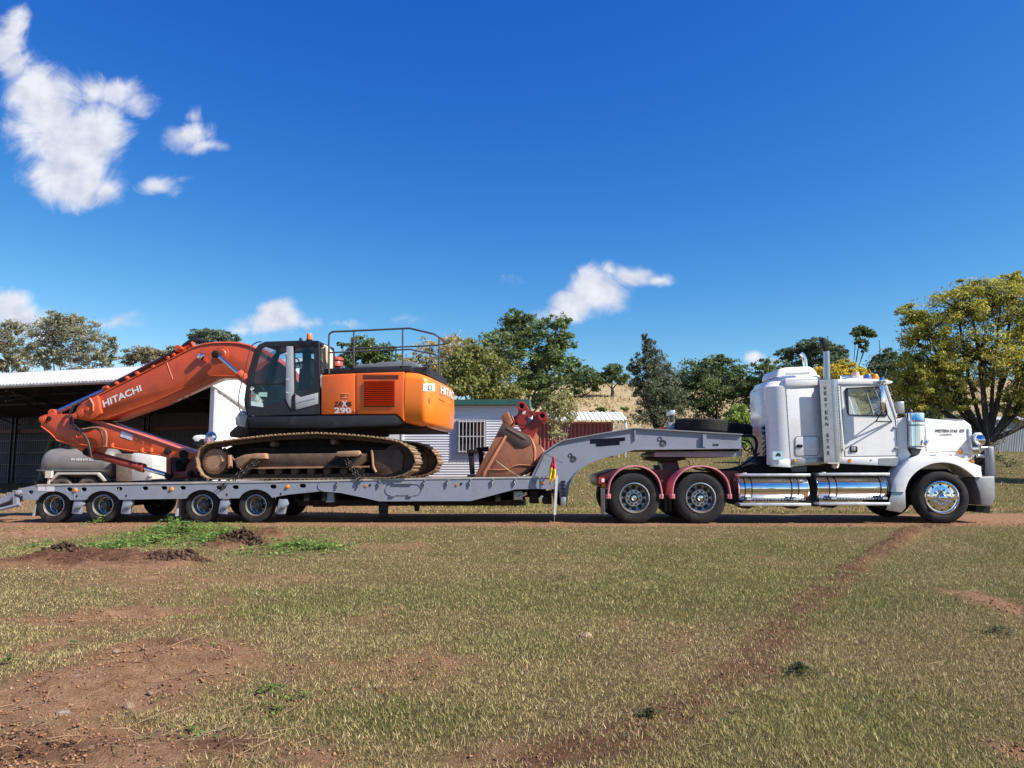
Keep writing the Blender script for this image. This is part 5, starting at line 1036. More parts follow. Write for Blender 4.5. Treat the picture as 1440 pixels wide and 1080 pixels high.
# tanks
def tank(u0, u1, v0, v1, straps, lo):
    a = tx(u0, (v0+v1)/2, .06); b = tx(u1, (v0+v1)/2, .06); r_ = abs(tx(u0, v0, .06).z-tx(u0, v1, .06).z)/2*1.0; cyy = .06+r_
    t = part_empty('fuel_tank', tk)
    MB().lathe((a.x, cyy, a.z), [(0, 0), (r_*.9, 0), (r_*.97, .015), (r_, .04), (r_, b.x-a.x-.04), (r_*.97, b.x-a.x-.015), (r_*.9, b.x-a.x), (0, b.x-a.x)], 48, 'x').build('barrel', M_chrome, t)
    for (s0, s1) in straps:
        x0 = tx(s0, v0, .06).x; x1 = tx(s1, v0, .06).x
        for x in (x0, x1): MB().lathe((x-.012, cyy, a.z), [(r_+.001, 0), (r_+.007, .002), (r_+.007, .022), (r_+.001, .024)], 40, 'x').build('strap_edge', M_black, t)
        MB().lathe((x0, cyy, a.z), [(r_+.003, 0), (r_+.003, x1-x0)], 40, 'x').build('strap', M_chrome, t)
        MB().box((x0+.02, .035, a.z-r_*.86), (x1-.02, .2, a.z-r_*.70)).build('strap_bolt', M_alum, t)
    for (f0, f1, nm) in ((.72, .86, 'tread_strip'), (-.86, -.72, 'tread_strip')):    # checker-plate strips
        mb = MB(); n_ = 46
        for k in range(n_):
            x = a.x+.06+(b.x-a.x-.12)*k/n_; zc = a.z+r_*(f0+f1)/2; yy = cyy-math.sqrt(max(0, 1-((f0+f1)/2)**2))*r_
            w_ = (b.x-a.x)/n_*.32; sl = .02 if k % 2 else -.02
            q = [Vector((x, yy-.004-.0*sl, zc-.028)), Vector((x+w_, yy-.004, zc-.028)), Vector((x+w_+sl, yy+.025*(1 if f0 > 0 else -1), zc+.028)), Vector((x+sl, yy+.025*(1 if f0 > 0 else -1), zc+.028))]
            mb.add(q, [(0, 1, 2, 3)])
        o = mb.build(nm, M_alum, t, smooth=0); o['kind'] = 'stuff'
    for (va, vb, y0, y1) in ((v0-3.5, v0+.5, -.02, .35), (v1+2.2, v1+6.3, -.05, .30)):
        p = tx(u0+1, va, y0); q = tx(u1+(1.5 if va > v1 else .8), vb, y0); MB().box((p.x, y0, q.z), (q.x, y1, p.z)).build('step', M_alum, t, bevel=.012)
    for s0, s1 in straps:
        p = tx((s0+s1)/2, v1, .0); MB().prism([Vector((p.x-.16, .1, tx(u0, v1+6, .1).z)), Vector((p.x+.16, .1, tx(u0, v1+6, .1).z)), Vector((p.x+.05, .1, tx(u0, v1+10, .1).z)), Vector((p.x-.02, .1, tx(u0, v1+10, .1).z))], .5).build('step_bracket', M_black, t)
    c = tx(u0+9, v0-2, .3); MB().lathe((c.x, .35, c.z-.02), [(0, .07), (.05, .06), (.05, 0)], 14, 'z').build('filler_cap', M_chrome, t)
tank(1039.5, 1139.5, 669.5, 705.5, ((1047.5, 1057), (1113, 1122.5)), 0)
tank(1150.5, 1251, 668.5, 704.5, ((1166, 1176), (1238, 1247)), 0)
MB().prism(T([(1139, 668), (1151, 666), (1152, 712), (1140, 712)], .3), 1.0).build('tank_gap_frame', M_black, tk)
MB().prism(T([(1060, 656), (1265, 652), (1262, 668), (1060, 668)], .5), 2.0).build('under_cab_frame', M_under, tk)
MB().prism(T([(1113, 655), (1135, 655), (1135, 664), (1113, 664)], .4), .6).build('battery_box', M_rimdark, tk, bevel=.01)
# sleeper
SY0, SY1 = .14, 2.36
def loft(rows, nm, m, parent, bevel=.0, smooth=40, caps=True):
    mb = MB(); n_ = len(rows[0]); vs = [p for r in rows for p in r]; fs = []
    for i in range(len(rows)-1):
        for k in range(n_): fs.append((i*n_+k, i*n_+(k+1) % n_, (i+1)*n_+(k+1) % n_, (i+1)*n_+k))
    if caps: fs += [tuple(range(n_))[::-1], tuple(range((len(rows)-1)*n_, len(rows)*n_))]
    mb.add(vs, fs); return mb.build(nm, m, parent, bevel=bevel, smooth=smooth)
sl = T([(1104, 543.5), (1156, 541.5), (1158.5, 651), (1112.5, 657), (1104, 657)], SY0)
body = [(1099, 538), (1105, 531.5), (1154, 528), (1158, 541), (1163, 652), (1112, 656.5), (1104, 656.5)]
bq = T(body, SY0); rows = []
cz_ = sum(p.z for p in bq)/len(bq); xm = tx(1135, 600, SY0).x
for (y, k) in ((SY0+.0, .0), (SY1-.0, .0)): rows.append([Vector((p.x, y, p.z)) for p in bq])
slp = loft(rows, 'sleeper_body', M_white, tk, bevel=.05)
# rounded side fairing behind the sleeper (near side) and its twin
def fairing(y, s):
    top = tx(1079.3, 543, SY0); bot = tx(1084, 653.5, SY0); t2 = tx(1105, 543, SY0); b2 = tx(1112.3, 657, SY0); n_ = 10; A = []; B = []
    for k in range(n_+1):
        a = R(90*k/n_); f = 1-math.cos(a)                       # quarter round: from back edge to flush side
        yy = y+s*(.26*(1-math.sin(a))); A.append(Vector((top.x+(t2.x-top.x)*f, yy, top.z+.0*f))); B.append(Vector((bot.x+(b2.x-bot.x)*f, yy, bot.z+(b2.z-bot.z)*f)))
    mb = MB(); mb.strip(A, B); mb.strip([Vector((p.x+.04, p.y+s*.03, p.z)) for p in B], [Vector((p.x+.04, p.y+s*.03, p.z)) for p in A])
    top2 = tx(1084, 537.5, SY0); mb.strip([Vector((p.x*.6+A[-1].x*.4+.0, p.y+s*.18, p.z+.13)) for p in A], A)
    mb.build('side_fairing', M_white, tk, smooth=60)
    MB().prism([Vector((p.x, y-s*.004, p.z)) for p in (tx(1084, 644, SY0), tx(1112, 646, SY0), tx(1112.5, 657.5, SY0), tx(1086, 656, SY0))], y+s*.2).build('fairing_step', M_white, tk, bevel=.015)
fairing(SY0-.012, 1)
# roof line and air unit
MB().prism(T([(1104, 532.5), (1154, 529.5), (1153, 542), (1104, 544.5)], SY0-.03), SY0+.3).build('roof_band', M_white, tk, bevel=.025)
MB().prism(T([(1092, 540), (1097, 529.5), (1105, 528.5), (1152, 526.5), (1156, 532), (1100, 541)], SY0+.25), SY1-.25).build('roof_cap', M_white, tk, bevel=.04)
MB().prism(T([(1091.5, 530), (1092.5, 523), (1096, 518.5), (1106, 516.5), (1138, 515), (1145, 519), (1149.5, 525), (1150, 529)], .75), 1.75).build('roof_air_unit', M_white, tk, bevel=.05, seg=3)
MB().prism(T([(1106, 525), (1138, 523), (1140, 525), (1106, 527)], .72), .76).build('air_unit_grille', M_cabgrey, tk)
# back wall furniture
MB().prism([Vector((tx(1102, 0, SY0).x-.01, .5, tx(1100, 578, .5).z)), Vector((tx(1102, 0, SY0).x-.0, .5, tx(1100, 578, .5).z)), Vector((tx(1102, 0, SY0).x, .5, tx(1100, 575, .5).z)), Vector((tx(1102, 0, SY0).x-.01, .5, tx(1100, 575, .5).z))], 2.3).build('back_ledge', M_cabgrey, tk)
c = tx(1085, 572, .8); MB().lathe((c.x-.12, .75, c.z), [(0, 0), (.075, .0), (.09, .03), (.06, .1), (0, .12)], 18, 'x').build('work_lamp', M_black, tk)
xb_ = tx(1102, 600, SY0).x-.06
for k in range(3):
    mb = MB(); pts = []
    for t in range(0, 90): a = t*.55; pts.append(Vector((xb_-.07+.05*math.cos(a), .75+.11*k+.05*math.sin(a)*.6, tx(1085, 598, .8).z-.0085*t*(1+.08*k))))
    MB().tube(pts, .012, 5).build('coiled_air_line', M_hose, tk)
MB().prism(T([(1072, 641), (1086, 641), (1088, 662), (1064, 662), (1064, 650)], .75), 1.7).build('rear_step_box', M_black, tk, bevel=.01)
for (pts, r_) in (([(1044, 613), (1056, 613), (1062, 617), (1064, 626), (1062, 640), (1066, 648)], .035), ([(1044, 619), (1053, 621), (1058, 629), (1060, 640)], .02), ([(1044, 628), (1050, 634), (1056, 630), (1056, 640)], .014),
                  ([(1068, 637), (1050, 650), (1030, 659), (990, 661), (972, 657)], .022), ([(1075, 650), (1052, 655), (1030, 661), (1010, 663)], .022), ([(1043, 622), (1050, 627), (1047, 632), (1054, 636), (1050, 642)], .01), ([(968, 648), (970, 653), (972, 657)], .01)):
    MB().tube(smooth_path(T(pts, 1.0), 6), r_, 7).build('air_hose', M_hose, tk)
# sleeper locker door, badge, trim
q = rrect(1118.5, 613.5, 1151.5, 640.5, 4)
MB().prism(T(q, SY0-.012), SY0+.01).build('locker_door', M_white, tk, bevel=.004); MB().tube(T(q, SY0-.008), .009, 5, closed=True).build('locker_seal', mat('seal_grey', (.20, .21, .23), .6), tk)
MB().prism(T(rrect(1120.5, 625, 1129, 629.5, 2), SY0-.03), SY0).build('locker_latch', M_black, tk, bevel=.006)
MB().tube(T([(1105, 545), (1112.3, 656)], SY0-.012), .006, 4).build('panel_seam', MATS['seal_grey'], tk)
MB().prism(T([(1086.5, 634.8), (1101.5, 635), (1102, 646.5), (1087, 646.8)], SY0-.06), SY0-.05).build('badge', mat('badge_teal', (.42, .62, .66), .5), tk)
MB().prism(T([(1091, 640.5), (1093, 637), (1096, 636.8), (1098, 639.5), (1097.5, 642), (1094.5, 640.5), (1092, 642)], SY0-.066), SY0-.06).build('badge_mark', M_txtblack, tk, smooth=0)
MB().prism(T([(1113, 645.5), (1158, 643.5), (1159, 651.5), (1113, 654)], SY0-.02), SY0+.05).build('sill_trim', M_steel, tk, bevel=.006)
c = tx(1117.5, 648, SY0-.02); MB().lathe(c, [(0, -.03), (.03, -.025), (.036, 0)], 12).build('marker_lamp', M_amber, tk)
# cab
CY0, CY1 = .30, 2.20
side = [(1157, 536), (1175, 534), (1243.5, 540), (1247, 548), (1260.5, 589), (1275, 586), (1275, 630), (1281, 640), (1267, 656), (1183, 652), (1157, 652)]
sq = T(side, CY0)
win = [(1190, 546.2), (1237, 543.8), (1240, 546), (1247.5, 581), (1246, 585), (1194, 583.5), (1192, 581.5), (1188, 549)]
wq = T(win, CY0)
for y0, y1 in ((CY0, CY0+.06), (CY1-.06, CY1)):
    o = MB().prism([Vector((p.x, y0, p.z)) for p in sq], y1).build('cab_side', M_white, tk, smooth=0)
    cut(o, MB().prism([Vector((p.x, y0-.1, p.z)) for p in wq], y1+.1)); o.data.materials.clear(); o.data.materials.append(M_white)
    MB().prism([Vector((p.x, (y0+y1)/2-.003, p.z)) for p in wq], (y0+y1)/2+.003).build('side_window', M_glass, tk, smooth=0)
MB().tube([Vector((p.x, CY0-.004, p.z)) for p in wq], .013, 6, closed=True).build('window_seal', M_black, tk)
MB().prism(T([(1157, 535), (1175, 533.5), (1199, 531.5), (1236, 533), (1255.5, 536), (1256, 538.5), (1246, 541), (1175, 540.5), (1157, 541)], CY0-.02), CY1+.02).build('cab_roof', M_white, tk, bevel=.02)
MB().prism([Vector((p.x, CY0+.06, p.z)) for p in T([(1183, 640), (1275, 630), (1281, 640), (1267, 656), (1183, 652)], CY0)], CY1-.06).build('cab_floor', M_black, tk)
a, b = tx(1245.5, 541, CY0), tx(1260, 587, CY0)
mb = MB(); mb.add([(a.x, CY0+.05, a.z), (a.x, CY1-.05, a.z), (b.x, CY1-.05, b.z), (b.x, CY0+.05, b.z)], [(0, 1, 2, 3)]); mb.build('windscreen', M_glass, tk, smooth=0)
for y in (CY0+.02, (CY0+CY1)/2, CY1-.02): MB().tube([Vector((a.x+.01, y, a.z)), Vector((b.x+.01, y, b.z))], .028, 6).build('screen_pillar', M_white, tk)
MB().box((tx(1166, 0, CY0).x, CY0+.08, tx(0, 640, CY0).z), (tx(1166, 0, CY0).x+.04, CY1-.08, tx(0, 541, CY0).z)).build('cab_back', mat('cab_trim_navy', (.025, .03, .045), .8), tk)
d0, d1 = tx(1238, 582, CY0), tx(1258, 590, CY0); MB().box((d0.x, CY0+.1, d1.z-.3), (d1.x, CY1-.1, d0.z)).build('dashboard', M_char, tk, bevel=.03)
for y in (.8, 1.75):
    p = tx(1203, 640, y); s_ = part_empty('seat', tk)
    MB().box((p.x-.25, y-.25, tx(0, 602, y).z), (p.x+.28, y+.25, tx(0, 596, y).z+.06)).build('seat_cushion', M_seat, s_, bevel=.04); MB().prism([Vector((p.x-.3, y-.24, tx(0, 600, y).z)), Vector((p.x-.14, y-.24, tx(0, 600, y).z)), Vector((p.x-.24, y-.24, tx(0, 556, y).z)), Vector((p.x-.36, y-.24, tx(0, 556, y).z))], y+.24).build('seat_back', mat('seat_blue', (.05, .07, .13), .8), s_, bevel=.04)
p = tx(1232, 580, .8+.9); ang = R(58)
MB().tube([Vector((p.x+.21*math.cos(t)*math.sin(ang)*1.0-.0, 1.75+.21*math.sin(t), p.z+.02+.21*math.cos(t)*math.cos(ang))) for t in np.linspace(0, 6.28, 25)[:-1]], .016, 6, closed=True).build('steering_wheel', M_black, tk)
MB().tube([Vector((p.x, 1.75, p.z)), Vector((p.x+.25, 1.75, p.z-.3))], .03, 6).build('steering_column', M_black, tk)
# door
dq = [(1182.3, 542.5), (1243.5, 541.8), (1259.5, 590), (1262.5, 640.5), (1188.5, 641.5)]
MB().tube(T(dq, CY0-.002), .007, 4, closed=True).build('door_seam', MATS['seal_grey'], tk)
MB().prism(T(rrect(1195.5, 627.5, 1206, 636, 2), CY0-.012), CY0).build('door_latch_plate', M_black, tk, bevel=.003); MB().prism(T(rrect(1197, 629, 1203.5, 634.5, 1), CY0-.03), CY0-.012).build('door_handle', M_steel, tk, bevel=.005)
MB().tube(smooth_path(T([(1178, 555), (1179, 556), (1186, 628), (1185, 630)], CY0-.07), 4), .02, 8).build('grab_rail', M_chrome, tk)
MB().prism(T([(1183, 644.5), (1267, 643), (1266, 656), (1262, 656), (1183, 651.5)], CY0-.015), CY0+.05).build('sill_trim', M_white, tk, bevel=.006)
MB().prism(T([(1236, 644.5), (1266.5, 643.5), (1266, 655.5), (1236, 653)], CY0-.022), CY0-.014).build('sill_plate', M_steel, tk)
MB().prism(T(rrect(1194, 645, 1197.5, 650.5, 1), CY0-.03), CY0-.015).build('marker_lamp', M_amber, tk); c = tx(1225, 647, CY0-.02); MB().lathe(c, [(0, -.01), (.015, 0)], 8).build('sill_bolt', M_black, tk)
MB().prism(T([(1263, 591), (1272, 588), (1277, 628), (1264.5, 641)], CY0-.006), CY0+.03).build('cowl_panel', M_white, tk)
# exhaust
ex = part_empty('exhaust', tk); EY = -.02
MB().prism(T([(1152.3, 534), (1168.5, 534), (1174.5, 650.5), (1159.2, 650.5)], EY), EY+.012).build('shield_plate', M_steel, ex)
p, q = tx(1168, 534, EY+.14), tx(1174, 650.5, EY+.14); MB().cyl(p, q, .14, .14, 28).build('muffler', mat('dull_chrome', (.42, .42, .44), .25, .95, var=.12), ex)
mb = MB()
for i in range(44):
    for j in range(3):
        f = .1+.8*i/44; an = R(205+26*j+(13 if i % 2 else 0)); c = p+(q-p)*f+Vector((.142*math.cos(an)*-1*0+.142*math.sin(R(20+22*j)), -.142*math.cos(R(20+22*j)), 0)); mb.lathe(c, [(0, 0), (.009, 0)], 6)
o = mb.build('perforations', M_black, ex, smooth=0); o['kind'] = 'stuff'
p, q = tx(1163, 534, EY+.12), tx(1162, 494, EY+.12); tp_ = tx(1160.3, 480, EY+.12); MB().tube([p, q], .068, 20, caps=False).build('stack_pipe', MATS['dull_chrome'], ex)
c = tx(1160.5, 484, EY+.055); MB().prism(T([(1155.8, 478), (1157.5, 475.3), (1160.5, 474.6), (1163.5, 476.5), (1165, 481), (1164.5, 488), (1163, 493), (1160, 494.5), (1157.5, 490), (1156, 484)], EY+.045), EY+.20).build('stack_tip', M_black, ex, bevel=.02)
p = tx(1174, 653, EY+.2); MB().lathe((p.x, EY+.2, p.z-.09), [(0, -.0), (.07, .02), (.1, .1)], 16, 'z').build('elbow', mat('hot_pipe', (.55, .42, .32), .3, .8), ex)
lt = 'WESTERN STAR'; vs_ = [545.8, 553, 561.5, 570, 579.8, 588, 596.5, None, 612, 620.3, 628.4, 637]
for ch, v in zip(lt, vs_):
    if v is None: continue
    u = 1160.6+(v-548)*.0525; lettering(TK, ch, [(u-2, v+2.6), (u+2.2, v+2.6), (u+2, v-2.6), (u-2.2, v-2.6)], EY-.004, M_txtblack, ex, bold=.03)
MB().lathe(tx(1162.3, 648, EY), [(0, -.006), (.012, 0)], 8).build('badge_stud', M_redlens, ex)
far = part_empty('exhaust', tk); MB().tube(smooth_path(T([(1133, 530), (1131.5, 506), (1126, 497)], 2.3), 4), .06, 14).build('stack_pipe', M_chrome, far)
# hood, radiator, air cleaner
HY0, HY1 = .52, 1.98
hood = [(1269, 590), (1283, 586.5), (1300, 588), (1352.8, 592.5), (1355, 589.5), (1366, 597.5), (1367, 604), (1368, 645), (1340, 660), (1290, 660), (1272, 650)]
hq = T(hood, HY0); rows = [[Vector((p.x, HY0+.0, p.z)) for p in hq], [Vector((p.x, HY1, p.z)) for p in hq]]
loft(rows, 'bonnet', M_white, tk, bevel=.035, smooth=40)
MB().prism(T([(1361.5, 602), (1366.5, 603), (1368, 642), (1364, 641)], HY0-.02), HY1+.02).build('radiator_shell', M_alum, tk, bevel=.008)
MB().prism(T([(1318, 590.2), (1353, 592.8), (1353.5, 590), (1330, 588.5)], .75), 1.8).build('bonnet_shield', M_hoodgrey, tk, bevel=.004)
ac = part_empty('air_cleaner', tk); ACY = .30
p, q = tx(1287.5, 594, ACY), tx(1288.5, 631, ACY); r_ = .175
MB().tube([q, q+(p-q)*.03, p], [r_*.86, r_, r_], 32).build('canister', M_chrome, ac)
MB().tube([p, p+Vector((0, 0, .03)), p+Vector((0, 0, .06)), p+Vector((0, 0, .19)), p+Vector((0, 0, .205))], [r_*.98, r_*1.07, r_*1.02, r_*1.02, r_*.9], 32).build('cap', M_chrome, ac)
for f in (.12, .93): c = p+(q-p)*f; MB().tube([c+Vector((0, 0, .018)), c-Vector((0, 0, .018))], r_*1.03, 32).build('band', M_steel, ac)
MB().prism(T([(1280, 631), (1297, 631), (1292, 641), (1283, 642)], ACY), .6).build('duct', M_rimdark, ac, bevel=.02)
# front guard
ga = [(1254.4, 692), (1256.5, 679), (1262, 668), (1269.4, 657.4), (1283, 646), (1302, 639.3), (1318, 637.4), (1333, 638.4), (1352.8, 644), (1367, 651.5), (1376, 658), (1381, 663), (1382, 670.5)]
gi = [(1271.8, 692), (1275, 681), (1278.7, 673.6), (1285, 666), (1292.6, 659.9), (1302, 654.8), (1311, 651.8), (1320, 650.4), (1329.6, 650.4), (1340, 652.3), (1350, 656.3), (1361, 663.5), (1370, 671)]
A = T(ga, .02); B = T(gi, .02); mb = MB()
A0 = [Vector((p.x, .05, p.z)) for p in A]; Am = [Vector((p.x*.75+q.x*.25, .0, p.z*.75+q.z*.25)) for p, q in zip(A, B)]; Bm = [Vector((p.x, .0, p.z)) for p in B]; Bi = [Vector((p.x, .05, p.z)) for p in B]; A2 = [Vector((p.x, .75, p.z)) for p in A]; B2 = [Vector((p.x, .6, p.z+.01)) for p in B]
sm = lambda L: smooth_path(L, 3)
mb.strip(sm(Am), sm(Bm)); mb.strip(sm(A0), sm(Am)); mb.strip(sm(Bm), sm(Bi)); mb.strip(sm(A2), sm(A0)); mb.strip(sm(Bi), sm(B2)); mb.build('front_guard', M_white, tk, smooth=50, weld=True)
o = MB(); [o.strip(sm([Vector((p.x, 2.5-p.y, p.z)) for p in L1]), sm([Vector((p.x, 2.5-p.y, p.z)) for p in L2])) for L1, L2 in ((Am, Bm), (A0, Am), (A2, A0))]; o.build('front_guard', M_white, tk, smooth=50, weld=True)
MB().prism([Vector((p.x, .62, p.z)) for p in B]+[Vector((B[-1].x, .62, .35)), Vector((B[0].x, .62, .35))], 1.9).build('wheel_well', M_under, tk)
MB().prism(T([(1254.4, 692.5), (1273.3, 692.5), (1274, 714), (1268, 721), (1246, 717)], .03), .06).build('guard_flap', M_steel, tk, bevel=.008)
MB().prism(T([(1354, 646), (1380, 656), (1380, 669), (1370, 669)], .1), .5).build('guard_nose', M_white, tk, bevel=.01)
# bumper and bull bar
MB().prism(T([(1370.5, 673), (1374, 671), (1399, 669.5), (1399.5, 700), (1395, 711.5), (1380, 710.5), (1377.5, 693)], .08), 2.42).build('bumper', mat('bumper_alloy', (.33, .33, .34), .5, .5, var=.1), tk, bevel=.02)
MB().prism(T([(1373, 711), (1393, 712), (1391.5, 722), (1373, 720)], .2), 2.3).build('air_dam', M_black, tk)
for y in (.2, 2.1): MB().prism([Vector((p.x, y, p.z)) for p in T([(1389.5, 630), (1391.5, 628.3), (1396.5, 628.3), (1398.5, 630.5), (1400.5, 671), (1390.5, 671)], .2)], y+.14).build('bull_bar_upright', mat('bar_alloy', (.22, .23, .27), .5, .5, var=.1), tk, bevel=.02)
for (v0, u0) in ((630, 1378), (641, 1374)):
    p, q = tx(u0, v0, .3), tx(1392, v0, .3); MB().tube([p, q], .035, 10).build('bull_bar_brace', M_alum, tk); MB().tube([Vector((q.x+.05, .3, q.z)), Vector((q.x+.05, 2.2, q.z))], .04, 10).build('bull_bar_rail', M_alloy, tk)
MB().prism(T([(1376, 640), (1382, 640), (1382, 662), (1376, 660)], .45), .6).build('lamp_bracket', M_under, tk)
hl = part_empty('headlamp', tk); c = tx(1374, 616, .45)
MB().lathe((c.x-.06, .45, c.z), [(0, -.0), (.09, .0), (.115, .03), (.12, .12), (.1, .14), (0, .15)], 20, 'x').build('shell', M_white, hl)
c = tx(1377, 619, .22); MB().lathe((c.x-.09, .22, c.z), [(0, 0), (.06, .01), (.1, .05), (.115, .1), (.118, .14), (.1, .16), (0, .17)], 24, 'x').build('spot_lamp', M_chrome, hl)
MB().tube([Vector((c.x, .22, c.z-.1)), Vector((c.x+.04, .25, c.z-.24))], .03, 8).build('lamp_stem', M_steel, hl)
for (u, v, r_, m_) in ((1350, 635.4, .055, M_amber), (1335.4, 641.5, .04, M_redlens), (1367, 649.5, .035, M_amber)):
    y = HY0 if u == 1350 else (.06 if u != 1367 else .09); MB().lathe(tx(u, v, y), [(0, -.05), (r_*.7, -.04), (r_, .0)], 14).build('marker_lamp', m_, tk)
lettering(TK, 'WESTERN STAR', [(1314.6, 608), (1347, 608.3), (1347, 604), (1314.6, 603.6)], HY0-.005, M_txtblack, tk, bold=.03)
lettering(TK, 'Constellation', [(1321.5, 612.7), (1339, 612.3), (1339.5, 609), (1322, 609.4)], HY0-.005, mat('lettering_dull', (.12, .10, .10), .5), tk, shear=.35, bold=.02)
MB().prism(T(rrect(1350, 603.5, 1356.5, 607.5, 1), HY0-.008), HY0).build('bonnet_badge', mat('badge_grey', (.25, .22, .23), .4), tk)
# mirrors
mr_ = part_empty('mirror', tk); MY = .0
MB().prism(T([(1238.3, 542), (1244, 542), (1245.3, 578), (1240, 578)], MY), MY+.08).build('mirror_head', M_chrome, mr_, bevel=.015)
for pts in ([(1238, 543), (1231, 543.5)], [(1229, 544), (1237, 564)], [(1241, 578), (1232, 592)], [(1243.5, 577), (1254, 593)], [(1231, 592.5), (1254, 593)]):
    a, b = pts; MB().tube([tx(*a, MY+.04), tx(*b, CY0 if b[1] > 590 or b[0] < 1235 else MY+.04)], .013, 6).build('mirror_arm', M_steel if a[1] < 570 else M_black, mr_)
c = tx(1239.5, 536, MY+.05); MB().lathe((c.x, MY-.0, c.z), [(0, -.06), (.05, -.05), (.075, 0), (.06, .06), (0, .07)], 18).build('round_mirror', M_chrome, mr_)
MB().prism(T([(1230, 536), (1237, 536), (1237, 541), (1230, 541)], MY+.02), MY+.1).build('mirror_bracket', M_steel, mr_)
mf = part_empty('mirror', tk); MB().prism(T([(1261, 564.5), (1271.5, 564.5), (1273, 581), (1264, 582)], 2.45), 2.6).build('mirror_head', M_steel, mf, bevel=.02); MB().tube([tx(1262, 581, 2.5), tx(1256, 588, CY1)], .02, 6).build('mirror_arm', M_steel, mf)
for (u, v) in ((1309, 640), (1304, 622)):
    MB().tube([tx(u-4, v+3, .1), tx(u, v, .02)], .012, 6).build('guard_mirror_stem', M_black, tk)
    MB().prism(T([(u-2, v+.5), (u+8, v-1.5), (u+9, v), (u, v+2)] if v > 630 else [(u-1, v+4), (u-2, v), (u+2, v-4), (u+3, v-2)], .0), .12).build('guard_mirror', M_chrome, tk, bevel=.012)
# roof gear
MB().prism(T([(1199, 528.5), (1214, 528), (1214, 539.5), (1199, 540)], CY0+.0), CY0+.3).build('roof_box', mat('box_grey', (.52, .54, .58), .5), tk, bevel=.006)
c = tx(1203.5, 527.5, .9); MB().lathe((c.x, .9, c.z-.05), [(0, .12), (.065, .11), (.075, .06), (.08, 0)], 18, 'z').build('beacon', mat('beacon_pink', (.66, .45, .36), .3), tk); MB().lathe((c.x, .9, c.z-.12), [(0, .08), (.09, .07), (.09, 0)], 18, 'z').build('beacon_base', M_black, tk)
for (u, m_) in ((1230, M_amber), (1220, mat('blue_lens', (.08, .12, .35), .3))): c = tx(u, 529, .7); MB().lathe((c.x, .7, c.z-.06), [(0, .11), (.06, .10), (.085, .04), (.09, -.04)], 16, 'z').build('roof_lamp', m_, tk)
a, b = tx(1184, 531, 1.0), tx(1200, 529, 1.0); MB().tube([a, b], [.05, .022], 10).build('air_horn', M_chrome, tk); MB().lathe((a.x, 1.0, a.z-.05), [(0, .1), (.04, .08), (.04, -.05)], 10, 'z').build('horn_bell', M_chrome, tk)
MB().tube([tx(1239, 536, .5), tx(1236.5, 478, .5)], [.012, .006], 6).build('antenna', M_black, tk)

# seams, hinges and rivets
for pts, y in (([(1300.5, 590), (1303, 636)], HY0-.003), ([(1305, 637), (1340, 634), (1362, 640)], HY0-.003), ([(1113, 546), (1150, 544)], SY0-.004), ([(1176, 541), (1181, 643)], CY0-.003)):
    MB().tube(T(pts, y), .005, 4).build('panel_seam', MATS['seal_grey'], tk)
for (u, v) in ((1259.5, 601), (1261.5, 630)): MB().prism(T(rrect(u-2.4, v-1.6, u+1.6, v+1.6, .8), CY0-.03), CY0).build('door_hinge', M_steel, tk, bevel=.004)
for k in range(16):
    u = 1108+2.9*k; c = tx(u, 534.2-.055*k*1.2, SY0-.03); MB().lathe(c, [(0, -.006), (.007, -.004), (.01, 0)], 6).build('rivet', M_alum, tk)
for k in range(12):
    f = k/11; c = tx(1106.5+6.5*f, 548+100*f, SY0-.003); MB().lathe(c, [(0, -.006), (.006, -.004), (.009, 0)], 6).build('rivet', M_alum, tk)
for k in range(5): c = tx(1250, 537.2, CY0+.3+.33*k); MB().lathe((c.x-.05, c.y, c.z+.02), [(0, .05), (.03, .045), (.04, 0)], 10, 'z').build('roof_marker', M_amber, tk)

# ------------------------------------------------------------------ excavator
EX = Frame((-4.30, 1.72, 0.0), R(-6.0)); DECKZ = TR.p(430, 676, YN).z+0.0
EX = Frame((-4.30, 1.72, DECKZ), R(-6.0))
ex_ = root('excavator', EX, 'orange tracked excavator with folded boom standing on the trailer', 'excavator')
def E(pts, y): return EX.ps(pts, y)
def ep(u, v, y): return EX.p(u, v, y)
TW = .58; TN = -1.46                               # shoe width, outer face of near track
outer = [(274.5, 650), (275.5, 640), (280.5, 630.5), (290.5, 623), (310, 619), (345, 614.5), (383, 610.5), (415, 608.5), (444, 607.5), (486, 609.5), (520, 612.5), (546, 616), (564, 621), (577, 630), (584.5, 642), (584, 654), (577, 664), (562, 671), (543, 673.5), (500, 674), (430, 675), (350, 676), (304, 676.3), (289, 673.5), (279, 664)]
op = E(outer, TN); zmin = min(p.z for p in op)
path = smooth_path([Vector((p.x, 0, max(p.z, 0.004) if p.z < .05 else p.z)) for p in op], 8, closed=True)
for p in path: p.z = max(p.z, .012)
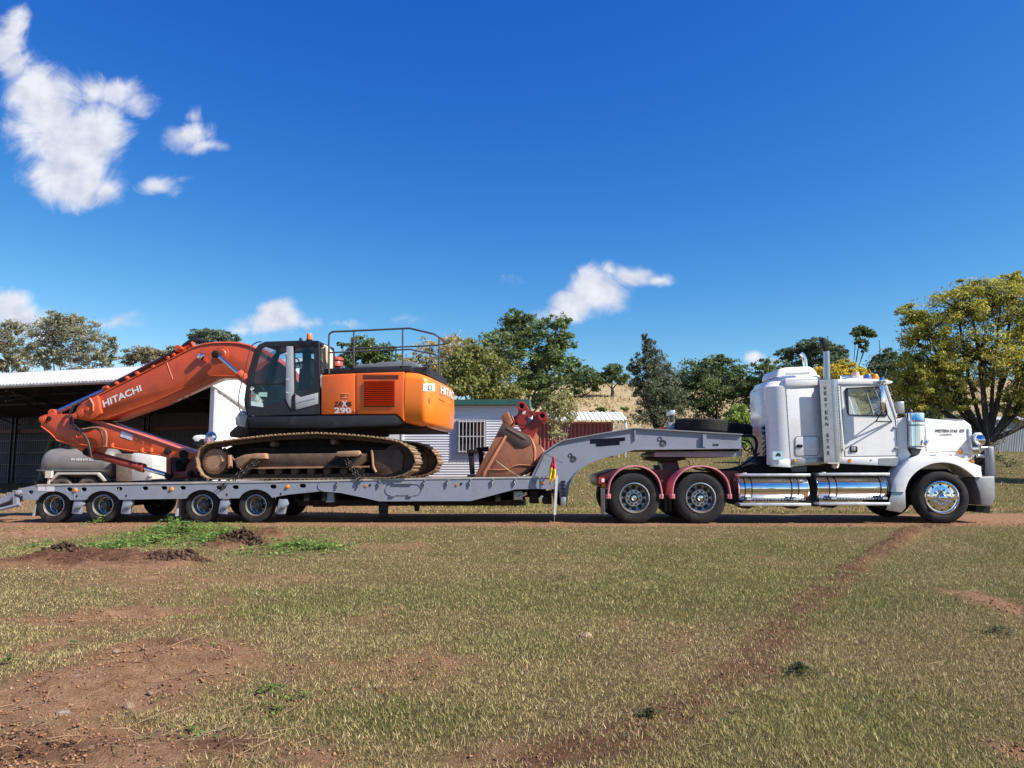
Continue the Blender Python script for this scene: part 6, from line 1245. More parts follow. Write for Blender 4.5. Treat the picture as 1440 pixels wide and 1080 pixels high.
# arc-length resample
def resample(path, pitch):
    seg = [(path[(i+1) % len(path)]-path[i]).length for i in range(len(path))]; tot = sum(seg); n = int(round(tot/pitch)); out = []; acc = 0; i = 0
    for k in range(n):
        t = tot*k/n
        while acc+seg[i] < t: acc += seg[i]; i += 1
        f = (t-acc)/seg[i]; a, b = path[i], path[(i+1) % len(path)]; p = a+(b-a)*f; out.append((p, (b-a).normalized()))
    return out
st = resample(path, .203); cxm = sum(p.x for p, _ in st)/len(st); czm = sum(p.z for p, _ in st)/len(st)
area = sum(path[i].x*path[(i+1) % len(path)].z-path[(i+1) % len(path)].x*path[i].z for i in range(len(path)))
sgn = 1 if area > 0 else -1                         # outward normal from tangent
mbs = MB(); hw = TW/2                               # one shoe: plate with three grousers, outer surface up (+z)
mbs.box((-.096, -hw, -.038), (.096, hw, -.024))
for x in (-.085, 0.0, .080): mbs.prism([Vector((x-.012, -hw, -.026)), Vector((x+.012, -hw, -.026)), Vector((x+.006, -hw, .0)), Vector((x-.006, -hw, .0))], hw)
shoe_me = mbs.mesh('track_shoe', smooth=0); shoe_me.materials.append(M_shoe)
mbl = MB()
for y in (-.10, .07): mbl.prism([Vector((-.11, y, -.04)), Vector((.09, y, -.04)), Vector((.12, y, -.07)), Vector((.10, y, -.125)), Vector((.02, y, -.115)), Vector((-.09, y, -.13)), Vector((-.12, y, -.09))], y+.035)
mbl.cyl((.09, -.12, -.09), (.09, .12, -.09), .026, .026, 8)
link_me = mbl.mesh('track_link', smooth=0); link_me.materials.append(M_link)
def track(yc):
    t = part_empty('track', ex_); t.location = (0, yc, 0)
    for p, tg in st:
        nrm = Vector((tg.z, 0, -tg.x))*sgn; mtx = Matrix(((tg.x*sgn, 0, nrm.x, p.x), (0, 1, 0, 0), (tg.z*sgn, 0, nrm.z, p.z), (0, 0, 0, 1)))
        if mtx.to_3x3().determinant() < 0: mtx = mtx @ Matrix.Scale(-1, 4, (1, 0, 0))
        for me_, nm in ((shoe_me, 'track_shoe'), (link_me, 'track_link')):
            o = bpy.data.objects.new(nm, me_); COL.objects.link(o); o.parent = t; o.matrix_local = mtx
    return t
YC = TN+TW/2; track(YC); track(-YC)
def both(fn):
    for s in (1, -1): fn(s)
def track_frame(s):
    def yy(a): return s*a if s > 0 else -a
    Y = lambda a: a if s > 0 else -a
    def pr(pts, y0, y1, nm, m, yref=None, **k): q = E(pts, TN+.12 if yref is None else yref); return MB().prism([Vector((p.x, Y(y0), p.z)) for p in q], Y(y1)).build(nm, m, ex_, **k)
    c = ep(298.6, 649, TN+.05); m = M_under_exc
    # sprocket with final drive
    MB().lathe((c.x, Y(TN+.10), c.z), [(0, 0), (.20, 0), (.20, .03), (.27, .05), (.27, .3)] if s > 0 else [(0, 0), (.20, 0), (.20, -.03), (.27, -.05), (.27, -.3)], 36).build('final_drive', M_hubdust, ex_)
    for k in range(18):
        t = 2*math.pi*k/18; q = Vector((c.x+.172*math.cos(t), Y(TN+.092), c.z+.172*math.sin(t))); MB().cyl(q, q+Vector((0, Y(.02), 0)), .012, .012, 6).build('drive_bolt', M_under, ex_)
    mb = MB(); tp = []
    for k in range(21):
        for f, r_ in ((0, .285), (.3, .285), (.5, .33), (.8, .33)): a = 2*math.pi*(k+f)/21; tp.append(Vector((c.x+r_*math.cos(a), Y(TN+.26), c.z+r_*math.sin(a))))
    mb.prism(tp, Y(TN+.32)); mb.build('sprocket', M_link, ex_, smooth=0)
    i = ep(556, 646, TN+.1); MB().lathe((i.x, Y(TN+.22), i.z), [(.0, 0), (.12, 0), (.12, .02), (.33, .03), (.34, .14), (.12, .15), (0, .15)] if s > 0 else [(0, 0), (.12, 0), (.12, -.02), (.33, -.03), (.34, -.14), (.12, -.15), (0, -.15)], 36).build('idler', m, ex_)
    pr([(352, 638.6), (517, 637), (517, 648), (504, 656), (352, 658.5), (343, 652), (343, 643)], TN+.10, TN+.5, 'track_frame', m, bevel=.015)
    pr([(346, 657.2), (520, 655), (520, 657.3), (346, 659.6)], TN+.055, TN+.11, 'frame_lip', M_hubdust)
    pr([(340, 630), (560, 628), (540, 641), (345, 641)], TN+.3, TN+.6, 'frame_top', M_under)
    pr([(524, 633), (562, 632), (567, 640), (565, 662), (540, 669), (527, 668), (523, 650)], TN+.13, TN+.45, 'idler_guard', m, bevel=.02)
    pts = E([(523, 633), (524, 646), (525, 656), (529, 664)], TN+.10); MB().tube(smooth_path([Vector((p.x, Y(TN+.09), p.z)) for p in pts], 4), .028, 8).build('guard_rib', M_hubdust, ex_)
    pr([(322.5, 640), (326.5, 640), (325, 658.5), (322, 658.5)], TN+.04, TN+.2, 'chain_guide', M_hubdust, bevel=.01)
    for (u, v) in ((383.5, 624.5), (468.5, 621.5)):
        q = ep(u, v, TN+.15); MB().lathe((q.x, Y(TN+.12), q.z), [(0, 0), (.05, 0), (.06, .02), (.06, .3)] if s > 0 else [(0, 0), (.05, 0), (.06, -.02), (.06, -.3)], 18).build('carrier_roller', m, ex_)
    for k in range(8):
        q = ep(345+23*k, 665, TN+.15); MB().lathe((q.x, Y(TN+.13), .2), [(0, 0), (.06, 0), (.08, .01), (.085, .1), (.07, .3)] if s > 0 else [(0, 0), (.06, 0), (.08, -.01), (.085, -.1), (.07, -.3)], 18).build('track_roller', M_link, ex_)
    pr([(300, 634), (330, 619), (444, 613.5), (545, 621), (562, 642), (548, 667), (306, 668)], TN+.50, TN+.58, 'inner_guard', M_under)
    if s > 0:
        pr([(332, 645), (345, 639.5), (362, 637.6), (374, 637.5), (375.5, 645), (366, 645.5), (354, 645), (338, 658.5), (334, 657)], TN-.06, TN+.12, 'track_step', M_hubdust, yref=TN, bevel=.012)
        pr([(471, 640), (476, 635), (505, 633.6), (507.5, 640.5), (503, 642), (480, 642.5)], TN-.06, TN+.12, 'track_step', M_hubdust, yref=TN, bevel=.012)
        MB().tube(E([(327, 643), (338.5, 660)], TN-.02), .012, 6).build('step_stay', M_hubdust, ex_)
        pr([(465, 650), (480, 643), (497, 643), (488, 657), (458, 658)], TN+.0, TN+.1, 'step_shadow_plate', M_under)  # dark plate put in as the shadow below the track step
both(track_frame)
# car body and swing ring
z0 = ep(430, 655, -.5).z; z1 = ep(430, 612, -.5).z
MB().box((-1.15, -.88, z0), (1.15, .88, z1-.06)).build('car_body', M_under, ex_, bevel=.05); MB().lathe((0, 0, z1-.12), [(0, .16), (.62, .16), (.62, 0)], 36, 'z').build('swing_ring', M_under, ex_)
plate(EX, [(379, 610), (400, 609.3), (400, 602.5), (379, 603)], -.72, mat('jug_white', (.62, .62, .62), .5, var=.15, scale=9), ex_, 'white_decal', .05); plate(EX, [(402, 609), (417, 608.5), (416, 602.5), (402, 602.5)], -.72, MATS['jug_white'], ex_, 'white_decal', .05)
# upper structure
UY = -1.42
MB().prism(E([(350, 590), (556, 588), (569, 596), (600, 598), (600, 603), (505, 604), (503, 608), (350, 609)], UY+.2), 1.25).build('turntable', M_under, ex_)
MB().prism(E([(346.5, 585), (556.5, 582.5), (562, 587), (568, 594.5), (556, 599), (452, 602.5), (351, 601.5)], UY), UY+.4).build('side_skirt', M_char, ex_, bevel=.03)
MB().prism([Vector((p.x, 1.05, p.z)) for p in E([(346.5, 585), (556.5, 582.5), (562, 587), (568, 594.5), (556, 599), (452, 602.5), (351, 601.5)], UY)], 1.42).build('side_skirt', M_char, ex_, bevel=.03)
MB().prism(E([(338, 577), (348, 584), (344, 601), (331.5, 598), (330.5, 588)], UY+.05), UY+.3).build('step_plate', M_cabgrey, ex_, bevel=.01)
MB().prism(E([(329, 601), (336, 596), (348, 598), (352, 613), (322, 615), (321, 608)], -.75), .4).build('swing_front', M_under_exc, ex_, bevel=.05)
def xx(u, y=UY, v=560): return ep(u, v, y).x
def zz_(v, u=500, y=UY): return ep(u, v, y).z
# orange side doors (two panels) and the engine bay behind them
for (u0, u1, va, vb, nm) in ((451.5, 499.3, 527.2, 525, 'side_door'), (500.3, 568.4, 525, 522.8, 'side_door')):
    q = [(u0, va+3), (u0+2.5, va), (u1-.5, vb), (u1, vb+1), (u1, 582.3), (u0, 582.8)]
    if u1 > 560: q = [(u0, va), (u1, vb), (u1, 593.5), (562, 586), (557, 582.3), (u0, 582.5)]
    d = MB().prism(E(q, UY-.01), UY+.25).build(nm, M_body, ex_, bevel=.022, seg=3)
    if u1 > 560:
        lv = part_empty('louvre', d)
        MB().prism(E([(512, 535.5), (555, 535), (555, 572), (512, 572)], UY-.016), UY-.008).build('louvre_back', mat('louvre_dark', (.06, .008, .005), .7), lv)
        for k in range(12):
            v = 537+2.95*k; a = E([(512.3, v), (554.7, v-.1)], UY-.05); b = E([(512.3, v+1.25), (554.7, v+1.15)], UY-.02)
            mb = MB(); mb.add([a[0], a[1], b[1], b[0]], [(0, 1, 2, 3)]); mb.add([p+Vector((0, .012, .012)) for p in (a[0], a[1], b[1], b[0])], [(3, 2, 1, 0)]); mb.build('slat', M_body, lv, smooth=0)
        for k in range(26):
            u = 511.2+1.93*k; MB().prism(E([(u, 526+(1 if k % 2 else 1)), (u+.85, 526.9), (u+.85, 533), (u, 533.1)], UY-.016), UY-.008).build('vent_slot', MATS['louvre_dark'], lv, smooth=0)
MB().prism(E([(455, 528), (569, 524), (569, 590), (455, 590)], UY+.1), 1.35).build('engine_bay', M_char, ex_)
MB().prism(E([(456, 518.4), (577.5, 513.8), (577.8, 521.6), (569, 522.8), (456.8, 526.8)], UY+.12), UY+.5).build('walkway_edge', M_char, ex_, bevel=.01)
MB().prism(E([(456, 520), (600, 516), (600, 526), (456, 527.5)], UY+.4), 1.3).build('walkway', M_char, ex_)
MB().prism(E([(498, 516), (501, 512), (527, 511), (531, 509), (570, 507.5), (578, 508), (584, 510), (592, 515), (604, 522), (604, 528), (498, 528)], -.55), .8).build('engine_hood', M_hoodgrey, ex_, bevel=.04)
# counterweight: side plane rounding into the rear face
cx0 = xx(569.3); cxr = xx(608); xr = ep(636.5, 570, .55).x
plan = [(cx0, UY), (cxr-.25, UY)]; rr = xr-cxr+.0
n_ = 12; R1 = .62
xs1 = cxr-.22; rearx = xr+.02
for k in range(n_+1):
    a = R(90*k/n_); plan.append((xs1+(rearx-xs1-.06)*math.sin(a), UY+.62*(1-math.cos(a))))
plan += [(rearx-.01, -.4), (rearx, 0), (rearx-.01, .4)]
pl2 = plan+[(x, -y) for x, y in plan[::-1][3:]]
def cw_top(x): return float(np.interp(x, [cx0, xx(582), xx(615), rearx-.05, rearx], [zz_(522.5, 570), zz_(522, 582), zz_(530, 615), zz_(541, 633), zz_(544, 636)]))
def cw_bot(x): return float(np.interp(x, [cx0, rearx], [zz_(594.5, 569), zz_(601.5, 630)]))
rows = []
cxm_ = (cx0+rearx)/2
for (f, ins) in ((0, .16), (.03, .06), (.10, .0), (.45, -.012), (.86, .0), (.95, .035), (1.0, .14)):
    r_ = []
    for x, y in pl2:
        yy_ = y*(1-ins/1.42) if abs(y) > .01 else y; x2 = x if x <= cx0+1e-6 else x-ins*max(0, (x-cx0)/(rearx-cx0))
        zb_, zt_ = cw_bot(x), cw_top(x); r_.append(Vector((x2, yy_, zb_+(zt_-zb_)*f)))
    rows.append(r_)
cw = loft(rows, 'counterweight', M_cw, ex_, smooth=50)
bv = BVHTree.FromPolygons([v.co for v in cw.data.vertices], [p.vertices for p in cw.data.polygons])
def onto(nm, m, vs, Fc, lift=.006):
    out = []
    for (u, v) in vs:
        d = EX.inv.to_3x3() @ raydir(u, v); h = bv.ray_cast(EX.c, d.normalized()); p = h[0] if h[0] is not None else ep(u, v, UY); out.append(p+((h[1] if h[1] is not None else Vector((0, -1, 0))) if True else 0)*lift if h[1] is None or h[1].dot(d) < 0 else p-h[1]*lift)
    mb = MB(); mb.add(out, Fc); return mb.build(nm, m, ex_, smooth=0)
def gridq(u0, u1, va, vb, n=10, m_=4): return [(u0+(u1-u0)*i/n, va+(vb-va)*j/m_) for j in range(m_+1) for i in range(n+1)], [(j*(n+1)+i, j*(n+1)+i+1, (j+1)*(n+1)+i+1, (j+1)*(n+1)+i) for j in range(m_) for i in range(n)]
onto('decal', M_txtwhite, *gridq(595, 611.3, 550, 539.6)); onto('decal_print', M_txtblack, *gridq(601.2, 607, 549, 542), .010); onto('decal_print', M_txtwhite, *gridq(602.6, 605.6, 547.6, 543.4), .014)
onto('lift_slot', mat('slot_brown', (.30, .07, .02), .6), [(602.5, 567.5), (604.5, 567.5), (604.5, 560), (602.5, 560)], [(0, 1, 2, 3)])
# maker's name wraps round the rear corner: laid along the plan curve
def wrap_text(s, u0, v0, v1, m, length):
    X, Y, Fc = text_mesh(s, bold=.02); pts = [Vector((x, y, 0)) for x, y in plan]; L = [0]
    for a, b in zip(pts[:-1], pts[1:]): L.append(L[-1]+(b-a).length)
    d = EX.inv.to_3x3() @ raydir(u0, (v0+v1)/2); h = bv.ray_cast(EX.c, d.normalized())[0]; s0 = min(range(len(pts)), key=lambda i: (pts[i].xy-h.xy).length); sS = L[s0]
    zb0, zt0 = ep(u0, v0, h.y).z, ep(u0, v1, h.y).z; vs = []
    for a, b in zip(X, Y):
        sl_ = min(sS+a*length, L[-1]-1e-4); i = max(k for k in range(len(L)) if L[k] <= sl_); i = min(i, len(pts)-2); f = (sl_-L[i])/(L[i+1]-L[i]); p = pts[i]+(pts[i+1]-pts[i])*f; tg = (pts[i+1]-pts[i]).normalized(); nn = Vector((tg.y, -tg.x, 0))
        p = p+nn*.03; vs.append(Vector((p.x, p.y, zb0+(zt0-zb0)*b-a*.03)))
    mb = MB(); mb.add(vs, Fc); return mb.build('lettering', m, ex_, smooth=0)
wrap_text('HITACHI', 618.5, 553.5, 542, M_txtwhite, 1.6)
def crease(pts, r_, m):
    q = []
    for (u, v) in pts:
        d = EX.inv.to_3x3() @ raydir(u, v); h = bv.ray_cast(EX.c, d.normalized())[0]
        if h is not None: q.append(h)
    MB().tube(q, r_, 5).build('crease', m, ex_)
crease([(597, 551), (606, 554.5), (616, 560), (625, 565), (633, 570)], .012, M_cw); crease([(612, 552), (622, 557), (634, 563)], .010, M_cw)
# side lettering
lettering(EX, 'ZA', [(470, 571.5), (481.5, 571.5), (481.5, 564.8), (470.5, 564.8)], UY-.016, M_txtblack, ex_, bold=.04); lettering(EX, 'IS', [(487, 571.5), (494.5, 571.5), (494.5, 564.8), (487.2, 564.8)], UY-.016, M_txtblack, ex_, bold=.04)
lettering(EX, 'X', [(480.5, 572.2), (488.3, 572.2), (488.3, 563.2), (480.5, 563.8)], UY-.018, M_txtgrey, ex_, bold=.04)
lettering(EX, '290', [(470, 581.2), (494, 581.2), (494, 573), (470, 573)], UY-.016, M_txtgrey, ex_, bold=.035); lettering(EX, 'LC', [(496, 581), (504, 581), (504, 577), (496, 577)], UY-.016, M_txtblack, ex_, bold=.02)
mb = MB(); mb.tube(E([(480.2, 559.6), (490, 559.6), (490, 553.8), (480.2, 553.8)], UY-.014), .006, 4, closed=True); mb.build('badge_frame', mat('badge_tan', (.70, .38, .20), .5), ex_)
lettering(EX, 'L', [(481.6, 558.8), (483.6, 558.8), (483.6, 554.7), (481.6, 554.7)], UY-.016, M_txtblack, ex_, bold=.05); lettering(EX, 'D', [(485, 558.5), (489, 558.5), (489, 555), (485, 555)], UY-.016, MATS['badge_tan'], ex_)
# handrails
hr = part_empty('handrail', ex_)
for y, k in ((UY+.12, 0), (.9, 1)):
    if k == 0:
        MB().tube(smooth_path(E([(462.6, 525), (462.6, 500), (462.6, 474), (464.5, 468.5), (470, 466.3), (480, 466), (576, 461.6)], y), 5)+E([(610, 469.6)], y+.0)+[ep(623.8, 478.3, y+.55)], .021, 8).build('top_rail', M_rail, hr)
        MB().tube(E([(462.6, 496), (576, 491.3), (610, 498)], y)+[ep(623.5, 506, y+.55)], .017, 8).build('mid_rail', M_rail, hr)
        for (u, v0, v1) in ((497.6, 465.5, 518), (566.2, 462.2, 515), (617.6, 474, 526)): MB().tube(E([(u, v0), (u, v1)], y if u < 600 else y+.3), .019, 8).build('post', M_rail, hr)
    else:
        MB().tube(smooth_path(E([(486, 494), (490, 490.8), (500, 490), (617, 485.4), (623.5, 478.5)], y), 3), .019, 8).build('top_rail', M_rail, hr)
        for (u, v0, v1) in ((556.6, 488, 512), (604.7, 486, 520)): MB().tube(E([(u, v0), (u, v1)], y), .017, 8).build('post', M_rail, hr)
        MB().tube(E([(594, 514), (617, 512.5), (623.5, 506)], y), .016, 8).build('mid_rail', M_rail, hr)
pc = part_empty('pre_cleaner', ex_); c = ep(473, 510, -.2)
MB().lathe((c.x, -.2, c.z-.14), [(0, .27), (.1, .27), (.16, .24), (.165, .19), (.13, .17), (.15, .14), (.15, .05), (.09, .03), (.075, -.06)], 24, 'z').build('bowl', mat('precleaner_red', (.42, .07, .04), .35, var=.1), pc)
# cab
CYc = UY+.0; CYf = UY+1.02
cabo = [(343.3, 562), (344, 573), (348.5, 584), (449.6, 582.5), (448.6, 490), (447.3, 479), (419, 479), (373, 480.3), (364, 484.4), (358, 492.6), (349.3, 523.7)]
wins = {'door_window': [(366.5, 489.5), (371, 487.5), (402, 486.7), (401.5, 538.3), (353.2, 539.8), (359, 514)],
        'lower_window': [(352.2, 541.5), (401, 539.8), (401, 560), (384, 567.5), (369, 572.5), (351, 570), (350.4, 556)],
        'rear_window': [(413.2, 488.2), (441.5, 485.5), (441.8, 540), (432, 549), (422.3, 557.3), (415.3, 550)]}
co = E(cabo, CYc)
for y0, y1 in ((CYc, CYc+.07), (CYf-.07, CYf)):
    o = MB().prism([Vector((p.x, y0, p.z)) for p in co], y1).build('cab_side', M_char, ex_, smooth=0); cm = MB()
    for k, w in wins.items(): cm.prism([Vector((p.x, y0-.1, p.z)) for p in E(w, CYc)], y1+.1)
    cut(o, cm); o.data.materials.clear(); o.data.materials.append(M_char)
    for k, w in wins.items(): MB().prism([Vector((p.x, (y0+y1)/2-.003, p.z)) for p in E(w, CYc)], (y0+y1)/2+.003).build(k, M_glass if k != 'lower_window' else M_glassdk, ex_, smooth=0)
q = lambda pts: [Vector((p.x, CYc+.07, p.z)) for p in E(pts, CYc)]
MB().prism(q([(364, 484.4), (373, 480), (419, 478.6), (447.3, 478.6), (447.5, 484), (372, 486)]), CYf-.07).build('cab_roof', M_char, ex_, bevel=.02)
MB().prism(q([(344.5, 573), (349, 583.5), (449, 582.5), (449, 576), (352, 576)]), CYf-.07).build('cab_floor', M_char, ex_)
a, b, c = E([(349.5, 523.7), (358.5, 492.6), (365, 485)], CYc); d = ep(344, 562, CYc)
mb = MB(); mb.strip([Vector((p.x, CYc+.06, p.z)) for p in (d, a, b, c)], [Vector((p.x, CYf-.06, p.z)) for p in (d, a, b, c)]); mb.build('front_window', M_glass, ex_, smooth=0)
p0, p1 = E([(446, 486), (447.5, 545)], CYc); MB().box((p0.x-.01, CYc+.08, p1.z), (p0.x+.0, CYf-.08, p0.z)).build('back_window', M_glass, ex_); MB().box((p0.x-.03, CYc+.07, ep(440, 583, CYc).z), (p0.x+.03, CYf-.07, p1.z)).build('cab_back', M_char, ex_)
MB().tube([Vector((p.x, CYc+.05, p.z)) for p in (d, a, b, c)], .035, 8).build('front_pillar', M_char, ex_); MB().tube([Vector((p.x, CYf-.03, p.z)) for p in (d, a, b, c)], .035, 8).build('front_pillar', M_char, ex_)
pp = lambda pts, y0, y1, nm, m, **k: MB().prism(E(pts, CYc+y0), CYc+y1).build(nm, m, ex_, **k)
pp([(402.8, 486.8), (411.8, 486.8), (413.2, 551), (411, 556), (409.5, 575), (406, 571), (402, 562), (401.5, 552)], -.02, .0, 'door_pillar', M_cabgrey, bevel=.004)
pp([(414.5, 553), (418, 556), (423, 558.5), (447, 552), (447, 568), (417, 576), (415.5, 576)], -.02, .0, 'lower_trim', M_cabgrey, bevel=.004)
for k in range(3): MB().tube(smooth_path(E([(414+1.9*k-.5, 554), (411+1.6*k, 559), (410.5+1.8*k, 575)], CYc-.024), 4), .007, 5).build('trim_groove', M_black, ex_)
MB().tube(E([(417, 567), (443, 560.5)], CYc-.021), .004, 4).build('trim_line', M_char, ex_)
pp([(412, 481), (447, 480), (447.5, 486), (413, 488)], -.014, .0, 'cab_visor', M_black)
pp([(346, 560), (352, 572), (372, 573.5), (402, 560), (404, 571), (412, 577), (449, 569), (449.5, 582.5), (349, 584)], -.010, .0, 'lower_panel', M_char)
MB().tube(smooth_path(E([(361, 489), (352, 520), (338, 545), (335, 560), (336, 577), (341, 584)], CYc-.12), 5)[0:0]+smooth_path(E([(368, 480.5), (360, 482), (353, 489), (346, 515), (338, 545), (335.5, 560), (336.5, 575), (342, 583)], CYc-.14), 5), .013, 6).build('mirror_bar', M_rail, ex_)
for (u, v) in ((400, 497), (402, 533.5), (402, 552)): pp([(u, v-.8), (u+3, v-.8), (u+3, v+.8), (u, v+.8)], -.035, -.02, 'hinge', M_txtgrey)
for (qd, m_, nm) in (([(350.3, 546), (354, 542.5), (357.8, 546), (354, 549.8)], M_txtwhite, 'sticker'), ([(364, 557.5), (375.5, 558), (375.5, 551.3), (363.5, 552)], mat('sticker_mint', (.36, .62, .56), .5), 'sticker'), ([(358.5, 562), (361, 554), (365, 558), (368, 563), (367.5, 568), (363, 566)], mat('sticker_green', (.55, .72, .6), .5, var=.3, scale=18), 'sticker'), ([(351, 557.5), (357, 557.5), (357, 555.8), (351, 555.8)], M_redlens, 'sticker')):
    MB().prism(E(qd, CYc+.02), CYc+.024).build(nm, m_, ex_, smooth=0)
# cab interior
s_ = part_empty('operator_seat', ex_); sy = CYc+.5
MB().prism(E([(417, 548), (421, 520), (430, 504), (437, 502), (440, 506), (441, 545), (436, 552)], sy-.22), sy+.25).build('seat_back', M_seat, s_, bevel=.05); MB().prism(E([(392, 552), (438, 548), (438, 560), (394, 562)], sy-.25), sy+.25).build('seat_cushion', M_seat, s_, bevel=.04)
MB().prism(E([(377, 545), (400, 543), (401, 562), (372, 572)], sy-.3), sy+.4).build('console', mat('console_blue', (.05, .07, .10), .6), ex_, bevel=.03)
for (u, v) in ((419, 512), (398, 548)): MB().tube(smooth_path(E([(u+2, v+20), (u+3, v+4), (u, v-7), (u-5, v-8)], sy+.2), 4), .014, 6).build('lever', M_black, ex_)
MB().tube(E([(366, 489), (360, 512), (380, 538), (391, 489)][2:], CYf-.1), .03, 6).build('inner_pillar', M_char, ex_)
c = ep(435, 477, CYc+.5); MB().lathe((c.x, CYc+.5, c.z-.02), [(0, .15), (.045, .145), (.058, .12), (.06, 0)], 18, 'z').build('beacon', mat('beacon_orange', (.85, .16, .01), .3), ex_); MB().lathe((c.x, CYc+.5, c.z-.04), [(0, .03), (.07, .03), (.07, -.03)], 16, 'z').build('beacon_base', M_black, ex_)
c = ep(423, 477.5, CYc+.3); MB().lathe((c.x, CYc+.3, c.z), [(0, .04), (.03, .03), (.04, -.02)], 10, 'z').build('roof_knob', M_black, ex_)
MB().prism(E([(449.5, 482), (455, 484), (462, 492), (462, 524), (450, 526)], CYc+.35), CYc+.65).build('rear_guard_panel', M_cream, ex_, bevel=.01)
MB().tube(E([(452, 484), (453, 525)], CYc+.34), .014, 5).build('panel_rib', mat('cream_dark', (.45, .36, .25), .7), ex_); MB().tube(E([(458, 487), (458.5, 525)], CYc+.34), .014, 5).build('panel_rib', MATS['cream_dark'], ex_)
# boom
BY0, BY1 = -.32, .36
boom = [(104, 588), (103, 582), (110, 571), (122, 563), (150, 548), (190, 528), (235, 505.5), (258, 493.5), (272.5, 486.5), (286, 482.5), (300, 480.6), (320, 480), (337, 481), (352, 484.5), (366, 491), (382, 501), (398, 513), (412, 530), (424, 552), (428, 566), (420, 574), (408, 570), (398, 556), (386, 546), (372, 541), (354, 536), (335, 531.5), (312, 530), (297.5, 531), (283, 536.5), (215, 567.5), (150, 590), (122, 592)]
MB().prism(E(boom, BY0), BY1).build('boom', M_boom, ex_, bevel=.018)
q = E(boom[3:18], BY0); MB().tube([Vector((p.x, BY0-.012, p.z-.035)) for p in q], .012, 5).build('boom_edge_weld', mat('boom_edge', (.66, .14, .05), .4), ex_)
q = E([(150, 589), (215, 566.5), (283, 535.5), (298, 529.8), (335, 530.5)], BY0); MB().tube([Vector((p.x, BY0-.01, p.z+.02)) for p in q], .010, 5).build('boom_edge_weld', MATS['boom_edge'], ex_)
MB().tube(E([(234, 508), (243, 533)], BY0-.002), .006, 4).build('boom_seam', MATS['boom_edge'], ex_)
pts = E([(115, 566), (125, 560.5), (136, 556), (138, 560), (142, 581), (136, 586), (128, 590), (110, 588), (106, 582)], BY0-.08); MB().prism([Vector((p.x, BY0-.08, p.z)) for p in pts], BY1+.08).build('boom_tip', M_boom, ex_, bevel=.015)
for (u, v, r_) in ((113, 580, .10), (105, 584.5, .07), (122.5, 575.5, .06)):
    c = ep(u, v, BY0-.1); MB().lathe((c.x, BY0-.11, c.z), [(0, 0), (r_*.6, 0), (r_*.62, .02), (r_, .02), (r_, .05)], 22).build('pivot_boss', M_boom, ex_)
MB().tube(E([(126, 560), (131, 568), (131, 578)], BY0-.1), .02, 6).build('grease_line', MATS['boom_edge'], ex_)
lettering(EX, 'HITACHI', [(146, 573.3), (199.5, 549.5), (197, 541), (143.5, 563.5)], BY0-.006, M_txtwhite, ex_, bold=.025)
# work lamp and cylinder eye on the boom
c = ep(282.5, 501.5, BY0-.06); MB().lathe((c.x, BY0-.06, c.z), [(0, -.06), (.06, -.05), (.085, -.01), (.075, .04), (.02, .06)], 18).build('work_lamp', M_chrome, ex_); MB().prism(E([(286, 503), (291, 506), (290, 509), (285, 506)], BY0-.04), BY0).build('lamp_bracket', M_boom, ex_)
c = ep(312, 498, BY0); MB().lathe((c.x, BY0-.02, c.z), [(0, -.03), (.10, -.03), (.12, -.005), (.17, 0), (.175, .03)], 28).build('cylinder_boss', M_boom, ex_)
# boom lift cylinders
for s in (-1, 1):
    y = (BY0-.16) if s < 0 else (BY1+.16); a0, b0, c0 = E([(304.5, 498.5), (340, 529), (372, 580)], BY0-.16); d0 = (b0-a0).normalized()
    a, b = Vector((a0.x, y, a0.z)), Vector((b0.x, y, b0.z)); e_ = a+(b-a).normalized()*2.05
    MB().cyl(a, b, .048, .048, 18).build('lift_rod', M_rod, ex_); MB().cyl(b-(b-a).normalized()*.05, e_, .095, .095, 20).build('lift_barrel', M_boom, ex_); MB().cyl(b-(b-a).normalized()*.09, b+(b-a).normalized()*.1, .11, .11, 20).build('gland', M_boom, ex_)
    MB().lathe((a.x, y-.085, a.z), [(0, 0), (.06, 0), (.065, .01), (.085, .012), (.085, .16), (.06, .17), (0, .17)], 22).build('rod_eye', M_under, ex_)
# arm cylinder on top of the boom
ay = .0; a, b, c = [Vector((p.x, ay, p.z)) for p in E([(77, 581), (148, 549), (272, 487)], 0)]
MB().cyl(a, b+(c-b)*.1, .055, .055, 18).build('arm_rod', mat('rod_blue', (.28, .34, .62), .15, .9), ex_); MB().cyl(b-Vector((.0, 0, .0)), c+Vector((0, 0, .04)), .10, .10, 20).build('arm_barrel', M_boom, ex_)
MB().lathe((a.x, -.12, a.z), [(0, 0), (.09, 0), (.09, .24), (0, .24)], 18).build('rod_eye', M_boom, ex_)
for k, (dy, dz, r_) in enumerate(((-.26, .05, .022), (-.20, .09, .022), (-.13, .11, .018), (.15, .10, .022))):
    pts = [ep(u, v, dy) for u, v in ((148, 546.5), (190, 526), (232, 503.5), (252, 493), (262, 485), (272, 480), (282, 481), (290, 482.5))]; MB().tube(smooth_path([p+Vector((0, 0, dz*.6)) for p in pts], 4), r_, 7).build('boom_hose', M_hose, ex_)
for (u, v) in ((150, 546), (163, 540), (178, 532.5), (192, 526), (215, 517), (236, 504.5), (244, 500), (254, 491)):
    c = ep(u, v-1.5, BY0); MB().lathe((c.x, BY0+.0, c.z), [(0, -.02), (.03, -.02), (.04, 0), (.04, .1)], 10).build('hose_clamp', M_boom, ex_)
c = ep(253, 491, -.2); MB().lathe((c.x, -.3, c.z), [(0, 0), (.07, 0), (.085, .02), (.085, .4), (0, .4)], 18).build('cylinder_pin', M_boom, ex_)
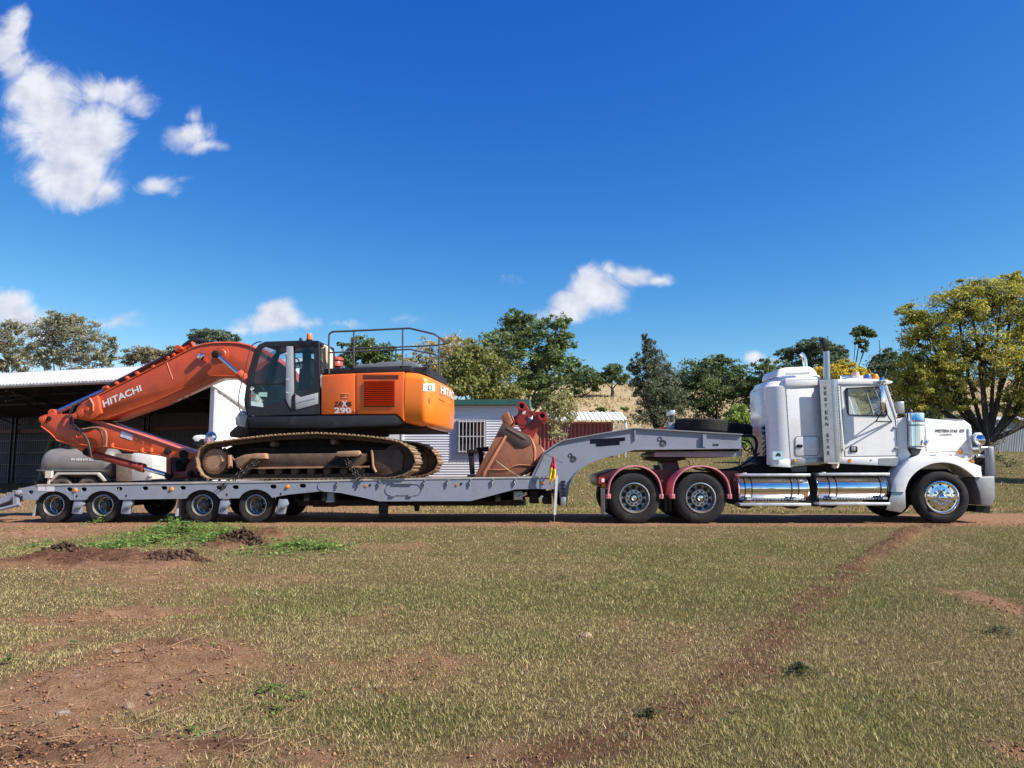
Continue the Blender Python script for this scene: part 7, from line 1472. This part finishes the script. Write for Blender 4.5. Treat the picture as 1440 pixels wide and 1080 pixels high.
# arm (stick)
AY0, AY1 = -.26, .30
armp = [(57.5, 598.5), (55.8, 591), (57.5, 586), (62, 583), (97, 582), (108, 584), (122, 589), (143, 592), (200, 611), (258, 631), (276, 636.5), (277, 641), (262, 648), (258, 643), (231.8, 643), (226, 641.5), (180, 635), (157, 630.5), (131, 630), (126, 638.2), (118, 638.5), (102, 627), (81, 621)]
MB().prism(E(armp, AY0), AY1).build('arm', M_boom, ex_, bevel=.018)
q = E([(143, 593), (200, 612), (258, 632), (274, 637.5)], AY0); MB().tube([Vector((p.x, AY0-.012, p.z+.0)) for p in q], .016, 6).build('arm_flange', mat('flange_pink', (.55, .22, .20), .4), ex_)
q = E([(58, 600), (72, 610.5), (81, 620.5), (102, 624.5), (125, 627.5), (157, 629.5), (181, 634), (228, 641)], AY0); MB().tube([Vector((p.x, AY0-.01, p.z+.012)) for p in q], .012, 5).build('arm_flange', MATS['boom_edge'], ex_)
MB().tube(E([(107, 611), (109.5, 622)], AY0-.01), .012, 5).build('arm_weld', MATS['boom_edge'], ex_)
for (u, v, r_, m_) in ((61, 590, .085, M_boom), (70, 588.5, .05, M_under), (122.5, 635.5, .085, M_under), (259, 639, .1, M_under), (237, 634.5, .085, M_under)):
    c = ep(u, v, AY0); MB().lathe((c.x, AY0-.06, c.z), [(0, 0), (r_*.55, 0), (r_*.6, .015), (r_, .015), (r_, .08)], 20).build('pin_boss', m_, ex_)
for (u, v) in ((157, 627), (199, 633.5), (212, 634)): MB().prism(E([(u-1.5, v-3), (u+1, v-4), (u+1.2, v+2), (u-1.6, v+2)], AY0-.05), AY0).build('hose_bracket', MATS['boom_edge'], ex_)
plate(EX, [(168.8, 613.8), (184.8, 619.3), (186.6, 610.9), (171, 605.5)], AY0-.008, mat('sticker_scuffed', (.56, .56, .62), .5, var=.35, scale=14), ex_, 'sticker', .006)
plate(EX, [(170.3, 609.3), (186, 614.6), (186.6, 610.9), (171, 605.5)], AY0-.011, mat('sticker_navy', (.20, .22, .34), .5, var=.3, scale=16), ex_, 'sticker_band', .003)
lettering(EX, 'K002 TMS', [(188, 619.3), (213, 628), (214, 623.8), (189, 615)], AY0-.006, M_txtblack, ex_)
for pts, r_ in (([(100, 586), (99, 596), (104, 603), (116, 606), (128, 602), (138, 604), (144, 614), (143, 632)], .02), ([(108, 601), (118, 612), (124, 622), (128, 641)], .024), ([(116, 603.5), (136, 601), (148, 606), (150, 618), (149, 628)], .018), ([(104, 570), (98, 582), (101, 594), (110, 602)], .024), ([(128, 641), (132, 645), (142, 646)], .022), ([(112, 567), (104, 572), (100, 580)], .02)):
    MB().tube(smooth_path(E(pts, AY0-.09), 6), r_, 7).build('arm_hose', M_hose if r_ != .018 else mat('hose_tan', (.32, .20, .13), .5), ex_)
MB().prism(E([(104, 588), (118, 590), (128, 594), (140, 597), (128, 603), (112, 601), (104, 596)], AY0-.03), AY0).build('knuckle_grease', M_under, ex_, bevel=.006)
# bucket cylinder and linkage
a, b, c = [Vector((p.x, .02, p.z)) for p in E([(123, 636), (203, 658.5), (235, 667.5)], AY0)]
a.y = b.y = c.y = .02
a2, b2, c2 = E([(124, 637), (200, 657.7), (236, 668)], -.12)
for p in (a2, b2, c2): p.y = -.12
MB().cyl(a2, b2, .088, .088, 20).build('bucket_barrel', mat('cylinder_darkred', (.30, .045, .025), .42, var=.12), ex_); MB().cyl(b2-(b2-a2).normalized()*.12, b2+(b2-a2).normalized()*.05, .105, .105, 20).build('gland', MATS['cylinder_darkred'], ex_); MB().cyl(b2, c2, .05, .05, 18).build('bucket_rod', M_rod, ex_)
lk = mat('link_red', (.20, .035, .028), .5, var=.2)
MB().prism(E([(233.5, 632), (240, 632), (240, 668), (233.5, 668)], AY0-.04), AY0+.02).build('side_link', lk, ex_, bevel=.01); MB().prism(E([(233.5, 632), (240, 632), (240, 668), (233.5, 668)], AY1), AY1+.06).build('side_link', lk, ex_, bevel=.01)
MB().prism(E([(232, 665), (262, 662), (270, 666), (270, 672), (234, 674.5)], AY0+.08), AY1-.1).build('bucket_link', lk, ex_, bevel=.02)
MB().prism(E([(262, 641), (276, 640), (279, 655), (276, 668), (266, 672), (260, 664), (264, 652)], AY0+.02), AY1).build('quick_coupler', lk, ex_, bevel=.015)
MB().prism(E([(246, 648), (258, 646), (258, 662), (247, 663)], AY0+.2), AY1-.15).build('coupler_lock', M_under, ex_, bevel=.02)
for (u, v) in ((236, 669), (268, 666), (261, 648)): c = ep(u, v, AY0); MB().lathe((c.x, AY0-.05, c.z), [(0, 0), (.05, 0), (.07, .02), (.07, .6), (0, .6)], 16).build('link_pin', M_under, ex_)

# ------------------------------------------------------------------ bucket and hitch on the deck
BK = Frame(TR.o+Vector((TR.p(720, 672, 1.0).x, 1.7, TR.p(710, 672, YN).z)), R(-4)); bk = root('excavator_bucket', BK, 'large rusty excavator bucket standing mouth-left on the trailer deck', 'bucket')
def Bp(pts, y): return BK.ps(pts, y)
by0, by1 = -.85, .75
side_o = [(667.5, 669.5), (707, 594), (743, 612), (748, 625), (750, 640), (748, 655), (738, 664), (722, 669.5)]
for y0, y1 in ((by0, by0+.05), (by1-.05, by1)): MB().prism([Vector((p.x, y0, p.z)) for p in Bp(side_o, by0)], y1).build('side_plate', M_rust, bk, bevel=.006)
wrapo = [(743, 612), (747, 619), (750.5, 630), (751, 642), (749, 654), (739, 664.5), (722, 670), (690, 670), (667.5, 670)]
q = smooth_path(Bp(wrapo, by0), 3); A = [Vector((p.x, by0+.01, p.z)) for p in q]; B = [Vector((p.x, by1-.01, p.z)) for p in q]; o = MB().strip(A, B).build('shell', M_rust, bk, smooth=60); md = o.modifiers.new('t', 'SOLIDIFY'); md.thickness = .035; md.offset = 0
for k in range(4):
    y = by0+.15+(by1-by0-.3)*k/3
    q2 = smooth_path(Bp([(745, 616), (751, 629), (751.5, 642), (749, 655)], by0), 5); MB().tube([Vector((p.x, y, p.z)) for p in q2], .03, 6).build('wear_strip', M_rustlight, bk)
# rounded rear lobe of the shell
q2 = smooth_path(Bp([(744, 614), (752, 621), (760, 627), (764, 636), (760, 645), (752, 655), (745, 661)], by0), 4); mb = MB(); mb.strip([Vector((p.x, by0+.25, p.z)) for p in q2], [Vector((p.x, by1-.05, p.z)) for p in q2])
mb.add([Vector((p.x, by0+.25, p.z)) for p in q2], [tuple(range(len(q2)))]); mb.build('heel', mat('heel_rust', (.42, .19, .11), .7, var=.25, scale=5), bk, smooth=60)
bp2 = lambda pts, d, nm, m: MB().prism(Bp(pts, by0-d), by0).build(nm, m, bk, bevel=.004)
bp2([(707, 594), (743, 612), (747.5, 624), (738, 629), (727, 628.5), (709, 611.5), (699, 612)], .018, 'wear_plate', M_rustdark)
bp2([(710.3, 612), (713, 613.5), (684, 664), (682, 670), (678, 670), (680, 663)], .03, 'side_cutter', M_rustlight)
bp2([(713, 600.5), (735, 612), (740, 618), (736, 617), (712, 603)], .03, 'scrape', mat('scrape_tan', (.20, .13, .09), .7))
MB().prism(Bp([(667, 670), (683, 667.5), (684, 670.2), (667, 670.8)], by0-.02), by1+.02).build('cutting_edge', M_rustdark, bk)
for k in range(5):
    y = by0+.06+(by1-by0-.2)*k/4; MB().prism([Vector((p.x, y, p.z)) for p in Bp([(704.5, 585), (713.5, 577.5), (719.5, 593), (713, 599), (707, 596)], by0)], y+.05).build('tooth', M_rustlight if k else M_rust, bk, bevel=.012)
for y in (by0+.45, by1-.5): MB().prism([Vector((p.x, y, p.z)) for p in Bp([(741, 611), (752, 606), (756, 612), (755, 622), (746, 624)], by0+.3)], y+.06).build('ear', M_rustlight, bk)
MB().tube(smooth_path(Bp([(686, 660), (711, 660.3), (727, 654), (750, 655)], by0-.012), 3), .012, 5).build('weld_bead', M_rustlight, bk)
# quick hitch
QH = Frame(BK.o+Vector((.25, 0, .9)), R(-4)); qh = root('quick_hitch', QH, 'dark red quick hitch with two big pin bores sitting in the bucket', 'hitch')
qo = [(729, 577), (727.5, 571), (731, 566.5), (736, 566), (740, 569), (744, 576.5), (750, 578.5), (757, 579), (763, 577.5), (769, 581), (770.5, 587), (767, 592), (760, 593), (756, 602), (750, 617), (738, 612), (729, 600), (726, 590)]
for y0, y1 in ((-.42, -.34), (.22, .30)): 
    o = MB().prism([Vector((p.x, y0, p.z)) for p in QH.ps(qo, -.42)], y1).build('cheek_plate', M_hitch, qh, bevel=.008)
    cut(o, MB().prism([Vector((p.x, y0-.1, p.z)) for p in QH.ps([(742, 588), (748, 580), (750, 586), (747, 592), (742, 594)], -.42)], y1+.1)); o.data.materials.clear(); o.data.materials.append(M_hitch)
for (u, v) in ((733.5, 571.5), (762.5, 585)):
    c = QH.p(u, v, -.42); MB().lathe((c.x, -.50, c.z), [(.05, .02), (.06, 0), (.10, 0), (.11, .02), (.11, .8), (.05, .8)], 24).build('pin_boss', M_hitch, qh); MB().lathe((c.x, -.47, c.z), [(0, 0), (.05, 0), (.055, .02)], 16).build('pin', M_under, qh)
MB().prism(QH.ps([(728, 590), (745, 586), (754, 598), (748, 614), (734, 610)], -.3), .2).build('ram_body', M_steel, qh, bevel=.03); MB().prism(QH.ps([(736, 577), (740, 578), (738, 583), (734, 582)], -.428), -.42).build('label_plate', M_sticker, qh)
MB().tube(smooth_path(QH.ps([(716, 578), (722, 572), (728, 570)], -.3), 4), .007, 5).build('sling_wire', M_steel, qh); MB().tube(smooth_path(QH.ps([(746, 580), (750, 584), (747, 594), (737, 598), (728, 596)], -.46), 4), .012, 6).build('hose', M_hose, qh)
MB().prism(QH.ps([(722, 586), (728, 583), (729, 597), (724, 598)], -.2), .0).build('latch_arm', M_hitch, qh, bevel=.02)
# black steel stand beside the bucket
ST = Frame(TR.o+Vector((TR.p(672, 670, 1.0).x, 1.0, TR.p(672, 673.5, YN).z)), 0); stn = root('steel_stand', ST, 'black steel stand with two uprights between bucket and excavator', 'stand')
MB().prism(ST.ps([(658, 637), (666, 637), (667.5, 667), (661, 667)], 0), .12).build('upright', M_under, stn, bevel=.01); MB().prism(ST.ps([(672.5, 634), (680, 634), (679, 668), (674.5, 668)], .7), .82).build('upright', M_under, stn, bevel=.01)
MB().prism(ST.ps([(655.5, 632.5), (671, 632), (671, 637.5), (657, 638)], -.03), .15).build('head', M_under, stn, bevel=.01); MB().prism(ST.ps([(670, 629.5), (687, 628), (687, 634), (671, 636)], .66), .9).build('head', M_under, stn, bevel=.01)
b0 = ST.p(661, 668, 0); MB().box((b0.x-.06, -.06, .0), (b0.x+.16, .95, b0.z if b0.z > .05 else .06)).build('foot', M_under, stn, bevel=.01)
# rope over the bucket
rp = [TR.p(679, 635, 1.6), TR.p(700, 650, BK.o.y+by0-.04), TR.p(718, 663, BK.o.y+by0-.07), TR.p(735, 673, YN+.2)]
o = MB().tube(smooth_path(rp, 5), .010, 6).build('rope', mat('rope_tan', (.42, .32, .22), .9, var=.2)); o.location = TR.o; tag(o, 'thin tan tie-down rope running across the rusty bucket', 'rope')
# load chains
def chain(pa, pb, y0, y1, name, lb, n, double=False):
    A = EX.m @ EX.p(pa[0], pa[1], y0) if y0 < -.5 else TR.o+TR.p(pa[0], pa[1], y0); B = TR.o+TR.p(pb[0], pb[1], y1); d = (B-A); L = d.length; t = d.normalized(); u1 = t.cross(Vector((0, 1, 0))).normalized(); u2 = t.cross(u1); mb = MB(); n = int(L/.062)
    for off in ((0, .06) if double else (0,)):
        for k in range(n):
            c = A+d*((k+.5)/n)+u1*off; w = u1 if k % 2 else u2; pts = []
            for a in np.linspace(0, 2*math.pi, 11)[:-1]: pts.append(c+t*(.042*math.cos(a))+w*(.024*math.sin(a)))
            mb.tube(pts, .0095, 5, closed=True)
    o = mb.build(name, mat('chain_steel', (.06, .05, .045), .5, .6, var=.3)); tag(o, lb, 'chain', 'load chains'); return o
chain((362, 646), (307, 686), TN-.04, YN-.03, 'load_chain', 'heavy load chain slanting from the sprocket end of the track to the trailer slot', 20, True)
chain((485, 647), (506, 678), TN-.04, YN-.03, 'load_chain', 'heavy load chain hanging from the middle track step to a lashing ring', 14, True)
o = MB().tube([EX.m @ EX.p(491, 656, TN-.08), EX.m @ EX.p(508, 639, TN-.05)], .022, 8).build('load_binder', mat('binder_steel', (.05, .045, .05), .4, .5)); tag(o, 'short lever load binder across the upper end of the middle chain', 'binder')
